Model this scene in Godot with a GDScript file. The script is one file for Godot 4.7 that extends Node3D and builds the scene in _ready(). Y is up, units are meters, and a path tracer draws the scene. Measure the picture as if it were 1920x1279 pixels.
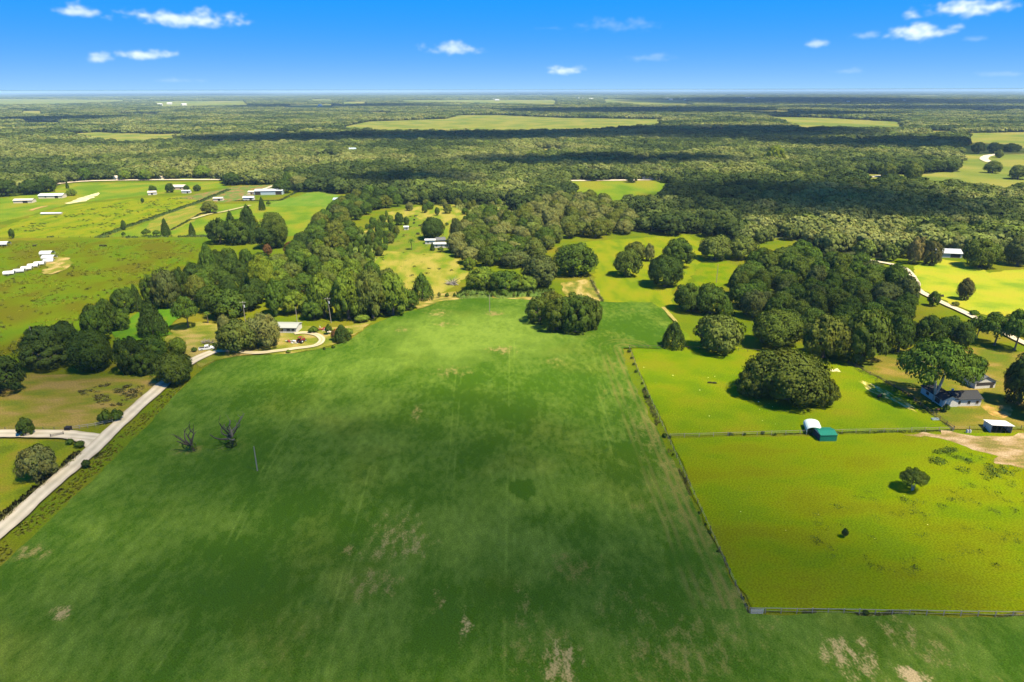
extends Node3D
# A drone's view over Florida pastures: one green field in front, a lane on the left, fenced paddocks on the right, woods to the horizon.
# Ground coordinates are metres on the map: x to the east (right), -z away from the camera; the camera hovers 90 m above the origin.

var rng := RandomNumberGenerator.new()
var used := {}
var M := {}
var crowns := {}
var trunks := {}
var land := FastNoiseLite.new()

# ---------------------------------------------------------------- helpers
func numbered(called: String) -> String:
	var k: int = used.get(called, 0)
	used[called] = k + 1
	return called if k == 0 else "%s_%03d" % [called, k]

func lin(r: float, g: float, b: float) -> Color:      # a real-world base colour as the sRGB value that albedo_color wants
	return Color(r, g, b).linear_to_srgb()

func noise(seed_: int, freq: float, octaves := 4) -> FastNoiseLite:
	var n := FastNoiseLite.new()
	n.seed = seed_
	n.noise_type = FastNoiseLite.TYPE_SIMPLEX_SMOOTH
	n.frequency = freq
	n.fractal_octaves = octaves
	return n

func ramp(stops: Array) -> Gradient:
	var g := Gradient.new()
	var offs := PackedFloat32Array()
	var cols := PackedColorArray()
	for s in stops:
		offs.append(s[0])
		cols.append(s[1])
	g.offsets = offs
	g.colors = cols
	return g

func noise_tex(size: int, seed_: int, freq: float, stops: Array, seamless := true, octaves := 4) -> NoiseTexture2D:
	var t := NoiseTexture2D.new()
	t.width = size
	t.height = size
	t.seamless = seamless
	t.noise = noise(seed_, freq, octaves)
	t.color_ramp = ramp(stops)
	return t

func mat(called: String, c: Color, rough := 0.8, metal := 0.0) -> StandardMaterial3D:
	var m := StandardMaterial3D.new()
	m.resource_name = called
	m.albedo_color = c
	m.roughness = rough
	m.metallic = metal
	m.metallic_specular = 0.3
	return m

func tag(o: Node3D, label: String, category := "", group := "", kind := "") -> void:
	if label != "":
		o.set_meta("label", label)
	if category != "":
		o.set_meta("category", category)
	if group != "":
		o.set_meta("group", group)
	if kind != "":
		o.set_meta("kind", kind)

func thing(called: String, label: String, category: String, at := Vector3.ZERO, turn := 0.0, group := "") -> Node3D:
	var o := Node3D.new()
	o.name = numbered(called)
	o.position = at
	o.rotation.y = turn
	add_child(o, true)
	tag(o, label, category, group)
	return o

func part(called: String, mesh: Mesh, m: Material, parent: Node3D) -> MeshInstance3D:
	var o := MeshInstance3D.new()
	o.name = called
	o.mesh = mesh
	o.material_override = m
	parent.add_child(o, true)
	return o

func solo(called: String, mesh: Mesh, m: Material, label := "", category := "", group := "", kind := "") -> MeshInstance3D:
	var o := MeshInstance3D.new()
	o.name = numbered(called)
	o.mesh = mesh
	o.material_override = m
	add_child(o, true)
	tag(o, label, category, group, kind)
	return o

# a mesh collected by hand
class Geo:
	var v := PackedVector3Array()
	var n := PackedVector3Array()
	var c := PackedColorArray()
	var uv := PackedVector2Array()
	var uv2 := PackedVector2Array()
	var ix := PackedInt32Array()
	var colored := false
	var mapped := false
	func vert(p: Vector3, nn: Vector3, cc := Color.WHITE) -> int:
		v.append(p)
		n.append(nn)
		c.append(cc)
		return v.size() - 1
	func tri(a: int, b: int, d: int) -> void:
		ix.append(a)
		ix.append(b)
		ix.append(d)
	func quad(a: Vector3, b: Vector3, d: Vector3, e: Vector3, cc := Color.WHITE) -> void:   # flat, corners in order round the face, seen clockwise from its front
		var nn := (d - a).cross(b - a).normalized()
		var k := vert(a, nn, cc)
		vert(b, nn, cc)
		vert(d, nn, cc)
		vert(e, nn, cc)
		tri(k, k + 1, k + 2)
		tri(k, k + 2, k + 3)
	func flat(a: Vector3, b: Vector3, d: Vector3, cc := Color.WHITE) -> void:
		var nn := (d - a).cross(b - a).normalized()
		var k := vert(a, nn, cc)
		vert(b, nn, cc)
		vert(d, nn, cc)
		tri(k, k + 1, k + 2)
	func box(t: Transform3D, s: Vector3, cc := Color.WHITE) -> void:      # a box of size s, centred
		var h := s * 0.5
		var p := []
		for k in 8:
			p.append(t * Vector3(h.x if k & 1 else -h.x, h.y if k & 2 else -h.y, h.z if k & 4 else -h.z))
		quad(p[0], p[2], p[3], p[1], cc)
		quad(p[5], p[7], p[6], p[4], cc)
		quad(p[4], p[6], p[2], p[0], cc)
		quad(p[1], p[3], p[7], p[5], cc)
		quad(p[2], p[6], p[7], p[3], cc)
		quad(p[4], p[0], p[1], p[5], cc)
	func at_box(cx: float, cy: float, cz: float, sx: float, sy: float, sz: float, cc := Color.WHITE) -> void:
		box(Transform3D(Basis(), Vector3(cx, cy, cz)), Vector3(sx, sy, sz), cc)
	func tube(path: PackedVector3Array, radii: PackedFloat32Array, sides := 6, cc := Color.WHITE) -> void:
		var base := v.size()
		for k in path.size():
			var d := (path[mini(k + 1, path.size() - 1)] - path[maxi(k - 1, 0)]).normalized()
			var side := d.cross(Vector3.FORWARD if absf(d.z) < 0.9 else Vector3.RIGHT).normalized()
			var up := side.cross(d)
			for s in sides:
				var a := TAU * s / sides
				var o := side * cos(a) + up * sin(a)
				vert(path[k] + o * radii[k], o, cc)
		for k in path.size() - 1:
			for s in sides:
				var a := base + k * sides + s
				var b := base + k * sides + (s + 1) % sides
				tri(a, a + sides, b)
				tri(b, a + sides, b + sides)
		var end := vert(path[path.size() - 1], (path[path.size() - 1] - path[path.size() - 2]).normalized(), cc)
		for s in sides:
			tri(base + (path.size() - 1) * sides + s, end, base + (path.size() - 1) * sides + (s + 1) % sides)
	func blob(at: Vector3, r: Vector3, cc := Color.WHITE, rings := 5, sides := 8) -> void:
		var base := v.size()
		for k in rings + 1:
			var la := PI * k / rings
			for s in sides:
				var a := TAU * s / sides
				var d := Vector3(sin(la) * cos(a), cos(la), sin(la) * sin(a))
				vert(at + d * r, (d / r).normalized(), cc)
		for k in rings:
			for s in sides:
				var a := base + k * sides + s
				var b := base + k * sides + (s + 1) % sides
				tri(a, b, a + sides)
				tri(b, b + sides, a + sides)
	func done() -> ArrayMesh:
		for k in range(0, ix.size(), 3):      # wind every face to the side its normals point to
			var a := ix[k]
			var b := ix[k + 1]
			var d := ix[k + 2]
			if (v[d] - v[a]).cross(v[b] - v[a]).dot(n[a] + n[b] + n[d]) < 0.0:
				ix[k + 1] = d
				ix[k + 2] = b
		var arr := []
		arr.resize(Mesh.ARRAY_MAX)
		arr[Mesh.ARRAY_VERTEX] = v
		arr[Mesh.ARRAY_NORMAL] = n
		if colored:
			arr[Mesh.ARRAY_COLOR] = c
		if mapped:
			arr[Mesh.ARRAY_TEX_UV] = uv
			arr[Mesh.ARRAY_TEX_UV2] = uv2
		arr[Mesh.ARRAY_INDEX] = ix
		var m := ArrayMesh.new()
		m.add_surface_from_arrays(Mesh.PRIMITIVE_TRIANGLES, arr)
		return m

# ---------------------------------------------------------------- fields
func wavy(pts: PackedVector2Array, step: float, jitter: float) -> PackedVector2Array:
	var out := PackedVector2Array()
	for k in pts.size():
		var a := pts[k]
		var b := pts[(k + 1) % pts.size()]
		var m := maxi(1, int(a.distance_to(b) / step))
		for s in m:
			var p := a.lerp(b, float(s) / m)
			p += Vector2(land.get_noise_2d(p.x * 9.0, p.y * 9.0), land.get_noise_2d(p.y * 9.0 + 500.0, p.x * 9.0)) * jitter * 2.0
			out.append(p)
	return out

func sheet_mesh(pts: PackedVector2Array, y: float) -> ArrayMesh:
	var g := Geo.new()
	g.mapped = true
	var lo := pts[0]
	var hi := pts[0]
	for p in pts:
		lo = lo.min(p)
		hi = hi.max(p)
	for p in pts:
		g.vert(Vector3(p.x, y, p.y), Vector3.UP)
		g.uv.append(p)
		g.uv2.append((p - lo) / (hi - lo))
	var t := Geometry2D.triangulate_polygon(pts)
	for k in range(0, t.size(), 3):
		var a := pts[t[k]]
		var b := pts[t[k + 1]]
		var d := pts[t[k + 2]]
		if (b - a).cross(d - a) > 0.0:
			g.tri(t[k], t[k + 1], t[k + 2])
		else:
			g.tri(t[k], t[k + 2], t[k + 1])
	return g.done()

var field_count := 0
func field_mat(called: String, macro: Texture2D, fine := "grass", tile := 14.0) -> StandardMaterial3D:
	var m := mat(called, Color.WHITE, 0.95)
	m.metallic_specular = 0.0
	m.albedo_texture = M[fine]
	m.uv1_scale = Vector3(1.0 / tile, 1.0 / tile, 1)
	m.detail_enabled = true
	m.detail_blend_mode = BaseMaterial3D.BLEND_MODE_MUL
	m.detail_uv_layer = BaseMaterial3D.DETAIL_UV_2
	m.detail_albedo = macro
	m.uv2_scale = Vector3(1, 1, 1)
	return m

# a field: polygon, height of the sheet, its colours from dry to lush (real-world base colours), the size of the mottling in metres
func field(called: String, label: String, pts: PackedVector2Array, cols: Array, y := 0.0, jitter := 1.2, blotch := 30.0, px := 256) -> MeshInstance3D:
	field_count += 1
	var lo := pts[0]
	var hi := pts[0]
	for p in pts:
		lo = lo.min(p)
		hi = hi.max(p)
	var span := maxf(hi.x - lo.x, hi.y - lo.y)
	var stops := []
	for k in cols.size():
		var f: float = 0.22 + 0.56 * k / maxf(1.0, cols.size() - 1)
		stops.append([f, lin(cols[k][0] * 1.3, cols[k][1] * 1.3, cols[k][2] * 1.3)])
	var step := clampf(span / 90.0, 2.0, 400.0)
	var edge := wavy(pts, step, jitter)
	if Geometry2D.triangulate_polygon(edge).is_empty():
		edge = pts
	var mesh := sheet_mesh(edge, y if y > 0.0 else 0.02 + 0.012 * field_count)
	var m := field_mat(called, noise_tex(px, 100 + field_count, 1.0 / (blotch / span * px), stops, false, 5))
	return solo(called, mesh, m, label, "", "", "structure")

# ---------------------------------------------------------------- trees
const TONES := {
	"dark": [0.041, 0.062, 0.014], "deep": [0.055, 0.081, 0.015], "green": [0.064, 0.098, 0.016], "bright": [0.112, 0.146, 0.020], "yellow": [0.142, 0.164, 0.018],
	"olive": [0.098, 0.104, 0.020], "oakg": [0.071, 0.090, 0.017], "oakb": [0.076, 0.087, 0.017], "oakl": [0.098, 0.112, 0.026], "moss": [0.142, 0.138, 0.046], "grey": [0.074, 0.084, 0.028],
	"red": [0.124, 0.060, 0.026], "brown": [0.090, 0.082, 0.030], "tan": [0.165, 0.126, 0.050], "vine": [0.056, 0.076, 0.016]}

func leaf_card(g: Geo, p: Vector3, nn: Vector3, size: float, col: Color) -> void:
	var side := nn.cross(Vector3(rng.randf() - 0.5, rng.randf() - 0.5, rng.randf() - 0.5)).normalized()
	var up := nn.cross(side).normalized()
	var tilt := (nn + Vector3(rng.randf() - 0.5, rng.randf() - 0.3, rng.randf() - 0.5) * 0.7).normalized()
	var a := size * rng.randf_range(0.7, 1.3)
	var b := size * rng.randf_range(0.7, 1.3)
	var lift := nn * size * 0.35
	var k := g.vert(p + side * a - lift * rng.randf(), tilt, col)
	g.vert(p + up * b + lift * rng.randf(), tilt, col)
	g.vert(p - side * a * rng.randf_range(0.6, 1.1) - lift * rng.randf(), tilt, col)
	g.vert(p - up * b * rng.randf_range(0.6, 1.1) + lift * 0.4, tilt, col)
	g.tri(k, k + 1, k + 2)
	g.tri(k, k + 2, k + 3)

# a crown of unit radius and unit height: lobes of leaf clumps spread over the shape, hollow and gappy between them
func crown(shape: String, seed_: int, lobes: int, leaves: int, size: float) -> ArrayMesh:
	rng.seed = seed_
	var g := Geo.new()
	g.colored = true
	var taken := []
	for l in lobes:
		var c := Vector3.ZERO
		var r := 0.25
		var best := -1.0
		for attempt in 7:      # of seven places keep the one farthest from the lobes already there
			var a := rng.randf() * TAU
			var f := (l + rng.randf()) / lobes
			var c0 := Vector3.ZERO
			var r0 := 0.25
			match shape:
				"oak":
					var lat: float = clampf(lerpf(-0.85, 1.0, pow(f, 0.62)) + rng.randf_range(-0.08, 0.08), -0.85, 1.0)
					var ring := sqrt(maxf(0.03, 1.0 - pow(absf(lat), 2.4)))
					var wob := 0.78 + 0.22 * sin(a * 2.0 + seed_) * cos(a + seed_ * 1.7)
					r0 = rng.randf_range(0.15, 0.32) * (1.1 - 0.2 * absf(lat))
					wob *= rng.randf_range(0.86, 1.10)
					c0 = Vector3(cos(a) * ring * (0.80 - r0 * 0.3) * wob, 0.44 + lat * 0.37 * (0.85 + 0.32 * rng.randf()), sin(a) * ring * (0.80 - r0 * 0.3) * wob)
				"thick":
					var lat := lerpf(-0.85, 1.0, f)
					var ring := sqrt(maxf(0.02, 1.0 - pow(absf(lat), 2.1)))
					r0 = rng.randf_range(0.16, 0.32)
					var w2 := 0.74 * rng.randf_range(0.82, 1.12)
					c0 = Vector3(cos(a) * ring * w2, 0.46 + lat * 0.38 + rng.randf_range(-0.07, 0.08), sin(a) * ring * w2)
				"cone":
					var up := f * 0.97
					r0 = lerpf(0.28, 0.13, f) * rng.randf_range(0.85, 1.15)
					var ring := pow(1.0 - up, 0.75) * 0.80
					c0 = Vector3(cos(a) * ring, 0.08 + up * 0.88, sin(a) * ring)
				"pine":
					r0 = rng.randf_range(0.16, 0.27)
					var ring := sqrt(rng.randf()) * 0.8
					c0 = Vector3(cos(a) * ring * 0.85, 0.48 + rng.randf() * 0.44 * (1.15 - ring), sin(a) * ring * 0.85)
				"bush":
					r0 = rng.randf_range(0.25, 0.42)
					var ring := sqrt(f) * 0.62
					c0 = Vector3(cos(a) * ring, 0.30 + 0.42 * (1.0 - ring) * rng.randf_range(0.7, 1.2), sin(a) * ring)
				"spread":
					r0 = rng.randf_range(0.13, 0.24)
					var ring := sqrt(f) * 0.85
					c0 = Vector3(cos(a) * ring, 0.34 + 0.52 * sqrt(maxf(0.0, 1.0 - ring * ring)) * rng.randf_range(0.62, 1.1), sin(a) * ring)
			var room := 9.0
			for q in taken:
				room = minf(room, c0.distance_to(q))
			if room > best:
				best = room
				c = c0
				r = r0
		taken.append(c)
		var tone := rng.randf_range(0.66, 1.34)
		var warm := rng.randf_range(-0.10, 0.12)
		for k in leaves:
			var d := Vector3(rng.randfn(), rng.randfn() * 0.9 + 0.25, rng.randfn()).normalized()
			var outw := Vector3(c.x, (c.y - 0.4) * 1.2, c.z)
			if d.dot(outw) < -0.25 and rng.randf() < 0.75:
				d = d - 2.0 * d.dot(outw.normalized()) * outw.normalized()
			var bump := 1.0 + 0.22 * sin(d.x * 7.0 + l) * sin(d.z * 7.0 + l * 2.0) * sin(d.y * 7.0 + l * 3.0)
			var p := c + Vector3(d.x, d.y * (0.58 if shape != "cone" else 1.0), d.z) * r * bump * rng.randf_range(0.80, 1.04)
			p.y = maxf(p.y, 0.005)
			var nn := (d * 0.8 + outw * 0.35).normalized()
			var v := tone * rng.randf_range(0.62, 1.32)
			leaf_card(g, p, nn, size, Color(v * (1.0 + warm), v, v * (1.0 - warm)))
	return g.done()

func trunk_mesh(shape: String, seed_: int) -> ArrayMesh:     # unit height and unit radius, like its crown
	rng.seed = seed_
	var g := Geo.new()
	var top := 0.86 if shape == "cone" or shape == "pine" else 0.5
	var w := 0.075 if shape != "pine" else 0.045
	if shape == "bush":
		w = 0.05
		top = 0.3
	var lean := Vector3(rng.randf_range(-0.06, 0.06), 0, rng.randf_range(-0.06, 0.06))
	g.tube(PackedVector3Array([Vector3(0, -0.02, 0), Vector3(0, 0.06, 0) + lean * 0.2, Vector3(0, top * 0.5, 0) + lean, Vector3(0, top, 0) + lean * 1.6]), PackedFloat32Array([w * 1.5, w, w * 0.8, w * 0.4]), 7)
	var limbs := 5 if shape in ["oak", "big", "spread"] else 3
	for k in limbs:
		var a := TAU * k / limbs + rng.randf() * 0.8
		var from := Vector3(0, top * rng.randf_range(0.4, 0.7), 0) + lean
		var reach := rng.randf_range(0.45, 0.7) if shape != "cone" else 0.3
		var to := Vector3(cos(a) * reach, minf(0.8, from.y + rng.randf_range(0.15, 0.3)), sin(a) * reach)
		g.tube(PackedVector3Array([from, from.lerp(to, 0.5) + Vector3(0, 0.05, 0), to]), PackedFloat32Array([w * 0.55, w * 0.36, w * 0.15]), 5)
	return g.done()

func tree_mat(tone: String) -> StandardMaterial3D:
	var key := "leaf_" + tone
	if not M.has(key):
		var c: Array = TONES[tone]
		var m := mat(key, lin(c[0] * 1.06, c[1] * 1.18, c[2]), 0.9)
		m.metallic_specular = 0.0
		m.vertex_color_use_as_albedo = true
		m.backlight_enabled = true
		m.backlight = Color(0.52, 0.62, 0.14)
		M[key] = m
	return M[key]

const KIND_NAME := {"oak": "oak_tree", "big": "oak_tree", "stem": "oak_tree", "thick": "broadleaf_tree", "cone": "cedar_tree", "pine": "pine_tree", "bush": "shrub", "palm": "palm_tree", "wood": "broadleaf_tree", "young": "young_tree"}

func make_crowns() -> void:
	for k in 5:
		crowns["oak%d" % k] = crown("oak", 11 + k, 40, 150, 0.036)
	for k in 3:
		crowns["big%d" % k] = crown("oak", 31 + k, 84, 190, 0.025)
		crowns["thick%d" % k] = crown("thick", 51 + k, 38, 150, 0.036)
		crowns["cone%d" % k] = crown("cone", 61 + k, 42, 110, 0.038)
		crowns["bush%d" % k] = crown("bush", 71 + k, 14, 70, 0.085)
	for k in 2:
		crowns["pine%d" % k] = crown("pine", 81 + k, 32, 110, 0.034)
		crowns["stem%d" % k] = crown("spread", 91 + k, 60, 170, 0.026)
	for s in ["oak", "thick", "cone", "pine", "bush", "spread"]:
		trunks[s] = trunk_mesh(s, 5)
	# lighter crowns for the forest that reads as one mass
	for k in 4:
		crowns["mid%d" % k] = crown("oak", 101 + k, 34, 40, 0.075)
	for k in 3:
		crowns["far%d" % k] = crown("oak", 111 + k, 18, 16, 0.17)

func plant(row: Array, index: int) -> void:
	var kind: String = row[0]
	rng.seed = 9000 + index
	var label: String = row[6]
	var group := ("trees of " + label.get_slice(" row of ", 1)) if " row of " in label else ""
	var o := thing(KIND_NAME[kind], label, {"bush": "shrub", "palm": "palm tree"}.get(kind, "tree"), Vector3(row[1], 0, row[2]), rng.randf() * TAU, group)
	var r: float = row[3]
	var h: float = row[4]
	if kind == "palm":
		palm(o, r, h)
		return
	kind = {"wood": "oak", "young": "oak"}.get(kind, kind)
	var n: int = {"oak": 5, "big": 3, "thick": 3, "cone": 3, "bush": 3, "pine": 2, "stem": 2}[kind]
	var shape: String = {"big": "oak", "stem": "spread"}.get(kind, kind)
	var c := part("crown", crowns["%s%d" % [kind, index % n]], tree_mat(row[5]), o)
	c.scale = Vector3(r, h, r * rng.randf_range(0.9, 1.05))
	if kind == "stem":
		return stems(o, r, h)
	var t := part("trunk", trunks[shape], M.pine_bark if kind == "pine" else M.bark, o)
	t.scale = Vector3(r, h, r)

func stems(o: Node3D, r: float, h: float) -> void:
	o.rotation.y = 0.35
	for s in [-1.0, 1.0]:
		var g := Geo.new()
		var p := PackedVector3Array([Vector3(0.1 * s, -0.1, 0), Vector3(0.25 * s, h * 0.14, 0.1), Vector3(r * 0.10 * s, h * 0.36, 0.2 * s), Vector3(r * 0.22 * s, h * 0.62, -0.4 * s)])
		g.tube(p, PackedFloat32Array([r * 0.05, r * 0.036, r * 0.03, r * 0.016]), 8)
		for k in 3:
			var a = k * 2.1 + s
			var from := p[2].lerp(p[3], 0.3 + 0.25 * k)
			g.tube(PackedVector3Array([from, from + Vector3(cos(a) * r * 0.3, h * 0.10, sin(a) * r * 0.3), from + Vector3(cos(a) * r * 0.55, h * 0.16, sin(a) * r * 0.55)]), PackedFloat32Array([r * 0.017, r * 0.012, r * 0.005]), 6)
		part("trunk", g.done(), M.pale_bark, o)

func palm(o: Node3D, r: float, h: float) -> void:
	var g := Geo.new()
	g.tube(PackedVector3Array([Vector3(0, -0.1, 0), Vector3(0.2, h * 0.4, 0), Vector3(0.1, h * 0.86, 0)]), PackedFloat32Array([0.26, 0.18, 0.16]), 7)
	part("trunk", g.done(), M.bark, o)
	for k in 18:
		var f := Geo.new()
		f.colored = true
		var a := k * 2.39996
		var up := 0.75 - 0.06 * k
		var d := Vector3(cos(a), 0, sin(a))
		var side := Vector3(-sin(a), 0, cos(a))
		var last := Vector3(0.1, h * 0.86, 0)
		for s in 4:
			var q := (s + 1) / 4.0
			var p := Vector3(0.1, h * 0.86, 0) + d * r * q + Vector3(0, r * (up * q - 0.9 * q * q), 0)
			var w0 := r * 0.16 * sin(PI * minf(0.98, s / 4.0 + 0.1))
			var w1 := r * 0.16 * sin(PI * minf(0.98, q))
			f.quad(last - side * w0, p - side * w1, p - Vector3(0, w1 * 0.4, 0), last - Vector3(0, w0 * 0.4, 0))
			f.quad(last + side * w0, p + side * w1, p - Vector3(0, w1 * 0.4, 0), last - Vector3(0, w0 * 0.4, 0))
			last = p
		part("frond", f.done(), tree_mat("green"), o)

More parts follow.
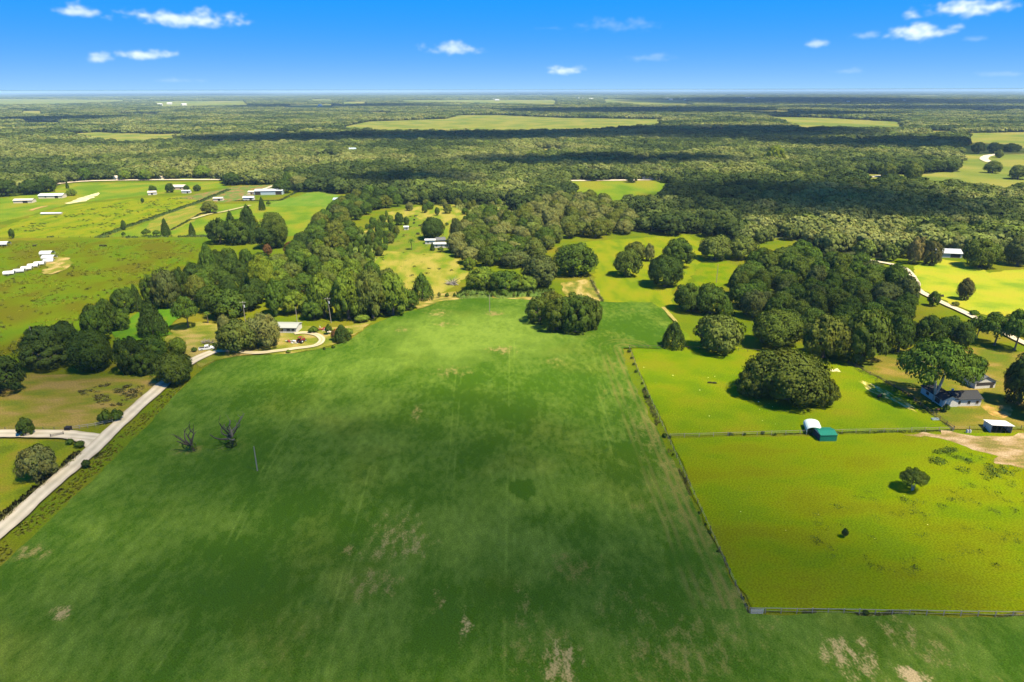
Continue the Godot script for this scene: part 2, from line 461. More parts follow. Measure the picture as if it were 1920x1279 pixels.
const TREES := [
	["oak", -163.0, -197.4, 9.0, 12.7, "dark", "big dark round oak at the far left edge of the front pasture"],
	["thick", -161.6, -219.8, 8.9, 9.4, "vine", "vine covered dark tree at the left front corner of the tree belt"],
	["oak", -170.2, -232.2, 8.2, 11.0, "dark", "dark wide tree behind the vine covered one at the belt corner"],
	["oak", -165.2, -236.3, 5.9, 11.6, "dark", "dark tree with a high rounded top, second behind the belt corner"],
	["big", -144.2, -217.4, 8.7, 14.8, "deep", "largest dark tree in the middle of the tree belt's front row"],
	["oak", -158.4, -244.6, 6.7, 14.7, "green", "mid green tree on the pasture side of the belt, left of the lawn"],
	["oak", -160.0, -255.7, 5.3, 13.9, "deep", "dark tree standing higher than the lawn at the belt's back"],
	["thick", -157.0, -258.9, 4.3, 8.1, "green", "soft green tree at the left end of the small bright lawn"],
	["thick", -129.8, -215.4, 6.0, 12.5, "dark", "very dark narrow-topped tree in the belt's front row below the lawn"],
	["oak", -125.3, -221.8, 7.1, 10.9, "green", "paler green tree between the dark belt trees and the round roadside tree"],
	["oak", -121.1, -231.9, 3.9, 6.5, "bright", "small light green tree just above the round roadside tree"],
	["big", -110.5, -205.1, 7.7, 11.0, "oakg", "dense round oak at the end of the straight gravel lane"],
	["thick", -124.1, -213.6, 4.5, 8.7, "deep", "low dark tree tucked left of the round roadside oak"],
	["cone", -140.8, -252.3, 5.9, 13.4, "dark", "dark egg-shaped cedar alone on the small bright lawn"],
	["thick", -166.4, -279.8, 4.8, 11.9, "deep", "green column-like tree at the lawn's upper left corner"],
	["cone", -162.8, -283.2, 3.0, 11.7, "dark", "dark pointed cedar behind the upper left end of the lawn"],
	["thick", -160.7, -292.5, 4.3, 13.7, "deep", "dark tall tree at the left of the grey-green pair above the lawn"],
	["thick", -152.0, -288.1, 6.1, 17.9, "grey", "tall grey-green tree directly above the small lawn"],
	["thick", -152.5, -303.4, 4.7, 14.8, "dark", "almost black narrow tree right of the grey-green tree above the lawn"],
	["oak", -158.7, -330.6, 7.2, 10.2, "dark", "low dark tree on the pasture edge at the top of the left wood"],
	["cone", -156.0, -342.3, 6.3, 16.8, "green", "tall green cypress-like tree rising at the pasture edge of the left wood"],
	["oak", -142.1, -295.9, 6.0, 13.0, "olive", "light olive flat-topped tree with a visible trunk in the left wood"],
	["pine", -130.6, -260.2, 6.5, 14.0, "green", "pine with a bare leaning trunk beside the yard"],
	["palm", -125.1, -266.3, 1.5, 5.7, "green", "small palm beside the pine at the yard's edge"],
	["oak", -119.8, -273.0, 9.9, 13.2, "deep", "dark broad tree behind the yard's spreading oak"],
	["oak", -129.3, -304.2, 3.5, 8.0, "yellow", "small yellow-green tree inside the left wood"],
	["big", -115.1, -305.2, 7.7, 20.7, "yellow", "tall bright yellow-green tree at the back of the left wood"],
	["oak", -140.1, -351.7, 4.2, 13.0, "green", "rounded green tree beside the red-brown trees"],
	["cone", -154.5, -371.8, 2.4, 7.5, "dark", "small dark cedar between the belt and the dark clump"],
	["thick", -141.0, -333.4, 5.4, 10.1, "deep", "dark low tree left of the yellow-green tree in the left wood"],
	["thick", -183.0, -423.5, 9.1, 16.2, "dark", "leftmost dark tree of the clump in the upper left paddock"],
	["cone", -180.4, -437.0, 5.2, 17.2, "dark", "pointed dark tree second from the left in the paddock clump"],
	["thick", -171.2, -421.6, 8.7, 15.8, "deep", "low bushy tree in front of the paddock clump's middle"],
	["cone", -165.0, -425.9, 8.1, 22.6, "dark", "tallest pointed dark tree in the paddock clump"],
	["big", -144.4, -411.9, 10.1, 22.3, "oakg", "broad tall tree at the right end of the paddock clump"],
	["oak", -148.8, -407.7, 8.1, 15.0, "dark", "dark tree between the pointed and the broad one in the paddock clump"],
	["oak", -141.6, -389.2, 3.4, 7.0, "red", "small round red-brown tree beside the paddock clump"],
	["oak", -125.8, -387.1, 6.5, 9.6, "red", "wide dull red tree at the left wood's upper edge"],
	["oak", -100.7, -235.2, 9.1, 12.3, "oakl", "spreading oak with pale top, left half of the pair hiding the white house"],
	["oak", -92.1, -239.0, 8.4, 13.4, "moss", "spreading oak with light mossy top beside the white house roof"],
	["oak", -112.6, -253.0, 3.2, 8.3, "moss", "small tan-green oak at the left shoulder of the spreading oaks"],
	["cone", -64.8, -244.3, 3.7, 6.6, "dark", "dark bushy cedar at the right end of the yard"],
	["bush", -67.8, -245.2, 1.6, 5.2, "red", "red-brown shrub against the dark cedar in the yard"],
	["bush", -63.5, -249.7, 2.1, 4.3, "bright", "light green shrub behind the dark cedar in the yard"],
	["bush", -66.2, -236.2, 0.9, 1.7, "dark", "small dark shrub on the yard's lower edge, below the cedar"],
	["bush", -69.1, -234.4, 0.7, 1.7, "dark", "tiny dark shrub left of the one below the cedar"],
	["bush", -78.3, -253.6, 2.3, 3.2, "green", "round green shrub right of the white house"],
	["bush", -71.8, -251.9, 1.7, 4.9, "deep", "dark green shrub among the junk at the yard's back"],
	["bush", -81.6, -232.0, 1.1, 1.6, "bright", "small light shrub on the curved yard track's edge"],
	["bush", -110.3, -237.2, 1.2, 2.5, "dark", "dark shrub beside the parked white pickup"],
	["bush", -116.4, -233.3, 1.2, 2.2, "green", "small green shrub left of the parked white pickup"],
	["bush", -61.8, -267.6, 4.0, 3.7, "bright", "low bright shrub at the wood's foot by the field corner"],
	["oak", -50.7, -277.3, 8.0, 19.3, "bright", "bright oak at the right tip of the sunlit wood by the field"],
	["oak", -58.5, -273.0, 7.9, 22.6, "oakl", "tall sunlit oak with pale bare limbs, second from the wood's right tip"],
	["oak", -68.3, -271.4, 7.4, 21.3, "bright", "sunlit bright oak behind the tall utility pole"],
	["oak", -79.1, -274.2, 7.5, 19.2, "bright", "sunlit oak in the front row left of the tall utility pole"],
	["oak", -92.9, -279.7, 7.1, 10.1, "bright", "sunlit oak right above the white house roof"],
	["oak", -82.8, -271.6, 5.6, 9.0, "green", "lower green oak between the white house and the tall utility pole"],
	["oak", -100.4, -277.5, 5.9, 16.6, "green", "green oak behind the left end of the white house"],
	["thick", -45.9, -285.6, 5.2, 9.5, "green", "low green tree at the very tip of the sunlit wood"],
	["cone", -41.1, -300.2, 5.6, 11.9, "green", "separate cone-shaped green tree at the top left of the green field"],
	["big", -50.8, -435.5, 9.3, 14.5, "dark", "dark dome-shaped tree above the white trailers"],
	["oak", 31.7, -344.4, 13.9, 17.1, "deep", "large dark oak at the right end of the centre wood"],
	["oak", 13.2, -323.9, 11.0, 15.7, "grey", "grey-green oak in front of the large dark one in the centre wood"],
	["oak", -14.1, -316.8, 9.8, 11.2, "bright", "bright bushy oak at the left front of the centre wood"],
	["thick", -3.0, -311.8, 7.9, 10.9, "green", "leafy green tree in the front row of the centre wood"],
	["thick", 6.4, -312.4, 6.3, 8.1, "bright", "low bright tree in the front row, right of the leafy green one"],
	["oak", -5.2, -369.1, 10.6, 12.5, "deep", "dark oak at the back of the centre wood behind the bright bushy one"],
	["oak", 2.4, -362.9, 10.2, 9.1, "grey", "grey-green oak behind the centre wood's front row"],
	["thick", -22.7, -355.1, 3.7, 6.9, "bright", "small bright round tree left of the centre wood"],
	["bush", -3.4, -302.8, 2.5, 4.6, "green", "dark green cone shrub on the tan strip by the green field"],
	["thick", 11.5, -266.4, 6.6, 11.2, "oakg", "leftmost tree of the dense thicket standing in the green field"],
	["thick", 17.9, -256.4, 7.0, 13.8, "oakg", "front tree in the middle of the thicket standing in the green field"],
	["thick", 24.9, -253.5, 6.5, 14.2, "deep", "front tree right of the middle in the thicket in the green field"],
	["thick", 30.8, -257.6, 5.3, 13.8, "oakg", "rightmost tree of the dense thicket standing in the green field"],
	["thick", 17.1, -281.5, 6.2, 9.6, "olive", "olive tree at the back left of the thicket in the green field"],
	["thick", 26.8, -275.1, 7.5, 9.6, "deep", "dark tree at the back right of the thicket in the green field"],
	["oak", 58.6, -340.9, 9.3, 14.5, "oakg", "rounded oak alone on the bright slope, left of the larger one"],
	["oak", 69.3, -376.2, 7.8, 10.9, "olive", "paler oak just behind the rounded oak on the bright slope"],
	["oak", 76.5, -373.2, 3.6, 10.3, "moss", "thin tan-leaved tree between the two oaks on the bright slope"],
	["big", 74.6, -321.3, 10.9, 16.2, "dark", "large dark leaning oak with bare low limbs on the bright slope"],
	["oak", 89.9, -360.9, 10.4, 15.7, "deep", "dark oak joined to the back of the large leaning oak"],
	["oak", 114.3, -375.8, 11.7, 14.4, "oakl", "wide oak with a lifted crown right of the bright slope"],
	["oak", 129.4, -379.8, 10.6, 13.6, "oakl", "wide oak with a lifted crown, right half of the pair by the dark pole"],
	["oak", 76.6, -282.4, 8.4, 12.3, "deep", "left tree of the round thicket at the green field's upper right corner"],
	["oak", 84.8, -278.3, 8.9, 13.2, "deep", "right tree of the round thicket at the green field's upper right corner"],
	["cone", 90.5, -276.5, 4.1, 7.6, "green", "small green cone tree at the right foot of the round thicket"],
	["cone", 59.9, -237.6, 4.8, 9.7, "dark", "dark round cedar on the pasture fence beside the green field"],
	["oak", 74.7, -233.9, 11.4, 14.3, "oakl", "wide grey-green oak with drooping limbs over the pasture fence"],
	["big", 84.9, -192.1, 15.0, 16.0, "oakb", "huge dome-shaped oak in the upper right pasture"],
	["thick", 74.9, -194.3, 5.5, 9.2, "oakb", "low lobe-like oak joined to the left side of the huge dome-shaped oak"],
	["thick", 93.8, -187.5, 4.7, 9.7, "oakb", "low oak joined to the right side of the huge dome-shaped oak"],
	["big", 98.9, -238.6, 11.2, 14.8, "oakg", "broad rounded oak at the front left of the right-hand wood"],
	["oak", 111.1, -227.0, 9.6, 16.5, "olive", "olive oak beside the broad rounded one at the right-hand wood's front"],
	["oak", 123.5, -223.3, 10.2, 19.6, "oakg", "tall many-lobed oak at the right end of the wood's front row"],
	["oak", 140.6, -231.8, 6.4, 14.9, "deep", "dark tree at the right corner of the right-hand wood"],
	["oak", 156.9, -241.3, 6.3, 10.9, "deep", "dark tree between the right-hand wood and the white-trunked tree"],
	["oak", 164.3, -242.2, 6.1, 11.0, "green", "green tree by the road bend behind the white-trunked tree"],
	["stem", 129.3, -189.7, 12.3, 20.2, "green", "big spreading tree with two pale trunks beside the white house"],
	["oak", 153.4, -187.5, 7.1, 16.4, "dark", "tall dark tree at the right edge behind the small open shed"],
	["oak", 153.8, -177.0, 7.0, 16.5, "dark", "dark tree beyond the right edge behind the small open shed"],
	["oak", 166.6, -236.8, 5.4, 9.9, "deep", "dark green oak between the white-trunked tree and the pines"],
	["oak", 153.1, -246.2, 4.7, 7.6, "oakg", "brown-green oak behind the crown of the white-trunked tree, left side"],
	["oak", 198.3, -252.4, 5.9, 9.8, "green", "mid green oak beyond the pale road at the right edge"],
	["oak", 196.0, -262.8, 3.9, 5.6, "deep", "small dark oak on the pale road's bend above the pines"],
	["bush", 195.5, -274.3, 2.3, 2.9, "green", "green shrub on the pasture side of the pale road's bend"],
	["bush", 195.0, -286.9, 1.9, 2.8, "olive", "olive shrub on the pale road's edge left of the bend"],
	["pine", 180.4, -238.8, 7.4, 12.5, "green", "thin-trunked pine above the garage by the road"],
	["pine", 184.3, -233.6, 6.9, 15.8, "green", "thin-trunked pine at the right edge by the road"],
	["pine", 178.5, -246.2, 5.1, 9.7, "green", "smaller pine left of the two by the road"],
	["oak", 205.5, -297.2, 4.6, 10.2, "brown", "lone dark upright tree on the bright yellow pasture"],
	["oak", 186.1, -288.4, 3.1, 6.8, "deep", "small dark tree on the edge of the pale road"],
	["thick", 221.3, -366.5, 5.3, 14.9, "tan", "tall tree with tan dead top beside the pale road"],
	["thick", 228.1, -363.0, 5.5, 13.9, "brown", "tall brownish tree right of the tan-topped one"],
	["oak", 251.2, -357.0, 11.8, 15.7, "oakg", "wide oak with drooping limbs at the back of the bright yellow pasture"],
	["oak", 274.5, -361.8, 8.7, 15.5, "grey", "grey-green tree at the back right corner of the bright yellow pasture"],
	["stem", 95.4, -140.4, 3.4, 5.9, "oakg", "small leaning tree with a pale trunk alone in the lower right pasture"],
	["bush", 70.9, -122.1, 0.8, 2.9, "dark", "single dark upright shrub in the lower right pasture"],
	["bush", 128.4, -182.3, 1.3, 3.1, "deep", "round green shrub at the corner of the white house"],
	["oak", -117.0, -147.2, 5.6, 8.9, "moss", "grey-green oak leaning beside the gravel lane in the foreground"],
	["oak", -135.3, -169.1, 2.8, 5.4, "deep", "small round dark tree on the driveway's edge"],
	["bush", -117.1, -176.5, 2.3, 4.4, "deep", "left dark shrub beside the driveway fence"],
	["bush", -114.7, -177.8, 2.2, 4.1, "deep", "right dark shrub beside the driveway fence"],
	["bush", -108.2, -151.8, 1.2, 2.7, "dark", "small dark shrub on the lane's grass verge"],
	["bush", -116.4, -162.4, 1.6, 2.1, "deep", "low weedy shrub in the inside corner of the driveway bend"],
	["bush", -119.9, -164.0, 1.2, 1.9, "green", "light weedy shrub left of the driveway bend"],
	["bush", -75.5, -162.2, 1.9, 1.8, "dark", "dark scrub around the foot of the right dead tree"],
	["oak", -235.7, -535.5, 7.9, 9.5, "olive", "olive round oak alone in the middle of the upper left paddocks"],
	["oak", -283.3, -704.1, 10.8, 13.4, "dark", "dark round tree beside the pale far lane"],
	["oak", -321.4, -651.7, 5.0, 8.9, "dark", "very dark round tree left of the tan farmhouse"],
	["oak", -300.1, -661.9, 4.6, 6.1, "dark", "dark round tree right of the small white shed"],
	["oak", -312.3, -665.1, 3.6, 5.2, "dark", "dark tree in front of the tan farmhouse"],
	["oak", -339.7, -655.1, 4.5, 6.6, "deep", "small tree behind the white hut in the paddock"],
	["cone", -228.0, -446.5, 3.5, 11.2, "dark", "tall dark twin cedar on the fence line"],
	["bush", -241.0, -446.4, 3.2, 5.3, "deep", "rounded shrub left of the twin cedar on the fence line"],
	["bush", -234.1, -446.2, 2.8, 4.6, "green", "paler shrub touching the twin cedar on the fence line"],
	["cone", -211.9, -449.1, 2.3, 8.2, "dark", "slim dark cedar on the fence line right of the twin cedar"],
	["cone", -199.9, -549.5, 3.0, 10.2, "dark", "slim cedar in front of the long metal barn"],
	["oak", -324.6, -439.7, 2.1, 6.7, "deep", "small spindly tree at the paddock's left"],
	["oak", -267.2, -467.9, 2.2, 7.1, "deep", "small tree where the diagonal hedge meets the fence line"],
	["bush", -255.6, -445.6, 1.6, 3.3, "dark", "small dark shrub below the tree at the diagonal hedge's end"],
	["oak", -402.6, -632.3, 5.4, 6.3, "bright", "light green round tree beside the white farm shed"],
	["cone", -436.1, -680.8, 1.8, 7.0, "dark", "tiny dark cedar behind the light green round tree"],
	["oak", -446.4, -643.0, 11.4, 13.7, "dark", "dark oak in front of the far left forest edge"],
	["oak", -441.3, -656.7, 11.1, 15.9, "dark", "second dark oak in front of the far left forest edge"],
	["oak", -461.4, -630.2, 12.2, 15.2, "dark", "dark oak at the left end of the far left forest edge"],
	["oak", -214.6, -647.6, 11.5, 12.6, "dark", "dark oak right behind the long metal barn"],
	["oak", -205.8, -668.7, 11.3, 14.1, "moss", "grey mossy oak right of the long metal barn"],
	["cone", -222.1, -688.4, 6.4, 15.0, "green", "green pointed tree behind the long metal barn"],
	["bush", -201.7, -570.3, 2.2, 4.6, "deep", "shrub in front of the long metal barn's wall"],
	["oak", -316.9, -591.5, 1.8, 3.9, "dark", "tiny dark bush on the diagonal hedge in the paddock"],
	["oak", 691.9, -1045.9, 11.9, 16.9, "oakl", "leftmost round oak of the row of three on the far right pasture"],
	["oak", 720.7, -1054.6, 12.8, 16.3, "oakl", "middle oak of the row of three on the far right pasture"],
	["oak", 759.9, -1074.6, 17.1, 13.3, "oakl", "rightmost wide oak of the row of three on the far right pasture"],
	["oak", 676.0, -976.1, 6.7, 11.8, "oakl", "small oak below the row of three beside the white curving lane"],
	["oak", 422.2, -731.0, 11.8, 17.7, "oakl", "round olive oak at the left of the far right pasture"],
	["oak", 547.9, -795.7, 11.6, 14.0, "oakl", "drooping oak on the far right pasture, left of the edge oak"],
	["oak", 537.2, -738.2, 13.0, 15.6, "oakl", "dark oak at the right edge of the far right pasture"],
	["oak", 406.9, -758.1, 10.5, 16.2, "oakl", "round oak at the far forest's foot on the far road"],
	["oak", 358.4, -741.0, 11.4, 13.5, "oakl", "oak overhanging the right part of the far road"],
	["oak", 124.2, -717.0, 8.3, 11.1, "oakl", "oak at the far road's left part before the distant green field"],
	["oak", 331.5, -883.5, 14.8, 24.9, "yellow", "yellow-leaved oak standing out of the distant forest on the right"],
	["oak", -456.1, -744.2, 9.7, 13.7, "green", "mid green oak at the left end of the far lane's row"],
	["oak", -415.0, -747.5, 8.6, 11.1, "bright", "bright oak in the middle of the far lane's row"],
	["oak", -391.8, -746.8, 8.0, 11.7, "bright", "second bright oak in the far lane's row"],
	["oak", -368.0, -757.2, 10.4, 12.2, "oakl", "pale oak in the far lane's row above the tan farmhouse"],
	["oak", -340.3, -767.1, 11.7, 13.4, "bright", "bright oak at the right end of the far lane's row"],
	["oak", -96.0, -474.7, 3.4, 7.0, "green", "small leafy tree at the clearing's upper left"],
	["oak", -82.1, -460.6, 2.4, 6.2, "dark", "small round dark tree left of the little white hut"],
	["oak", -80.1, -483.0, 4.2, 9.3, "dark", "dark tree behind the little white hut"],
	["oak", -74.6, -483.9, 2.7, 6.1, "deep", "smaller tree right of the dark one behind the little white hut"],
	["oak", -84.3, -425.0, 3.0, 7.7, "deep", "dark upright tree at the clearing's left edge"],
	["oak", -82.0, -441.1, 2.4, 4.6, "deep", "sparse young tree left of the clearing's middle"],
	["oak", -87.5, -412.2, 2.3, 8.2, "deep", "young upright tree in the scrub left of the clearing"],
	["oak", -90.1, -406.0, 1.9, 6.9, "deep", "thin young tree in the scrub left of the clearing"],
	["oak", -101.4, -427.7, 6.8, 9.9, "green", "bushy green tree at the left of the clearing"],
	["cone", -81.9, -417.8, 1.7, 4.8, "dark", "narrow dark cedar at the clearing's left edge"],
	["oak", -56.9, -522.9, 2.4, 6.6, "deep", "upright small tree on the yellow strip behind the clearing"],
	["bush", -45.8, -480.8, 1.5, 2.8, "dark", "tiny round shrub right of the dark dome-shaped tree"],
	["oak", -35.2, -425.8, 4.7, 15.5, "grey", "grey tree right of the white trailers"],
	["cone", -47.4, -401.1, 1.6, 4.9, "dark", "small dark cedar in front of the white trailers"],
	["bush", -42.2, -397.2, 2.2, 3.5, "deep", "shrub below the long white trailer"],
	["palm", -60.1, -403.3, 2.6, 7.4, "deep", "lone leaning palm-like tree in the clearing"],
	["bush", 42.8, -232.3, 0.9, 1.3, "deep", "dark fence-line weed shrub, first from the pasture's upper corner"],
	["bush", 42.6, -225.8, 0.6, 1.0, "dark", "dark fence-line weed shrub, second from the pasture's upper corner"],
	["bush", 42.3, -219.9, 0.7, 1.0, "dark", "dark fence-line weed shrub, third from the pasture's upper corner"],
	["bush", 42.1, -213.3, 0.8, 1.2, "deep", "dark fence-line weed shrub, fourth from the pasture's upper corner"],
	["bush", 42.3, -203.3, 0.5, 1.0, "dark", "dark fence-line weed shrub, fifth from the pasture's upper corner"],
	["bush", 42.4, -199.2, 0.6, 1.0, "dark", "dark fence-line weed shrub, sixth from the pasture's upper corner"],
	["bush", 42.0, -193.0, 0.9, 1.3, "deep", "dark fence-line weed shrub, seventh from the pasture's upper corner"],
	["bush", 42.1, -167.4, 0.9, 1.3, "dark", "dark fence-line weed shrub, eighth from the pasture's upper corner"],
	["bush", 43.3, -166.6, 0.5, 1.0, "dark", "dark fence-line weed shrub, ninth from the pasture's upper corner"],
	["bush", 42.1, -157.2, 0.4, 1.0, "deep", "dark fence-line weed shrub, tenth from the pasture's upper corner"],
	["bush", 42.1, -130.9, 0.4, 1.0, "dark", "dark fence-line weed shrub, eleventh from the pasture's upper corner"],
	["bush", 42.4, -126.6, 0.4, 1.0, "dark", "dark fence-line weed shrub, twelfth from the pasture's upper corner"],
	["bush", 42.5, -123.6, 0.6, 1.0, "deep", "dark fence-line weed shrub, thirteenth from the pasture's upper corner"],
	["bush", 42.4, -117.1, 0.4, 1.0, "dark", "dark fence-line weed shrub, fourteenth from the pasture's upper corner"],
	["bush", 43.2, -103.3, 0.5, 1.0, "dark", "dark fence-line weed shrub, fifteenth from the pasture's upper corner"],
	["bush", 43.2, -101.6, 0.4, 1.0, "deep", "dark fence-line weed shrub, sixteenth from the pasture's upper corner"],
	["bush", 64.4, -99.6, 0.7, 1.0, "dark", "dark round shrub on the bottom fence of the right pasture"],
	["bush", 60.4, -168.4, 0.6, 1.0, "deep", "small shrub on the cross fence, first from the left"],
	["bush", 64.4, -168.3, 0.5, 1.0, "deep", "small shrub on the cross fence, second from the left"],
	["bush", 69.7, -169.0, 0.7, 1.1, "deep", "small shrub on the cross fence, third from the left"],
	["bush", 72.8, -168.2, 0.5, 1.0, "deep", "small shrub on the cross fence, fourth from the left"],
	["bush", -33.6, -301.9, 0.9, 3.4, "olive", "small scrub bush on the tan strip above the green field, first from the left"],
	["bush", -30.0, -302.9, 1.1, 2.6, "green", "small scrub bush on the tan strip above the green field, second from the left"],
	["bush", -26.6, -303.6, 0.9, 2.4, "deep", "small scrub bush on the tan strip above the green field, third from the left"],
	["bush", -20.6, -302.1, 1.2, 2.8, "olive", "small scrub bush on the tan strip above the green field, fourth from the left"],
	["bush", -11.1, -302.8, 1.1, 2.8, "green", "small scrub bush on the tan strip above the green field, fifth from the left"],
	["bush", -8.9, -303.5, 1.0, 2.4, "deep", "small scrub bush on the tan strip above the green field, sixth from the left"],
	["bush", 1.0, -301.7, 0.9, 2.9, "olive", "small scrub bush on the tan strip above the green field, seventh from the left"],
	["bush", 2.8, -302.4, 0.7, 3.9, "green", "small scrub bush on the tan strip above the green field, eighth from the left"],
	["bush", 7.7, -303.3, 0.9, 3.2, "deep", "small scrub bush on the tan strip above the green field, ninth from the left"],
	["wood", -135.6, -290.5, 5.6, 9.3, "deep", "dark green tree, leftmost in the front row of the left wood"],  # left wood: brighter tones to the right paint in its sunlit side
	["wood", -129.2, -283.3, 7.6, 11.5, "deep", "dark green tree, second from the left in the front row of the left wood"],
	["wood", -126.8, -295.9, 5.1, 11.9, "dark", "very dark tree, third from the left in the front row of the left wood"],
	["wood", -114.8, -285.2, 7.0, 11.5, "dark", "very dark tree, fourth from the left in the front row of the left wood"],
	["wood", -114.4, -294.7, 5.8, 12.3, "dark", "very dark tree, fifth from the left in the front row of the left wood"],
	["wood", -103.6, -289.7, 5.2, 12.1, "green", "mid green tree, sixth from the left in the front row of the left wood"],
	["wood", -89.9, -297.6, 5.4, 8.2, "deep", "dark green tree, seventh from the left in the front row of the left wood"],
	["wood", -83.2, -289.3, 7.3, 10.6, "bright", "bright green tree, eighth from the left in the front row of the left wood"],
	["wood", -73.7, -294.8, 5.7, 12.5, "bright", "bright green tree, ninth from the left in the front row of the left wood"],
	["wood", -69.9, -282.4, 5.8, 11.4, "green", "mid green tree, tenth from the left in the front row of the left wood"],
	["wood", -58.3, -285.0, 7.9, 10.5, "bright", "bright green tree, eleventh from the left in the front row of the left wood"],
	["wood", -55.2, -294.3, 6.6, 13.0, "green", "mid green tree, rightmost in the front row of the left wood"],
	["wood", -148.0, -314.7, 6.5, 10.7, "green", "mid green tree, leftmost in the second row of the left wood"],
	["wood", -143.3, -306.4, 6.5, 10.5, "green", "mid green tree, second from the left in the second row of the left wood"],
	["wood", -134.1, -313.3, 6.4, 8.6, "dark", "very dark tree, third from the left in the second row of the left wood"],
	["wood", -122.1, -310.6, 6.5, 10.3, "dark", "very dark tree, fourth from the left in the second row of the left wood"],
	["wood", -109.1, -311.8, 6.9, 11.8, "bright", "bright green tree, fifth from the left in the second row of the left wood"],
	["wood", -102.8, -299.8, 7.5, 10.8, "deep", "dark green tree, sixth from the left in the second row of the left wood"],
	["wood", -100.0, -315.6, 6.5, 8.5, "green", "mid green tree, seventh from the left in the second row of the left wood"],
	["wood", -86.7, -308.8, 6.5, 12.2, "oakl", "grey-green tree, eighth from the left in the second row of the left wood"],
	["wood", -74.8, -308.2, 5.4, 12.3, "oakl", "grey-green tree, ninth from the left in the second row of the left wood"],
	["wood", -68.7, -316.6, 5.9, 9.6, "bright", "bright green tree, tenth from the left in the second row of the left wood"],
	["wood", -63.6, -299.7, 6.4, 11.0, "green", "mid green tree, eleventh from the left in the second row of the left wood"],
	["wood", -57.8, -309.0, 7.2, 12.4, "oakl", "grey-green tree, rightmost in the second row of the left wood"],
	["wood", -150.4, -324.2, 5.5, 8.9, "deep", "dark green tree, leftmost in the third row of the left wood"],
	["wood", -140.4, -320.5, 5.7, 10.0, "deep", "dark green tree, second from the left in the third row of the left wood"],
	["wood", -134.7, -329.1, 5.7, 11.1, "dark", "very dark tree, third from the left in the third row of the left wood"],
	["wood", -126.2, -320.1, 5.2, 9.2, "deep", "dark green tree, fourth from the left in the third row of the left wood"],
	["wood", -120.1, -328.6, 6.4, 11.9, "bright", "bright green tree, fifth from the left in the third row of the left wood"],
	["wood", -114.8, -320.4, 6.0, 11.2, "green", "mid green tree, sixth from the left in the third row of the left wood"],
	["wood", -109.9, -330.7, 6.8, 10.8, "oakl", "grey-green tree, seventh from the left in the third row of the left wood"],
	["wood", -97.7, -333.6, 6.6, 8.7, "deep", "dark green tree, eighth from the left in the third row of the left wood"],
	["wood", -90.7, -323.9, 5.9, 12.0, "bright", "bright green tree, ninth from the left in the third row of the left wood"],
	["wood", -78.0, -321.4, 7.4, 10.3, "bright", "bright green tree, tenth from the left in the third row of the left wood"],
	["wood", -79.5, -331.3, 5.8, 12.4, "bright", "bright green tree, eleventh from the left in the third row of the left wood"],
	["wood", -69.9, -331.2, 5.4, 11.0, "green", "mid green tree, rightmost in the third row of the left wood"],
	["wood", -151.2, -334.4, 7.1, 8.8, "deep", "dark green tree, leftmost in the fourth row of the left wood"],
	["wood", -154.5, -350.0, 5.5, 12.1, "dark", "very dark tree, second from the left in the fourth row of the left wood"],
	["wood", -145.5, -343.6, 6.3, 9.1, "dark", "very dark tree, third from the left in the fourth row of the left wood"],
	["wood", -130.0, -337.9, 5.4, 11.1, "dark", "very dark tree, fourth from the left in the fourth row of the left wood"],
	["wood", -132.8, -350.7, 6.9, 11.0, "deep", "dark green tree, fifth from the left in the fourth row of the left wood"],
	["wood", -123.1, -353.7, 7.3, 9.4, "oakl", "grey-green tree, sixth from the left in the fourth row of the left wood"],
	["wood", -117.8, -339.6, 6.4, 10.4, "bright", "bright green tree, seventh from the left in the fourth row of the left wood"],
	["wood", -111.3, -350.0, 6.9, 10.9, "green", "mid green tree, eighth from the left in the fourth row of the left wood"],
	["wood", -102.5, -343.1, 5.9, 11.2, "green", "mid green tree, ninth from the left in the fourth row of the left wood"],
	["wood", -91.4, -342.4, 6.5, 9.7, "bright", "bright green tree, tenth from the left in the fourth row of the left wood"],
	["wood", -81.7, -351.3, 5.0, 9.6, "oakl", "grey-green tree, eleventh from the left in the fourth row of the left wood"],
	["wood", -76.5, -340.7, 6.4, 8.7, "oakl", "grey-green tree, rightmost in the fourth row of the left wood"],
	["wood", -153.4, -359.9, 6.6, 10.9, "deep", "dark green tree, leftmost in the fifth row of the left wood"],
	["wood", -120.8, -368.6, 5.3, 9.1, "green", "mid green tree, second from the left in the fifth row of the left wood"],
	["wood", -121.7, -378.4, 7.7, 11.8, "deep", "dark green tree, third from the left in the fifth row of the left wood"],
	["wood", -112.7, -362.3, 7.0, 10.2, "bright", "bright green tree, fourth from the left in the fifth row of the left wood"],
	["wood", -108.1, -375.9, 5.7, 12.4, "bright", "bright green tree, fifth from the left in the fifth row of the left wood"],
	["wood", -103.7, -365.3, 6.5, 11.8, "oakl", "grey-green tree, sixth from the left in the fifth row of the left wood"],
	["wood", -96.8, -353.9, 7.7, 13.6, "oakl", "grey-green tree, seventh from the left in the fifth row of the left wood"],
	["wood", -94.1, -365.9, 5.7, 10.7, "green", "mid green tree, eighth from the left in the fifth row of the left wood"],
	["wood", -83.7, -360.8, 5.2, 8.3, "oakl", "grey-green tree, rightmost in the fifth row of the left wood"],
	["oak", -124.4, -403.5, 7.3, 11.2, "dark", "very dark tree, leftmost in the front row of the diagonal tree line"],
	["oak", -128.6, -442.2, 5.7, 10.8, "dark", "very dark tree, second from the left in the front row of the diagonal tree line"],
	["oak", -111.2, -378.4, 6.4, 11.4, "grey", "grey tree, third from the left in the front row of the diagonal tree line"],
	["oak", -124.3, -427.7, 8.4, 11.7, "green", "mid green tree, fourth from the left in the front row of the diagonal tree line"],
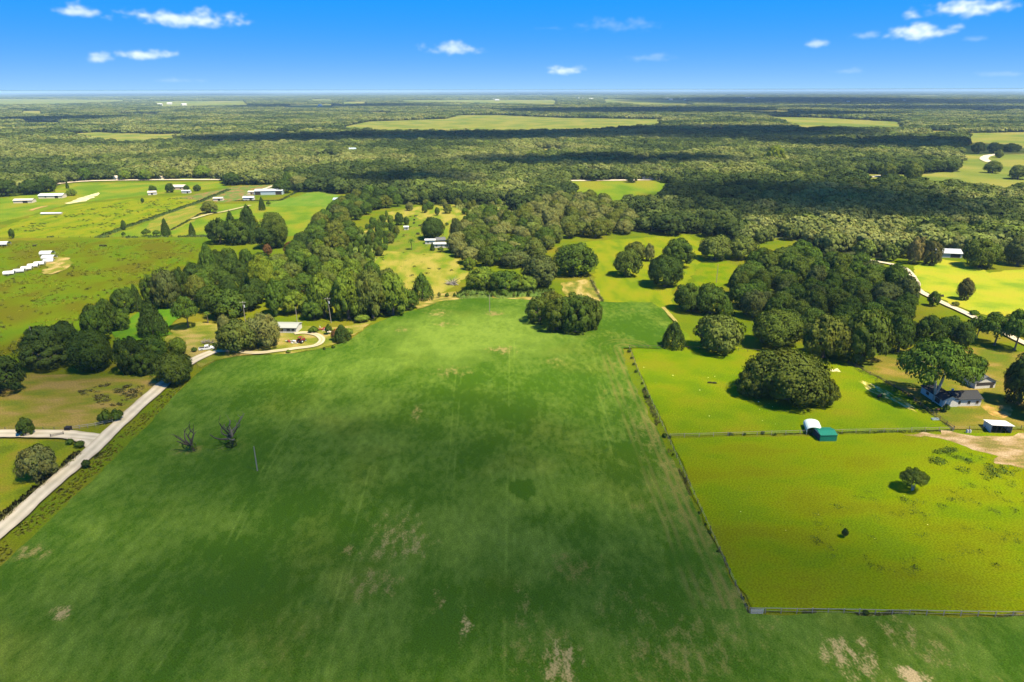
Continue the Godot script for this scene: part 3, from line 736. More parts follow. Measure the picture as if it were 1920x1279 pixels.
	["oak", -115.4, -394.9, 7.9, 12.1, "dark", "very dark tree, fifth from the left in the front row of the diagonal tree line"],
	["oak", -118.9, -416.3, 7.9, 9.6, "deep", "dark green tree, sixth from the left in the front row of the diagonal tree line"],
	["oak", -103.5, -391.9, 8.0, 12.7, "olive", "olive tree, seventh from the left in the front row of the diagonal tree line"],
	["oak", -112.7, -434.9, 8.4, 13.0, "olive", "olive tree, eighth from the left in the front row of the diagonal tree line"],
	["oak", -106.2, -407.9, 6.6, 9.6, "deep", "dark green tree, ninth from the left in the front row of the diagonal tree line"],
	["oak", -106.9, -420.1, 7.5, 9.5, "olive", "olive tree, tenth from the left in the front row of the diagonal tree line"],
	["oak", -110.1, -451.0, 8.0, 9.5, "deep", "dark green tree, rightmost in the front row of the diagonal tree line"],
	["oak", -132.7, -471.0, 7.6, 11.6, "olive", "olive tree, leftmost in the second row of the diagonal tree line"],
	["oak", -128.2, -456.4, 6.1, 9.8, "green", "mid green tree, second from the left in the second row of the diagonal tree line"],
	["oak", -134.4, -489.6, 7.1, 10.8, "green", "mid green tree, third from the left in the second row of the diagonal tree line"],
	["oak", -135.4, -515.0, 6.2, 10.6, "green", "mid green tree, fourth from the left in the second row of the diagonal tree line"],
	["oak", -129.2, -505.5, 7.9, 11.4, "grey", "grey tree, fifth from the left in the second row of the diagonal tree line"],
	["oak", -119.1, -471.5, 7.4, 11.4, "deep", "dark green tree, sixth from the left in the second row of the diagonal tree line"],
	["oak", -123.0, -495.6, 7.8, 11.4, "olive", "olive tree, seventh from the left in the second row of the diagonal tree line"],
	["oak", -114.0, -461.3, 6.9, 12.0, "olive", "olive tree, eighth from the left in the second row of the diagonal tree line"],
	["oak", -118.8, -482.5, 6.1, 8.4, "olive", "olive tree, ninth from the left in the second row of the diagonal tree line"],
	["oak", -123.0, -521.8, 6.8, 9.4, "dark", "very dark tree, tenth from the left in the second row of the diagonal tree line"],
	["oak", -115.1, -505.9, 6.1, 10.0, "deep", "dark green tree, rightmost in the second row of the diagonal tree line"],
	["oak", -135.9, -529.6, 6.0, 11.8, "green", "mid green tree, leftmost in the third row of the diagonal tree line"],
	["oak", -136.8, -553.8, 5.9, 11.0, "olive", "olive tree, second from the left in the third row of the diagonal tree line"],
	["oak", -129.9, -543.8, 8.3, 9.6, "green", "mid green tree, third from the left in the third row of the diagonal tree line"],
	["oak", -131.3, -569.4, 7.0, 8.8, "deep", "dark green tree, fourth from the left in the third row of the diagonal tree line"],
	["oak", -122.5, -553.0, 6.2, 8.9, "green", "mid green tree, fifth from the left in the third row of the diagonal tree line"],
	["oak", -119.4, -538.7, 8.1, 9.5, "olive", "olive tree, sixth from the left in the third row of the diagonal tree line"],
	["oak", -112.3, -529.1, 5.7, 10.3, "green", "mid green tree, seventh from the left in the third row of the diagonal tree line"],
	["oak", -118.9, -563.4, 6.9, 10.2, "deep", "dark green tree, eighth from the left in the third row of the diagonal tree line"],
	["oak", -109.9, -551.2, 8.3, 10.2, "dark", "very dark tree, ninth from the left in the third row of the diagonal tree line"],
	["oak", -102.7, -559.5, 7.4, 10.4, "olive", "olive tree, tenth from the left in the third row of the diagonal tree line"],
	["oak", -94.4, -567.0, 5.7, 10.4, "green", "mid green tree, rightmost in the third row of the diagonal tree line"],
	["oak", -135.8, -583.5, 7.5, 8.9, "dark", "very dark tree, leftmost in the fourth row of the diagonal tree line"],
	["oak", -134.8, -598.5, 6.0, 10.5, "olive", "olive tree, second from the left in the fourth row of the diagonal tree line"],
	["oak", -122.9, -578.6, 5.8, 9.7, "deep", "dark green tree, third from the left in the fourth row of the diagonal tree line"],
	["oak", -124.9, -591.9, 7.4, 9.2, "dark", "very dark tree, fourth from the left in the fourth row of the diagonal tree line"],
	["oak", -126.2, -611.5, 7.2, 12.4, "green", "mid green tree, fifth from the left in the fourth row of the diagonal tree line"],
	["oak", -123.9, -622.4, 5.9, 10.8, "dark", "very dark tree, sixth from the left in the fourth row of the diagonal tree line"],
	["oak", -109.6, -572.7, 5.6, 8.3, "deep", "dark green tree, seventh from the left in the fourth row of the diagonal tree line"],
	["oak", -113.2, -594.1, 7.8, 12.0, "dark", "very dark tree, eighth from the left in the fourth row of the diagonal tree line"],
	["oak", -113.7, -609.3, 5.5, 8.7, "green", "mid green tree, ninth from the left in the fourth row of the diagonal tree line"],
	["oak", -103.0, -598.4, 8.4, 12.9, "green", "mid green tree, tenth from the left in the fourth row of the diagonal tree line"],
	["oak", -99.6, -584.4, 5.8, 10.5, "dark", "very dark tree, rightmost in the fourth row of the diagonal tree line"],
	["young", -93.3, -370.6, 1.5, 3.8, "olive", "olive tree, leftmost in the front row of the clearing's left scrub"],
	["young", -90.2, -363.0, 2.3, 5.1, "deep", "dark green tree, second from the left in the front row of the clearing's left scrub"],
	["young", -88.4, -356.2, 2.9, 7.7, "bright", "bright green tree, third from the left in the front row of the clearing's left scrub"],
	["young", -94.3, -390.8, 2.4, 5.6, "deep", "dark green tree, fourth from the left in the front row of the clearing's left scrub"],
	["young", -90.4, -378.6, 3.2, 4.3, "deep", "dark green tree, fifth from the left in the front row of the clearing's left scrub"],
	["young", -82.3, -346.3, 2.8, 7.1, "bright", "bright green tree, sixth from the left in the front row of the clearing's left scrub"],
	["young", -85.3, -372.2, 2.6, 5.4, "deep", "dark green tree, seventh from the left in the front row of the clearing's left scrub"],
	["young", -80.7, -355.3, 3.1, 7.4, "olive", "olive tree, eighth from the left in the front row of the clearing's left scrub"],
	["young", -87.2, -388.3, 2.2, 6.4, "bright", "bright green tree, ninth from the left in the front row of the clearing's left scrub"],
	["young", -78.9, -365.4, 3.1, 4.4, "bright", "bright green tree, tenth from the left in the front row of the clearing's left scrub"],
	["young", -81.2, -380.9, 3.0, 5.5, "deep", "dark green tree, eleventh from the left in the front row of the clearing's left scrub"],
	["young", -78.3, -373.9, 2.5, 6.0, "bright", "bright green tree, twelfth from the left in the front row of the clearing's left scrub"],
	["young", -76.4, -387.4, 2.9, 5.8, "olive", "olive tree, rightmost in the front row of the clearing's left scrub"],
	["young", -99.8, -409.8, 1.7, 6.4, "olive", "olive tree, leftmost in the second row of the clearing's left scrub"],
	["young", -95.7, -398.1, 1.7, 6.1, "bright", "bright green tree, second from the left in the second row of the clearing's left scrub"],
	["young", -93.6, -405.2, 2.8, 5.8, "green", "mid green tree, third from the left in the second row of the clearing's left scrub"],
	["young", -95.4, -422.3, 2.9, 5.3, "green", "mid green tree, fourth from the left in the second row of the clearing's left scrub"],
	["young", -91.4, -414.2, 2.4, 4.9, "green", "mid green tree, fifth from the left in the second row of the clearing's left scrub"],
	["young", -85.9, -400.4, 2.5, 3.7, "deep", "dark green tree, sixth from the left in the second row of the clearing's left scrub"],
	["young", -86.8, -420.4, 1.9, 7.2, "olive", "olive tree, seventh from the left in the second row of the clearing's left scrub"],
	["young", -80.1, -395.6, 1.9, 6.6, "bright", "bright green tree, eighth from the left in the second row of the clearing's left scrub"],
	["young", -81.8, -408.5, 3.1, 7.3, "green", "mid green tree, ninth from the left in the second row of the clearing's left scrub"],
	["young", -76.9, -402.6, 3.1, 4.2, "green", "mid green tree, tenth from the left in the second row of the clearing's left scrub"],
	["young", -77.6, -414.1, 2.0, 6.7, "green", "mid green tree, eleventh from the left in the second row of the clearing's left scrub"],
	["young", -76.6, -422.5, 3.0, 4.3, "olive", "olive tree, twelfth from the left in the second row of the clearing's left scrub"],
	["young", -76.9, -429.8, 2.9, 5.7, "olive", "olive tree, rightmost in the second row of the clearing's left scrub"],
	["young", -101.1, -436.3, 2.4, 3.8, "deep", "dark green tree, leftmost in the third row of the clearing's left scrub"],
	["young", -101.6, -455.9, 2.2, 4.6, "bright", "bright green tree, second from the left in the third row of the clearing's left scrub"],
	["young", -99.7, -447.9, 2.3, 5.0, "bright", "bright green tree, third from the left in the third row of the clearing's left scrub"],
	["young", -93.1, -431.5, 2.0, 4.3, "bright", "bright green tree, fourth from the left in the third row of the clearing's left scrub"],
	["young", -92.7, -445.9, 3.1, 4.6, "green", "mid green tree, fifth from the left in the third row of the clearing's left scrub"],
	["young", -90.6, -438.8, 2.7, 3.5, "olive", "olive tree, sixth from the left in the third row of the clearing's left scrub"],
	["young", -89.4, -452.5, 2.6, 6.4, "green", "mid green tree, seventh from the left in the third row of the clearing's left scrub"],
	["young", -89.4, -459.6, 2.2, 6.1, "deep", "dark green tree, eighth from the left in the third row of the clearing's left scrub"],
	["young", -84.3, -432.9, 3.0, 7.5, "deep", "dark green tree, ninth from the left in the third row of the clearing's left scrub"],
	["young", -85.2, -445.7, 3.1, 5.6, "bright", "bright green tree, tenth from the left in the third row of the clearing's left scrub"],
	["young", -76.5, -436.8, 2.9, 3.6, "green", "mid green tree, eleventh from the left in the third row of the clearing's left scrub"],
	["young", -78.5, -454.1, 2.4, 4.7, "bright", "bright green tree, twelfth from the left in the third row of the clearing's left scrub"],
	["young", -76.1, -446.7, 2.5, 6.9, "olive", "olive tree, rightmost in the third row of the clearing's left scrub"],
	["young", -100.1, -470.5, 2.2, 3.7, "green", "mid green tree, leftmost in the fourth row of the clearing's left scrub"],
	["young", -96.2, -464.5, 2.3, 5.0, "deep", "dark green tree, second from the left in the fourth row of the clearing's left scrub"],
	["young", -99.6, -485.5, 2.8, 5.4, "deep", "dark green tree, third from the left in the fourth row of the clearing's left scrub"],
	["young", -93.7, -480.4, 1.6, 5.7, "bright", "bright green tree, fourth from the left in the fourth row of the clearing's left scrub"],
	["young", -89.8, -467.4, 2.7, 5.6, "deep", "dark green tree, fifth from the left in the fourth row of the clearing's left scrub"],
	["young", -95.4, -502.3, 2.9, 4.7, "bright", "bright green tree, sixth from the left in the fourth row of the clearing's left scrub"],
	["young", -93.0, -494.0, 3.2, 5.8, "green", "mid green tree, seventh from the left in the fourth row of the clearing's left scrub"],
	["young", -88.3, -475.8, 2.8, 3.8, "green", "mid green tree, eighth from the left in the fourth row of the clearing's left scrub"],
	["young", -93.2, -509.0, 1.5, 6.6, "bright", "bright green tree, ninth from the left in the fourth row of the clearing's left scrub"],
	["young", -86.1, -484.3, 2.8, 7.4, "bright", "bright green tree, tenth from the left in the fourth row of the clearing's left scrub"],
	["young", -82.2, -469.0, 2.3, 4.3, "bright", "bright green tree, rightmost in the fourth row of the clearing's left scrub"],
	["young", -50.0, -532.0, 4.1, 7.6, "olive", "olive tree, leftmost in the front row of the yellow strip's scrub"],
	["young", -36.1, -526.9, 3.4, 5.2, "green", "mid green tree, second from the left in the front row of the yellow strip's scrub"],
	["young", -22.7, -521.5, 4.4, 8.2, "bright", "bright green tree, third from the left in the front row of the yellow strip's scrub"],
	["young", -21.9, -534.0, 3.6, 7.6, "green", "mid green tree, fourth from the left in the front row of the yellow strip's scrub"],
	["young", -10.3, -511.4, 3.4, 6.2, "green", "mid green tree, fifth from the left in the front row of the yellow strip's scrub"],
	["young", -6.9, -526.5, 2.7, 6.0, "bright", "bright green tree, sixth from the left in the front row of the yellow strip's scrub"],
	["young", 0.8, -497.4, 3.1, 6.5, "green", "mid green tree, seventh from the left in the front row of the yellow strip's scrub"],
	["young", 7.0, -519.0, 3.7, 6.0, "moss", "pale mossy tree, eighth from the left in the front row of the yellow strip's scrub"],
	["young", 7.5, -532.0, 4.3, 7.8, "green", "mid green tree, rightmost in the front row of the yellow strip's scrub"],
	["young", -81.4, -546.2, 4.0, 7.1, "moss", "pale mossy tree, leftmost in the second row of the yellow strip's scrub"],
	["young", -67.8, -534.6, 2.7, 6.9, "green", "mid green tree, second from the left in the second row of the yellow strip's scrub"],
	["young", -65.5, -551.6, 4.3, 6.7, "green", "mid green tree, third from the left in the second row of the yellow strip's scrub"],
	["young", -52.7, -549.0, 2.9, 6.4, "moss", "pale mossy tree, fourth from the left in the second row of the yellow strip's scrub"],
	["young", -33.8, -545.2, 3.2, 7.4, "olive", "olive tree, fifth from the left in the second row of the yellow strip's scrub"],
	["young", -20.9, -546.8, 3.2, 4.7, "olive", "olive tree, sixth from the left in the second row of the yellow strip's scrub"],
	["young", -15.6, -557.6, 3.0, 5.8, "moss", "pale mossy tree, seventh from the left in the second row of the yellow strip's scrub"],
	["young", -5.4, -540.0, 3.2, 5.3, "bright", "bright green tree, eighth from the left in the second row of the yellow strip's scrub"],
	["young", 0.1, -551.4, 3.0, 4.8, "bright", "bright green tree, rightmost in the second row of the yellow strip's scrub"],
	["young", -70.8, -567.7, 3.5, 5.9, "olive", "olive tree, leftmost in the third row of the yellow strip's scrub"],
	["young", -56.4, -569.4, 3.4, 5.9, "olive", "olive tree, second from the left in the third row of the yellow strip's scrub"],
	["young", -44.1, -562.8, 4.1, 7.4, "olive", "olive tree, third from the left in the third row of the yellow strip's scrub"],
	["young", -39.1, -574.9, 2.6, 4.7, "green", "mid green tree, fourth from the left in the third row of the yellow strip's scrub"],
	["young", -31.2, -558.2, 3.1, 6.9, "olive", "olive tree, fifth from the left in the third row of the yellow strip's scrub"],
	["young", -27.1, -573.7, 3.6, 6.3, "bright", "bright green tree, sixth from the left in the third row of the yellow strip's scrub"],
	["young", -11.2, -573.8, 3.9, 5.7, "bright", "bright green tree, seventh from the left in the third row of the yellow strip's scrub"],
	["young", -4.5, -563.1, 4.0, 5.4, "olive", "olive tree, rightmost in the third row of the yellow strip's scrub"],
	["oak", -33.0, -395.4, 7.1, 11.1, "moss", "pale mossy tree, leftmost in the front row of the centre wood"],
	["oak", -29.7, -385.6, 6.0, 9.1, "moss", "pale mossy tree, second from the left in the front row of the centre wood"],
	["oak", -22.8, -369.2, 6.7, 9.6, "moss", "pale mossy tree, third from the left in the front row of the centre wood"],
	["oak", -20.2, -382.4, 7.8, 12.1, "oakl", "grey-green tree, fourth from the left in the front row of the centre wood"],
	["oak", -14.0, -362.1, 6.2, 11.5, "oakg", "brown-green tree, fifth from the left in the front row of the centre wood"],
	["oak", -11.9, -388.8, 8.4, 11.0, "oakg", "brown-green tree, sixth from the left in the front row of the centre wood"],
	["oak", -7.7, -399.5, 6.7, 8.6, "moss", "pale mossy tree, seventh from the left in the front row of the centre wood"],
	["oak", 0.8, -387.8, 7.0, 8.9, "moss", "pale mossy tree, eighth from the left in the front row of the centre wood"],
	["oak", 2.9, -398.9, 8.2, 9.9, "deep", "dark green tree, ninth from the left in the front row of the centre wood"],
	["oak", 5.7, -378.8, 7.9, 8.4, "deep", "dark green tree, tenth from the left in the front row of the centre wood"],
	["oak", 12.4, -391.1, 6.2, 10.0, "oakl", "grey-green tree, eleventh from the left in the front row of the centre wood"],
	["oak", 12.9, -371.5, 8.0, 11.8, "oakl", "grey-green tree, rightmost in the front row of the centre wood"],
	["oak", -33.7, -413.5, 8.2, 9.3, "moss", "pale mossy tree, leftmost in the second row of the centre wood"],
	["oak", -25.7, -419.5, 8.3, 12.1, "oakg", "brown-green tree, second from the left in the second row of the centre wood"],
	["oak", -24.2, -409.1, 6.8, 9.5, "oakg", "brown-green tree, third from the left in the second row of the centre wood"],
	["oak", -18.4, -399.6, 6.8, 10.4, "deep", "dark green tree, fourth from the left in the second row of the centre wood"],
	["oak", -18.7, -427.2, 6.6, 10.0, "oakg", "brown-green tree, fifth from the left in the second row of the centre wood"],
	["oak", -13.1, -409.1, 5.8, 9.4, "deep", "dark green tree, sixth from the left in the second row of the centre wood"],
	["oak", -6.2, -416.8, 6.9, 8.0, "oakl", "grey-green tree, seventh from the left in the second row of the centre wood"],
	["oak", 7.8, -422.7, 5.8, 9.5, "moss", "pale mossy tree, eighth from the left in the second row of the centre wood"],
	["oak", 10.2, -408.5, 5.6, 7.7, "oakg", "brown-green tree, ninth from the left in the second row of the centre wood"],
	["oak", 20.3, -415.0, 8.4, 11.4, "deep", "dark green tree, tenth from the left in the second row of the centre wood"],
	["oak", 21.3, -404.6, 6.1, 8.9, "oakl", "grey-green tree, eleventh from the left in the second row of the centre wood"],
	["oak", 26.1, -424.2, 7.9, 11.8, "oakl", "grey-green tree, rightmost in the second row of the centre wood"],
	["oak", -32.0, -448.6, 6.7, 9.1, "moss", "pale mossy tree, leftmost in the third row of the centre wood"],
	["oak", -30.3, -438.0, 7.9, 12.0, "moss", "pale mossy tree, second from the left in the third row of the centre wood"],
	["oak", -28.5, -462.2, 6.0, 8.7, "oakg", "brown-green tree, third from the left in the third row of the centre wood"],
	["oak", -22.4, -453.1, 6.5, 10.6, "oakl", "grey-green tree, fourth from the left in the third row of the centre wood"],
	["oak", -20.4, -442.2, 8.5, 9.4, "oakl", "grey-green tree, fifth from the left in the third row of the centre wood"],
	["oak", -12.3, -450.5, 5.9, 9.8, "oakg", "brown-green tree, sixth from the left in the third row of the centre wood"],
	["oak", -8.7, -433.1, 6.8, 9.8, "moss", "pale mossy tree, seventh from the left in the third row of the centre wood"],
	["oak", -5.2, -442.5, 7.8, 10.0, "moss", "pale mossy tree, eighth from the left in the third row of the centre wood"],
	["oak", -3.6, -456.6, 7.4, 8.9, "oakl", "grey-green tree, ninth from the left in the third row of the centre wood"],
	["oak", 5.1, -440.0, 6.6, 7.9, "moss", "pale mossy tree, tenth from the left in the third row of the centre wood"],
	["oak", 7.1, -454.8, 6.2, 10.5, "deep", "dark green tree, eleventh from the left in the third row of the centre wood"],
	["oak", 15.7, -433.6, 8.0, 9.5, "oakl", "grey-green tree, rightmost in the third row of the centre wood"],
	["oak", -28.3, -475.7, 8.0, 9.2, "deep", "dark green tree, leftmost in the fourth row of the centre wood"],
	["oak", -25.8, -486.8, 8.2, 11.2, "oakl", "grey-green tree, second from the left in the fourth row of the centre wood"],
	["oak", -25.9, -500.0, 6.1, 8.8, "oakg", "brown-green tree, third from the left in the fourth row of the centre wood"],
	["oak", -17.1, -477.5, 6.8, 10.6, "oakg", "brown-green tree, fourth from the left in the fourth row of the centre wood"],
	["oak", -16.2, -505.1, 7.2, 11.6, "deep", "dark green tree, fifth from the left in the fourth row of the centre wood"],
	["oak", -15.5, -493.0, 8.0, 10.6, "deep", "dark green tree, sixth from the left in the fourth row of the centre wood"],
	["oak", -13.3, -467.4, 7.4, 10.0, "moss", "pale mossy tree, seventh from the left in the fourth row of the centre wood"],
	["oak", -6.3, -488.5, 5.7, 10.6, "moss", "pale mossy tree, eighth from the left in the fourth row of the centre wood"],
	["oak", -2.8, -478.9, 7.5, 11.3, "oakg", "brown-green tree, ninth from the left in the fourth row of the centre wood"],
	["oak", -0.2, -467.1, 6.9, 9.6, "oakl", "grey-green tree, rightmost in the fourth row of the centre wood"],
	["oak", 10.0, -477.4, 6.2, 10.6, "oakl", "grey-green tree, leftmost in the front row of the mossy oak grove"],
	["oak", 15.7, -455.4, 6.3, 11.8, "oakl", "grey-green tree, second from the left in the front row of the mossy oak grove"],
	["oak", 16.3, -468.8, 6.5, 11.0, "moss", "pale mossy tree, third from the left in the front row of the mossy oak grove"],
	["oak", 27.8, -471.3, 6.9, 11.1, "moss", "pale mossy tree, fourth from the left in the front row of the mossy oak grove"],
	["oak", 27.6, -452.4, 7.4, 8.9, "moss", "pale mossy tree, fifth from the left in the front row of the mossy oak grove"],
	["oak", 37.1, -437.6, 6.6, 10.2, "olive", "olive tree, sixth from the left in the front row of the mossy oak grove"],
	["oak", 39.8, -465.0, 8.0, 10.5, "oakl", "grey-green tree, seventh from the left in the front row of the mossy oak grove"],
	["oak", 45.7, -445.1, 7.9, 9.6, "oakl", "grey-green tree, eighth from the left in the front row of the mossy oak grove"],
	["oak", 50.6, -469.7, 7.7, 9.0, "moss", "pale mossy tree, ninth from the left in the front row of the mossy oak grove"],
	["oak", 50.7, -458.9, 7.6, 10.3, "moss", "pale mossy tree, tenth from the left in the front row of the mossy oak grove"],
	["oak", 54.4, -438.9, 8.6, 11.8, "olive", "olive tree, eleventh from the left in the front row of the mossy oak grove"],
	["oak", 61.7, -469.7, 6.8, 8.3, "oakl", "grey-green tree, twelfth from the left in the front row of the mossy oak grove"],
	["oak", 62.2, -448.4, 7.3, 10.9, "olive", "olive tree, thirteenth from the left in the front row of the mossy oak grove"],
	["oak", 65.7, -458.4, 6.0, 8.8, "moss", "pale mossy tree, fourteenth from the left in the front row of the mossy oak grove"],
	["oak", 74.6, -451.4, 8.2, 9.4, "moss", "pale mossy tree, fifteenth from the left in the front row of the mossy oak grove"],
	["oak", 77.7, -461.7, 7.3, 9.8, "oakl", "grey-green tree, sixteenth from the left in the front row of the mossy oak grove"],
	["oak", 81.2, -473.2, 8.7, 11.3, "moss", "pale mossy tree, rightmost in the front row of the mossy oak grove"],
	["oak", 7.8, -493.1, 8.3, 11.5, "olive", "olive tree, leftmost in the second row of the mossy oak grove"],
	["oak", 10.3, -504.0, 7.4, 12.0, "olive", "olive tree, second from the left in the second row of the mossy oak grove"],
	["oak", 17.1, -487.5, 7.6, 8.6, "moss", "pale mossy tree, third from the left in the second row of the mossy oak grove"],
	["oak", 23.0, -501.2, 6.7, 10.4, "moss", "pale mossy tree, fourth from the left in the second row of the mossy oak grove"],
	["oak", 28.3, -485.5, 7.5, 12.2, "moss", "pale mossy tree, fifth from the left in the second row of the mossy oak grove"],
	["oak", 33.2, -497.6, 6.9, 9.7, "moss", "pale mossy tree, sixth from the left in the second row of the mossy oak grove"],
	["oak", 42.8, -477.5, 6.1, 10.8, "oakl", "grey-green tree, seventh from the left in the second row of the mossy oak grove"],
	["oak", 44.7, -497.7, 6.8, 11.0, "olive", "olive tree, eighth from the left in the second row of the mossy oak grove"],
	["oak", 45.7, -508.5, 9.0, 12.9, "moss", "pale mossy tree, ninth from the left in the second row of the mossy oak grove"],
	["oak", 50.3, -488.6, 6.0, 9.9, "olive", "olive tree, tenth from the left in the second row of the mossy oak grove"],
	["oak", 55.9, -499.9, 8.4, 12.5, "moss", "pale mossy tree, eleventh from the left in the second row of the mossy oak grove"],
	["oak", 59.7, -481.2, 8.7, 9.4, "moss", "pale mossy tree, twelfth from the left in the second row of the mossy oak grove"],
	["oak", 65.9, -495.5, 8.2, 12.2, "moss", "pale mossy tree, thirteenth from the left in the second row of the mossy oak grove"],
	["oak", 72.7, -504.3, 6.5, 9.0, "moss", "pale mossy tree, fourteenth from the left in the second row of the mossy oak grove"],
	["oak", 71.6, -479.3, 7.5, 10.5, "olive", "olive tree, fifteenth from the left in the second row of the mossy oak grove"],
	["oak", 76.5, -490.4, 6.5, 11.1, "olive", "olive tree, sixteenth from the left in the second row of the mossy oak grove"],
	["oak", 86.0, -501.8, 6.0, 9.0, "moss", "pale mossy tree, rightmost in the second row of the mossy oak grove"],
	["oak", 11.8, -519.0, 6.7, 10.0, "moss", "pale mossy tree, leftmost in the third row of the mossy oak grove"],
	["oak", 16.6, -539.5, 7.5, 8.6, "moss", "pale mossy tree, second from the left in the third row of the mossy oak grove"],
	["oak", 21.3, -524.7, 8.7, 10.5, "moss", "pale mossy tree, third from the left in the third row of the mossy oak grove"],
	["oak", 24.0, -514.3, 8.3, 10.1, "moss", "pale mossy tree, fourth from the left in the third row of the mossy oak grove"],
	["oak", 27.2, -537.0, 8.2, 9.0, "moss", "pale mossy tree, fifth from the left in the third row of the mossy oak grove"],
	["oak", 33.1, -527.9, 7.0, 11.4, "olive", "olive tree, sixth from the left in the third row of the mossy oak grove"],
	["oak", 34.5, -513.3, 7.2, 10.8, "moss", "pale mossy tree, seventh from the left in the third row of the mossy oak grove"],
	["oak", 40.0, -536.5, 7.6, 11.6, "moss", "pale mossy tree, eighth from the left in the third row of the mossy oak grove"],
	["oak", 50.2, -540.2, 8.4, 10.3, "oakl", "grey-green tree, ninth from the left in the third row of the mossy oak grove"],
	["oak", 52.4, -522.5, 9.0, 11.6, "moss", "pale mossy tree, tenth from the left in the third row of the mossy oak grove"],
	["oak", 55.9, -511.7, 7.1, 9.8, "moss", "pale mossy tree, eleventh from the left in the third row of the mossy oak grove"],
	["oak", 59.3, -532.8, 8.4, 9.4, "moss", "pale mossy tree, twelfth from the left in the third row of the mossy oak grove"],
	["oak", 69.6, -534.8, 6.3, 11.0, "olive", "olive tree, thirteenth from the left in the third row of the mossy oak grove"],
	["oak", 69.4, -517.8, 8.9, 10.8, "oakl", "grey-green tree, fourteenth from the left in the third row of the mossy oak grove"],
	["oak", 79.9, -528.4, 9.0, 10.7, "oakl", "grey-green tree, fifteenth from the left in the third row of the mossy oak grove"],
	["oak", 82.7, -539.6, 8.1, 8.8, "moss", "pale mossy tree, sixteenth from the left in the third row of the mossy oak grove"],
	["oak", 81.2, -514.2, 9.0, 11.8, "oakl", "grey-green tree, rightmost in the third row of the mossy oak grove"],
	["oak", 20.7, -553.1, 6.0, 11.6, "oakl", "grey-green tree, leftmost in the fourth row of the mossy oak grove"],
	["oak", 27.8, -567.1, 7.1, 10.5, "moss", "pale mossy tree, second from the left in the fourth row of the mossy oak grove"],
	["oak", 37.8, -575.5, 6.7, 10.7, "moss", "pale mossy tree, third from the left in the fourth row of the mossy oak grove"],
	["oak", 39.1, -552.0, 6.3, 11.0, "moss", "pale mossy tree, fourth from the left in the fourth row of the mossy oak grove"],
	["oak", 41.7, -587.7, 7.8, 9.9, "moss", "pale mossy tree, fifth from the left in the fourth row of the mossy oak grove"],
	["oak", 43.5, -564.5, 8.2, 12.0, "oakl", "grey-green tree, sixth from the left in the fourth row of the mossy oak grove"],
	["oak", 53.9, -591.1, 8.6, 9.0, "olive", "olive tree, seventh from the left in the fourth row of the mossy oak grove"],
	["oak", 52.6, -572.4, 8.6, 9.6, "olive", "olive tree, eighth from the left in the fourth row of the mossy oak grove"],
	["oak", 52.3, -551.1, 7.3, 8.8, "moss", "pale mossy tree, ninth from the left in the fourth row of the mossy oak grove"],
	["oak", 55.3, -561.6, 7.9, 12.5, "moss", "pale mossy tree, tenth from the left in the fourth row of the mossy oak grove"],
	["oak", 63.1, -572.1, 7.6, 12.0, "olive", "olive tree, eleventh from the left in the fourth row of the mossy oak grove"],
	["oak", 66.3, -584.9, 6.5, 11.6, "oakl", "grey-green tree, twelfth from the left in the fourth row of the mossy oak grove"],
	["oak", 62.5, -543.6, 8.8, 11.7, "oakl", "grey-green tree, thirteenth from the left in the fourth row of the mossy oak grove"],
	["oak", 65.3, -554.0, 7.4, 8.8, "olive", "olive tree, fourteenth from the left in the fourth row of the mossy oak grove"],
	["oak", 74.4, -568.0, 8.5, 10.4, "oakl", "grey-green tree, fifteenth from the left in the fourth row of the mossy oak grove"],
	["oak", 74.0, -545.6, 8.7, 10.5, "moss", "pale mossy tree, sixteenth from the left in the fourth row of the mossy oak grove"],
	["oak", 75.9, -556.8, 6.7, 11.8, "olive", "olive tree, rightmost in the fourth row of the mossy oak grove"],
	["wood", 107.8, -254.9, 6.5, 9.7, "deep", "dark green tree, leftmost in the front row of the right-hand wood"],
	["wood", 116.5, -261.8, 6.3, 11.2, "oakg", "brown-green tree, second from the left in the front row of the right-hand wood"],
	["wood", 116.0, -249.5, 7.5, 11.4, "deep", "dark green tree, third from the left in the front row of the right-hand wood"],
	["wood", 123.2, -242.4, 5.8, 11.4, "oakg", "brown-green tree, fourth from the left in the front row of the right-hand wood"],
	["wood", 127.9, -252.5, 6.5, 8.9, "deep", "dark green tree, fifth from the left in the front row of the right-hand wood"],
	["wood", 134.0, -261.8, 6.8, 9.1, "deep", "dark green tree, sixth from the left in the front row of the right-hand wood"],
	["wood", 132.5, -237.8, 7.7, 13.9, "green", "mid green tree, seventh from the left in the front row of the right-hand wood"],
	["wood", 143.6, -258.9, 7.5, 10.8, "green", "mid green tree, eighth from the left in the front row of the right-hand wood"],
	["wood", 140.9, -243.2, 7.1, 12.8, "oakg", "brown-green tree, ninth from the left in the front row of the right-hand wood"],
	["wood", 155.8, -261.6, 7.6, 11.4, "deep", "dark green tree, rightmost in the front row of the right-hand wood"],
	["wood", 101.6, -272.8, 7.1, 12.2, "grey", "grey tree, leftmost in the second row of the right-hand wood"],
	["wood", 107.5, -264.9, 6.5, 12.6, "deep", "dark green tree, second from the left in the second row of the right-hand wood"],
	["wood", 113.0, -273.6, 7.4, 11.1, "oakg", "brown-green tree, third from the left in the second row of the right-hand wood"],
	["wood", 122.0, -282.9, 7.0, 12.3, "deep", "dark green tree, fourth from the left in the second row of the right-hand wood"],
	["wood", 126.5, -273.8, 6.7, 12.9, "oakg", "brown-green tree, fifth from the left in the second row of the right-hand wood"],
	["wood", 140.3, -279.5, 8.2, 10.2, "oakg", "brown-green tree, sixth from the left in the second row of the right-hand wood"],
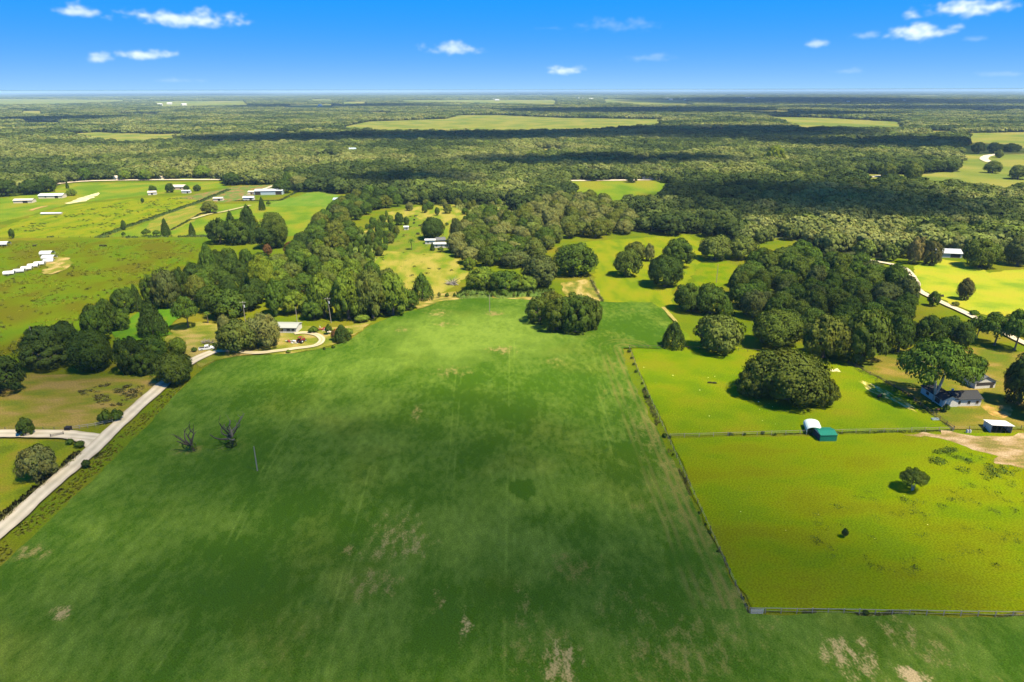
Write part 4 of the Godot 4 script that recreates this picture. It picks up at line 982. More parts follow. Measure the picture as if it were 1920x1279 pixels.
	["wood", 140.4, -269.2, 5.7, 10.4, "deep", "dark green tree, seventh from the left in the second row of the right-hand wood"],
	["wood", 150.9, -283.8, 6.5, 10.2, "oakg", "brown-green tree, eighth from the left in the second row of the right-hand wood"],
	["wood", 155.4, -272.6, 5.4, 9.4, "deep", "dark green tree, ninth from the left in the second row of the right-hand wood"],
	["wood", 169.1, -279.4, 5.4, 9.1, "deep", "dark green tree, rightmost in the second row of the right-hand wood"],
	["wood", 101.5, -286.0, 8.2, 11.4, "green", "mid green tree, leftmost in the third row of the right-hand wood"],
	["wood", 109.4, -293.9, 7.0, 10.7, "green", "mid green tree, second from the left in the third row of the right-hand wood"],
	["wood", 111.3, -284.6, 5.3, 8.0, "grey", "grey tree, third from the left in the third row of the right-hand wood"],
	["wood", 122.8, -293.9, 5.8, 10.3, "grey", "grey tree, fourth from the left in the third row of the right-hand wood"],
	["wood", 131.5, -284.3, 5.6, 11.3, "grey", "grey tree, fifth from the left in the third row of the right-hand wood"],
	["wood", 140.4, -291.6, 7.9, 11.2, "deep", "dark green tree, sixth from the left in the third row of the right-hand wood"],
	["wood", 147.0, -301.0, 5.3, 12.4, "deep", "dark green tree, seventh from the left in the third row of the right-hand wood"],
	["wood", 167.6, -298.4, 5.7, 8.6, "deep", "dark green tree, eighth from the left in the third row of the right-hand wood"],
	["wood", 164.8, -287.9, 8.2, 11.1, "grey", "grey tree, ninth from the left in the third row of the right-hand wood"],
	["wood", 175.8, -293.0, 6.9, 13.0, "grey", "grey tree, rightmost in the third row of the right-hand wood"],
	["wood", 105.3, -305.5, 5.8, 12.2, "oakg", "brown-green tree, leftmost in the fourth row of the right-hand wood"],
	["wood", 114.2, -302.2, 5.4, 12.4, "oakg", "brown-green tree, second from the left in the fourth row of the right-hand wood"],
	["wood", 117.9, -311.9, 5.5, 11.2, "oakg", "brown-green tree, third from the left in the fourth row of the right-hand wood"],
	["wood", 126.9, -306.4, 7.6, 11.0, "oakg", "brown-green tree, fourth from the left in the fourth row of the right-hand wood"],
	["wood", 137.0, -301.4, 5.6, 10.0, "deep", "dark green tree, fifth from the left in the fourth row of the right-hand wood"],
	["wood", 144.5, -313.2, 6.0, 12.7, "grey", "grey tree, sixth from the left in the fourth row of the right-hand wood"],
	["wood", 156.1, -310.9, 7.3, 12.1, "oakg", "brown-green tree, seventh from the left in the fourth row of the right-hand wood"],
	["wood", 158.3, -301.0, 7.9, 9.8, "deep", "dark green tree, eighth from the left in the fourth row of the right-hand wood"],
	["wood", 169.5, -311.4, 7.1, 11.0, "oakg", "brown-green tree, ninth from the left in the fourth row of the right-hand wood"],
	["wood", 179.8, -310.6, 7.8, 13.6, "deep", "dark green tree, rightmost in the fourth row of the right-hand wood"],
	["wood", 112.1, -319.7, 6.5, 11.0, "deep", "dark green tree, leftmost in the fifth row of the right-hand wood"],
	["wood", 117.7, -328.5, 7.7, 10.1, "deep", "dark green tree, second from the left in the fifth row of the right-hand wood"],
	["wood", 128.7, -324.4, 7.9, 9.2, "oakg", "brown-green tree, third from the left in the fifth row of the right-hand wood"],
	["wood", 131.5, -315.1, 6.1, 9.9, "green", "mid green tree, fourth from the left in the fifth row of the right-hand wood"],
	["wood", 139.6, -325.7, 7.9, 13.6, "oakg", "brown-green tree, fifth from the left in the fifth row of the right-hand wood"],
	["wood", 152.8, -330.7, 6.6, 11.0, "green", "mid green tree, sixth from the left in the fifth row of the right-hand wood"],
	["wood", 158.2, -320.5, 8.2, 10.0, "deep", "dark green tree, seventh from the left in the fifth row of the right-hand wood"],
	["wood", 168.5, -324.3, 5.7, 11.9, "green", "mid green tree, eighth from the left in the fifth row of the right-hand wood"],
	["wood", 179.1, -328.0, 8.4, 9.5, "deep", "dark green tree, ninth from the left in the fifth row of the right-hand wood"],
	["wood", 184.7, -319.3, 5.3, 12.5, "green", "mid green tree, rightmost in the fifth row of the right-hand wood"],
	["wood", 121.9, -337.2, 7.3, 9.0, "green", "mid green tree, leftmost in the sixth row of the right-hand wood"],
	["wood", 131.2, -341.6, 8.1, 13.1, "oakg", "brown-green tree, second from the left in the sixth row of the right-hand wood"],
	["wood", 138.9, -350.1, 8.1, 9.7, "oakg", "brown-green tree, third from the left in the sixth row of the right-hand wood"],
	["wood", 140.4, -337.4, 7.7, 13.3, "deep", "dark green tree, fourth from the left in the sixth row of the right-hand wood"],
	["wood", 151.7, -342.3, 7.7, 10.4, "oakg", "brown-green tree, fifth from the left in the sixth row of the right-hand wood"],
	["wood", 159.0, -350.1, 5.1, 8.5, "deep", "dark green tree, sixth from the left in the sixth row of the right-hand wood"],
	["wood", 164.9, -336.8, 6.9, 12.9, "oakg", "brown-green tree, seventh from the left in the sixth row of the right-hand wood"],
	["wood", 173.2, -346.9, 5.4, 10.3, "oakg", "brown-green tree, eighth from the left in the sixth row of the right-hand wood"],
	["wood", 182.7, -349.7, 7.7, 10.2, "deep", "dark green tree, ninth from the left in the sixth row of the right-hand wood"],
	["wood", 183.0, -337.2, 7.4, 9.1, "grey", "grey tree, rightmost in the sixth row of the right-hand wood"],
	["wood", 127.4, -350.9, 5.4, 10.8, "green", "mid green tree, leftmost in the seventh row of the right-hand wood"],
	["wood", 136.0, -359.5, 8.2, 10.5, "deep", "dark green tree, second from the left in the seventh row of the right-hand wood"],
	["wood", 146.4, -362.8, 7.8, 9.7, "oakg", "brown-green tree, third from the left in the seventh row of the right-hand wood"],
	["wood", 153.4, -370.6, 7.4, 9.3, "deep", "dark green tree, fourth from the left in the seventh row of the right-hand wood"],
	["wood", 148.5, -351.4, 7.0, 11.0, "oakg", "brown-green tree, fifth from the left in the seventh row of the right-hand wood"],
	["wood", 161.9, -375.5, 8.3, 11.7, "green", "mid green tree, sixth from the left in the seventh row of the right-hand wood"],
	["wood", 163.5, -363.7, 6.9, 10.1, "green", "mid green tree, seventh from the left in the seventh row of the right-hand wood"],
	["wood", 176.6, -371.7, 5.8, 8.4, "grey", "grey tree, eighth from the left in the seventh row of the right-hand wood"],
	["wood", 172.6, -357.8, 7.7, 9.0, "deep", "dark green tree, rightmost in the seventh row of the right-hand wood"],
]

func scatter(called: String, label: String, mesh: Mesh, m: Material, where: Array, cols: PackedColorArray) -> void:
	if where.is_empty():
		return
	var mm := MultiMesh.new()
	mm.transform_format = MultiMesh.TRANSFORM_3D
	mm.use_colors = true
	mm.mesh = mesh
	mm.instance_count = where.size()
	for k in where.size():
		mm.set_instance_transform(k, where[k])
		mm.set_instance_color(k, cols[k])
	var o := MultiMeshInstance3D.new()
	o.name = numbered(called)
	o.multimesh = mm
	o.material_override = m
	add_child(o, true)
	tag(o, label, "", "", "stuff")

func in_poly(p: Vector2, list: Array) -> bool:
	for e in list:
		if p.x > e[1].x and p.y > e[1].y and p.x < e[2].x and p.y < e[2].y and Geometry2D.is_point_in_polygon(p, e[0]):
			return true
	return false

func boxed(polys: Array) -> Array:
	var out := []
	for p in polys:
		var lo: Vector2 = p[0]
		var hi: Vector2 = p[0]
		for q in p:
			lo = lo.min(q)
			hi = hi.max(q)
		out.append([p, lo, hi])
	return out

var open_land := []

func forest_color(p: Vector2) -> Color:
	var big := land.get_noise_2d(p.x * 0.3, p.y * 0.42)
	var small := land.get_noise_2d(p.x * 1.6 + 900.0, p.y * 1.6)
	var t := clampf(0.48 + big * 1.35 + small * 0.6 + rng.randfn() * 0.11, 0.0, 1.0)
	var dark := Vector3(0.040, 0.062, 0.016)
	var mid := Vector3(0.100, 0.130, 0.030)
	var pale := Vector3(0.168, 0.184, 0.054)
	var c := dark.lerp(mid, t * 2.0) if t < 0.5 else mid.lerp(pale, t * 2.0 - 1.0)
	if rng.randf() < 0.05:
		c = c.lerp(Vector3(0.11, 0.15, 0.026), 0.7)
	c *= rng.randf_range(0.88, 1.14)
	return Color(c.x, c.y, c.z)

func forests() -> void:
	var m := mat("forest_leaf", Color.WHITE, 0.9)
	m.metallic_specular = 0.0
	m.vertex_color_use_as_albedo = true
	m.backlight_enabled = true
	m.backlight = Color(0.52, 0.62, 0.14)
	var own := {}
	for row in TREES:
		var key := Vector2i(int(floor(row[1] / 12.0)), int(floor(row[2] / 12.0)))
		for dx in [-1, 0, 1]:
			for dz in [-1, 0, 1]:
				var k2: Vector2i = key + Vector2i(dx, dz)
				if not own.has(k2):
					own[k2] = []
				own[k2].append(Vector3(row[1], row[2], row[3]))
	# bands: nearest and farthest distance, spacing, crown radius range, height range, mesh set
	var bands := [[380.0, 1500.0, 11.0, 5.5, 15.0, 7.0, 13.5, "mid", 4], [1500.0, 4200.0, 16.0, 8.5, 21.0, 8.0, 13.0, "far", 3], [4200.0, 13000.0, 44.0, 24.0, 38.0, 9.0, 13.0, "far", 3]]
	var names := ["nearer oak forest beyond the paddocks, crowns touching", "farther oak forest between the distant fields", "forest thinning into haze towards the horizon"]
	for b in bands.size():
		var e: Array = bands[b]
		var sets := []
		var cols := []
		for k in e[8]:
			sets.append([])
			cols.append(PackedColorArray())
		rng.seed = 400 + b
		var step: float = e[2]
		var z: float = -float(e[0]) * 0.75
		while z > -float(e[1]):
			var half := -z * 0.80 + 60.0
			var x := -half
			while x < half:
				x += step * rng.randf_range(0.75, 1.25)
				var p := Vector2(x, z + step * rng.randf_range(-0.45, 0.45))
				var d := p.length()
				if d < e[0] or d > e[1] or in_poly(p, open_land):
					continue
				var clash := false
				for q in own.get(Vector2i(int(floor(p.x / 12.0)), int(floor(p.y / 12.0))), []):
					if Vector2(q.x, q.y).distance_to(p) < q.z * 0.8 + 3.0:
						clash = true
						break
				if clash:
					continue
				var r := lerpf(e[3], e[4], pow(rng.randf(), 1.5)) * (1.0 + 0.35 * land.get_noise_2d(p.x * 1.1, p.y * 1.1 + 300.0))
				var h := lerpf(e[5], e[6], clampf(r / e[4], 0.0, 1.0)) * rng.randf_range(0.85, 1.12)
				var k := rng.randi() % int(e[8])
				sets[k].append(Transform3D(Basis(Vector3.UP, rng.randf() * TAU).scaled(Vector3(r, h, r)), Vector3(p.x, 0, p.y)))
				cols[k].append(forest_color(p))
			z -= step * 0.92
		for k in e[8]:
			scatter("forest", names[b], crowns["%s%d" % [e[7], k]], m, sets[k], cols[k])

# ---------------------------------------------------------------- sky
func sky_clouds() -> ImageTexture:
	var w := 4096
	var h := 2048
	var img := Image.create(w, h, false, Image.FORMAT_RGBA8)
	img.fill(Color(1, 1, 1, 0))
	var puff := noise(77, 0.035, 5)
	var list := []   # azimuth, height above the horizon, half width, half height (degrees), strength
	for c in CLOUDS:
		list.append([c[0], c[1], c[2], c[3], c[4]])
	rng.seed = 55
	for k in 44:      # the same small fair-weather clouds all round the horizon
		var az := rng.randf_range(40.0, 320.0)
		var s := rng.randf_range(0.6, 2.8)
		list.append([az, rng.randf_range(1.2, 9.0), s, s * rng.randf_range(0.12, 0.2), rng.randf_range(0.4, 1.0)])
	for c in list:
		var cx: float = c[0] / 360.0 * w
		var cy: float = (0.5 - c[1] / 180.0) * h
		var rx: float = c[2] / 360.0 * w
		var ry: float = c[3] / 180.0 * h
		for y in range(int(cy - ry * 2.2), int(cy + ry * 1.6) + 1):
			for x in range(int(cx - rx * 1.4), int(cx + rx * 1.4) + 1):
				var u: float = (x - cx) / rx
				var v := (y - cy) / ry
				var n := puff.get_noise_2d(x * 1.0 + c[0] * 31.0, y * 2.3)
				var fine := puff.get_noise_2d(x * 3.0, y * 6.0 + 400.0)
				var top := 0.62 + 0.55 * puff.get_noise_2d(x * 0.9 + c[0] * 17.0, 70.0)
				var vv: float = v / (top * 1.5) if v < 0.0 else v / 0.62
				var e: float = 1.0 - sqrt(u * u + vv * vv) + n * 0.6 + fine * 0.3
				var a: float = smoothstep(-0.05, 0.95, e) * c[4]
				if a <= 0.003:
					continue
				var xx := posmod(x, w)
				var shade: float = clampf(0.92 - maxf(v, 0.0) * 0.22 + fine * 0.12, 0.6, 1.0)
				img.set_pixel(xx, y, Color(shade, shade, shade * 1.02, maxf(a, img.get_pixel(xx, y).a)))
	return ImageTexture.create_from_image(img)

const CLOUDS := [
	[329.94, 4.94, 1.66, 0.50, 0.85],
	[336.47, 4.68, 4.00, 0.90, 0.95],
	[330.64, 2.12, 0.83, 0.48, 0.70],
	[333.63, 2.31, 1.72, 0.56, 0.85],
	[355.32, 3.01, 2.44, 0.67, 0.70],
	[4.08, 1.43, 1.62, 0.50, 0.75],
	[30.98, 4.88, 2.57, 0.84, 1.00],
	[28.10, 4.64, 0.84, 0.45, 0.75],
	[28.71, 3.55, 2.25, 0.78, 1.00],
	[22.40, 3.09, 0.86, 0.39, 0.55],
	[25.31, 3.53, 1.17, 0.31, 0.35],
	[8.15, 4.56, 3.13, 0.73, 0.16],
	[10.69, 2.30, 2.13, 0.45, 0.16],
	[335.34, 0.72, 1.78, 0.25, 0.14],
	[2.91, 4.46, 1.23, 0.20, 0.15],
	[31.97, 3.10, 0.84, 0.22, 0.20],
	[33.86, 0.94, 1.79, 0.22, 0.12],
	[24.66, 1.23, 1.19, 0.22, 0.12],
]

# ---------------------------------------------------------------- materials
func materials() -> void:
	M.grass = noise_tex(512, 3, 0.05, [[0.15, Color(0.76, 0.76, 0.73)], [0.45, Color(0.86, 0.865, 0.85)], [0.62, Color(0.91, 0.91, 0.90)], [0.85, Color(1, 1, 1)]], true, 5)
	#M.bump = noise_tex(512, 4, 0.035, [[0.1, Color.BLACK], [0.9, Color.WHITE]], true, 5)
	M.stain = noise_tex(256, 14, 0.03, [[0.2, Color(0.84, 0.82, 0.78)], [0.5, Color(0.95, 0.945, 0.93)], [0.8, Color(1, 1, 1)]], true, 5)
	M.bark = mat("bark", lin(0.10, 0.085, 0.065), 0.9)
	M.pine_bark = mat("pine_bark", lin(0.16, 0.125, 0.095), 0.9)
	M.pale_bark = mat("pale_bark", lin(0.34, 0.31, 0.26), 0.85)
	M.dead = mat("dead_wood", lin(0.055, 0.046, 0.036), 0.9)
	M.dead_pale = mat("bleached_wood", lin(0.125, 0.11, 0.09), 0.9)
	M.white = mat("white_paint", lin(0.50, 0.495, 0.48), 0.55)
	M.cream = mat("cream_paint", lin(0.50, 0.45, 0.37), 0.6)
	M.tan_wall = mat("tan_wall", lin(0.42, 0.31, 0.23), 0.7)
	M.shingle = mat("dark_shingle", lin(0.055, 0.058, 0.065), 0.8)
	M.shingle_gray = mat("grey_shingle", lin(0.16, 0.165, 0.175), 0.8)
	for k in ["shingle", "shingle_gray"]:
		M[k].metallic_specular = 0.05
		M[k].albedo_texture = noise_tex(256, 9, 0.06, [[0.2, Color(0.62, 0.62, 0.62)], [0.8, Color(1, 1, 1)]])
		M[k].uv1_triplanar = true
		M[k].uv1_scale = Vector3(0.5, 0.5, 0.5)
	M.metal_white = mat("white_metal_roof", lin(0.55, 0.57, 0.58), 0.45)
	M.metal_grey = mat("grey_metal_roof", lin(0.40, 0.43, 0.46), 0.45)
	M.metal_roof = mat("weathered_metal_roof", lin(0.24, 0.25, 0.22), 0.6)
	M.metal_blue = mat("pale_blue_metal", lin(0.33, 0.42, 0.48), 0.45)
	M.metal_green = mat("green_metal", lin(0.012, 0.15, 0.10), 0.45)
	M.metal_mint = mat("mint_white_metal", lin(0.50, 0.60, 0.56), 0.45)
	for k in ["white", "cream", "metal_white", "metal_grey", "metal_blue", "metal_mint", "metal_green"]:
		M[k].albedo_texture = M.stain
		M[k].uv1_triplanar = true
		M[k].uv1_scale = Vector3(0.4, 0.4, 0.4)
	M.glass = mat("dark_window_glass", lin(0.02, 0.022, 0.025), 0.12)
	M.glass.metallic_specular = 0.5
	M.inside = mat("unlit_interior", lin(0.035, 0.03, 0.027), 0.9)  # dark panels over solid walls; the indoor shade is put into their colour
	M.timber = mat("weathered_timber", lin(0.22, 0.20, 0.165), 0.85)
	M.timber_dark = mat("dark_timber", lin(0.075, 0.062, 0.048), 0.85)
	M.wire = mat("galvanised_wire", lin(0.24, 0.24, 0.23), 0.5, 0.4)
	M.pole = mat("utility_pole", lin(0.20, 0.185, 0.15), 0.85)
	M.red = mat("red_paint", lin(0.16, 0.022, 0.016), 0.6)
	M.rubber = mat("rubber", lin(0.018, 0.018, 0.018), 0.8)
	M.car_white = mat("white_car_paint", lin(0.60, 0.61, 0.62), 0.3)
	M.hide = mat("black_hide", lin(0.016, 0.014, 0.013), 0.7)
	M.brown_hide = mat("brown_hide", lin(0.12, 0.055, 0.03), 0.7)
	M.egret = mat("white_feather", lin(0.7, 0.7, 0.68), 0.8)
	M.stone = mat("pale_stone", lin(0.62, 0.60, 0.52), 0.85)

# ---------------------------------------------------------------- the green field in front
func seg_dist(p: Vector2, a: Vector2, b: Vector2) -> float:
	return p.distance_to(Geometry2D.get_closest_point_to_segment(p, a, b))

func field_picture(pts: PackedVector2Array) -> ImageTexture:
	var lo := pts[0]
	var hi := pts[0]
	for p in pts:
		lo = lo.min(p)
		hi = hi.max(p)
	var w := 1120
	var h := 800
	var data := PackedByteArray()
	data.resize(w * h * 3)
	var big := noise(21, 1.0 / 46.0, 4)
	var mid := noise(22, 1.0 / 19.0, 5)
	var row := noise(23, 1.0 / 5.0, 3)
	var thin := noise(24, 1.0 / 2.4, 3)
	# bare and dry places: centre, half width, half length, strength, sandiness
	var dry := DRY
	var lush := LUSH
	var pale := PALE_AND_SUNLIT
	var fa := Vector2(41.78, -235.51)
	var fb := Vector2(41.97, -164.40)
	var fc := Vector2(42.97, -99.70)
	var tracks := [[Vector2(-62.19, -150.93), Vector2(-58.59, -111.31)], [Vector2(-58.59, -111.31), Vector2(-59.52, -86.82)], [Vector2(-18.09, -213.07), Vector2(-15.16, -145.71)], [Vector2(-35.16, -150.82), Vector2(-32.39, -104.40)], [Vector2(-32.39, -104.40), Vector2(-31.24, -84.70)], [Vector2(-64.52, -218.05), Vector2(-62.19, -150.93)], [Vector2(29.41, -217.54), Vector2(34.50, -124.02)], [Vector2(25.73, -217.56), Vector2(27.78, -131.99)], [Vector2(-0.00, -244.32), Vector2(-0.55, -84.62)]]
	var patch := noise(25, 1.0 / 11.0, 2)
	var cell := (hi - lo) / Vector2(w, h)
	rng.seed = 88
	for y in h:
		for x in w:
			var grain := rng.randf() - 0.5
			var p := lo + Vector2(x + 0.5, y + 0.5) * cell
			var n1 := big.get_noise_2d(p.x, p.y * 0.62)
			var n2 := mid.get_noise_2d(p.x * 0.85, p.y * 0.72)
			var n3 := row.get_noise_2d(p.x * 1.5, p.y * 0.20)
			var n4 := thin.get_noise_2d(p.x, p.y * 0.5)
			var t := 0.20 + n1 * 0.38 + n2 * 0.34 + n3 * 0.10 + n4 * 0.32 + grain * 0.30
			var n5 := patch.get_noise_2d(p.x * 0.9, p.y * 0.7 + 70.0)
			t += 0.11 * smoothstep(0.08, 0.34, n5 + n4 * 0.12) - 0.12 * smoothstep(0.10, 0.36, -n5 + n4 * 0.12)
			var d := 0.0
			var sand := 0.0
			for e in dry:
				var q: Vector2 = (p - e[0]) / Vector2(e[1], e[2])
				var l := q.length_squared()
				if l < 4.0:
					var f: float = smoothstep(0.50, 1.30, e[3] * (1.0 - l * 0.34) + n2 * 0.45 + n4 * 0.85 + n3 * 0.2 + grain * 0.75)
					d = maxf(d, f * minf(1.0, e[3]))
					sand = maxf(sand, f * e[4])
			for e in lush:
				var q: Vector2 = (p - e[0]) / Vector2(e[1], e[2])
				t -= e[3] * (1.0 - smoothstep(0.5, 1.25, q.length() + n2 * 0.5 + n4 * 0.3))
			for e in pale:  # paler crop, with the far strip's sunlight painted in
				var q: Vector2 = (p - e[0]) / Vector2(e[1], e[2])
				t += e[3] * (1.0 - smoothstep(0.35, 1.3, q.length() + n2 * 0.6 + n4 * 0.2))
			var fd := minf(seg_dist(p, fa, fb), seg_dist(p, fb, fc)) if p.x > 15.0 and p.y < fc.y - 1.0 else 99.0
			if fd < 22.0:
				var near := 1.0 - fd / 22.0
				d = maxf(d, 0.75 * smoothstep(0.55, 1.0, near * 0.62 + n2 * 0.55 + n3 * 0.3 + n4 * 0.5 + grain * 0.5))
				for rut in [2.2, 4.0, 7.5, 9.4]:
					d = maxf(d, (0.72 if rut < 5.0 else 0.42) * (1.0 - smoothstep(0.15, 0.7, absf(fd - rut + n1 * 0.8))) * smoothstep(-0.5, 0.4, n2 + 0.25))
			if p.y > -112.0 and p.x > 0.0:      # the worn corner nearest the drone, on the right
				d = maxf(d, 0.72 * smoothstep(0.75, 1.3, (p.y + 112.0) / 46.0 + n2 * 0.8 + n4 * 0.6 + grain * 0.6 - 0.1))
			for s in tracks:
				var sd := seg_dist(p, s[0], s[1])
				if sd < 2.0:
					var rut2 := 1.0 - smoothstep(0.1, 0.42, absf(sd - 0.85))
					t += 0.26 * rut2 * smoothstep(-0.35, 0.35, n2 + n3)
			t = clampf(t, 0.0, 1.0)
			var r := lerpf(0.028, 0.108, t)
			var g := lerpf(0.070, 0.161, t)
			var b := lerpf(0.002, 0.018, t)
			var warm := smoothstep(0.1, 0.55, big.get_noise_2d(p.x + 400.0, p.y + 90.0))
			r = lerpf(r, r * 1.45, warm * 0.3)
			d = clampf(d, 0.0, 1.0)
			r = lerpf(r, lerpf(0.120, 0.33, sand), d)
			g = lerpf(g, lerpf(0.105, 0.25, sand), d)
			b = lerpf(b, lerpf(0.022, 0.12, sand), d)
			var k := (y * w + x) * 3
			data[k] = int(255.0 * pow(minf(1.0, r * 1.3), 0.4545))
			data[k + 1] = int(255.0 * pow(minf(1.0, g * 1.3), 0.4545))
			data[k + 2] = int(255.0 * pow(minf(1.0, b * 1.3), 0.4545))
	return ImageTexture.create_from_image(Image.create_from_data(w, h, false, Image.FORMAT_RGB8, data))

var DRY := [[Vector2(-24.56, -121.99), 6.0, 7.0, 0.75, 0.35], [Vector2(-25.81, -107.03), 4.0, 4.0, 0.8, 0.2], [Vector2(-13.60, -103.20), 1.8, 3.0, 0.95, 0.25], [Vector2(-8.52, -97.20), 1.4, 3.2, 1.1, 0.6], [Vector2(-33.89, -117.90), 1.8, 2.0, 0.9, 0.2], [Vector2(1.87, -101.47), 3.0, 5.0, 0.7, 0.1], [Vector2(7.83, -87.20), 3.0, 4.0, 0.95, 0.5], [Vector2(5.34, -90.62), 6.0, 5.0, 0.6, 0.1], [Vector2(56.49, -89.33), 5.0, 4.0, 0.95, 0.7], [Vector2(67.88, -94.69), 3.0, 3.0, 0.85, 0.4], [Vector2(64.82, -84.56), 2.2, 2.2, 1.4, 1.0], [Vector2(71.51, -90.45), 3.0, 3.0, 0.7, 0.3], [Vector2(21.39, -100.04), 5.0, 6.0, 0.62, 0.1], [Vector2(-31.88, -277.48), 4.5, 4.0, 0.85, 0.4], [Vector2(-27.83, -263.37), 4.0, 3.0, 0.9, 0.4], [Vector2(-3.93, -234.13), 4.0, 3.0, 0.85, 0.3], [Vector2(-19.97, -214.01), 6.0, 4.0, 0.8, 0.25], [Vector2(-43.19, -256.89), 4.0, 2.5, 0.7, 0.3], [Vector2(-28.07, -182.65), 1.2, 5.0, 0.9, 0.2], [Vector2(15.93, -222.52), 4.0, 4.0, 0.65, 0.2], [Vector2(-7.49, -277.31), 2.6, 2.6, 0.95, 0.2], [Vector2(-82.39, -100.07), 1.8, 1.8, 1.0, 0.6], [Vector2(-98.94, -116.90), 4.5, 2.5, 0.9, 0.3], [Vector2(12.70, -112.21), 4.0, 4.0, 0.75, 0.0], [Vector2(38.67, -173.80), 5.0, 18.0, 0.7, 0.15], [Vector2(41.48, -280.71), 14.0, 3.0, 0.5, 0.0], [Vector2(-86.04, -160.56), 3.2, 3.0, 0.75, 0.05], [Vector2(-75.14, -162.54), 3.0, 2.6, 0.75, 0.05], [Vector2(-38.37, -92.53), 6.0, 5.0, 0.5, 0.0], [Vector2(31.49, -93.55), 12.0, 8.0, 0.62, 0.1]]
var LUSH := [[Vector2(2.73, -140.88), 3.6, 4.6, 0.6], [Vector2(-12.89, -91.26), 5.0, 5.5, 0.25], [Vector2(-61.02, -120.65), 6.0, 5.0, 0.2], [Vector2(-46.90, -120.60), 6.0, 4.0, 0.2], [Vector2(-27.81, -138.71), 12.0, 7.0, 0.1], [Vector2(-71.80, -104.52), 10.0, 8.0, 0.1], [Vector2(11.66, -126.99), 6.0, 9.0, 0.2], [Vector2(30.44, -155.87), 8.0, 14.0, 0.18]]
var PALE_AND_SUNLIT := [[Vector2(-9.78, -132.13), 9.0, 12.0, 0.16], [Vector2(13.04, -145.60), 8.0, 10.0, 0.15], [Vector2(4.26, -115.20), 12.0, 9.0, 0.12], [Vector2(-73.28, -138.88), 9.0, 14.0, 0.15], [Vector2(-68.45, -117.15), 9.0, 8.0, 0.12], [Vector2(16.01, -96.10), 9.0, 9.0, 0.14], [Vector2(-24.78, -96.22), 7.0, 7.0, 0.1], [Vector2(-16.82, -253.55), 36.0, 30.0, 0.62], [Vector2(-37.57, -222.81), 34.0, 14.0, 0.22], [Vector2(49.40, -259.55), 22.0, 16.0, -0.28]]  # pale crop patches; the broad far ones also paint sunlight into the colour

# a road: centre line, half width, height of the sheet, colours of its edges, wheel tracks and crown
func road(called: String, label: String, line: PackedVector2Array, half: float, y: float, edge: Color, track: Color, mid: Color, wobble := 0.35) -> void:
	var g := Geo.new()
	g.colored = true
	var path := PackedVector2Array()
	for k in line.size() - 1:
		var m := maxi(1, int(line[k].distance_to(line[k + 1]) / maxf(1.2, half * 0.6)))
		for s in m:
			var f := float(s) / m
			var a := line[maxi(k - 1, 0)]
			var d := line[mini(k + 2, line.size() - 1)]
			path.append(line[k].cubic_interpolate(line[k + 1], a, d, f))
	path.append(line[line.size() - 1])
	var cols := [edge, edge.lerp(track, 0.6), track, mid, track, edge.lerp(track, 0.6), edge]
	var offs := [-1.0, -0.82, -0.5, 0.0, 0.5, 0.82, 1.0]
	for k in path.size():
		var d := (path[mini(k + 1, path.size() - 1)] - path[maxi(k - 1, 0)]).normalized()
		var side := Vector2(-d.y, d.x)
		for s in 7:
			var j := land.get_noise_2d(path[k].x * 12.0 + s * 77.0, path[k].y * 12.0) * wobble * (1.0 if s == 0 or s == 6 else 0.3)
			var q: Vector2 = path[k] + side * (offs[s] * half + j)
			var tone := 1.0 + land.get_noise_2d(q.x * 20.0, q.y * 20.0) * 0.25
			var c: Color = cols[s]
			g.vert(Vector3(q.x, y, q.y), Vector3.UP, Color(c.r * tone, c.g * tone, c.b * tone))
	for k in path.size() - 1:
		for s in 6:
			var a := k * 7 + s
			g.tri(a, a + 1, a + 7)
			g.tri(a + 1, a + 8, a + 7)
	var m := mat(called + "_gravel", Color.WHITE, 0.95)
	m.metallic_specular = 0.15
	m.vertex_color_use_as_albedo = true
	solo(called, g.done(), m, label, "", "", "structure")

# ---------------------------------------------------------------- tufts: weeds, verge grass, pale flowers
func tuft(seed_: int, blades: int, spread: float, flat: float) -> ArrayMesh:
	rng.seed = seed_
	var g := Geo.new()
	g.colored = true
	for k in blades:
		var a := rng.randf() * TAU
		var d := Vector3(cos(a), 0, sin(a))
		var at := d * sqrt(rng.randf()) * spread
		var tip := at + d * rng.randf_range(0.1, 0.5) * spread + Vector3(0, rng.randf_range(0.4, 1.0) * flat, 0)
		var side := Vector3(-d.z, 0, d.x) * rng.randf_range(0.12, 0.3)
		var v := rng.randf_range(0.7, 1.25)
		var nn := (Vector3.UP + d * 0.5).normalized()
		var i := g.vert(at - side, nn, Color(v, v, v))
		g.vert(at + side, nn, Color(v, v, v))
		g.vert(tip, nn, Color(v, v, v))
		g.tri(i, i + 1, i + 2)
	return g.done()

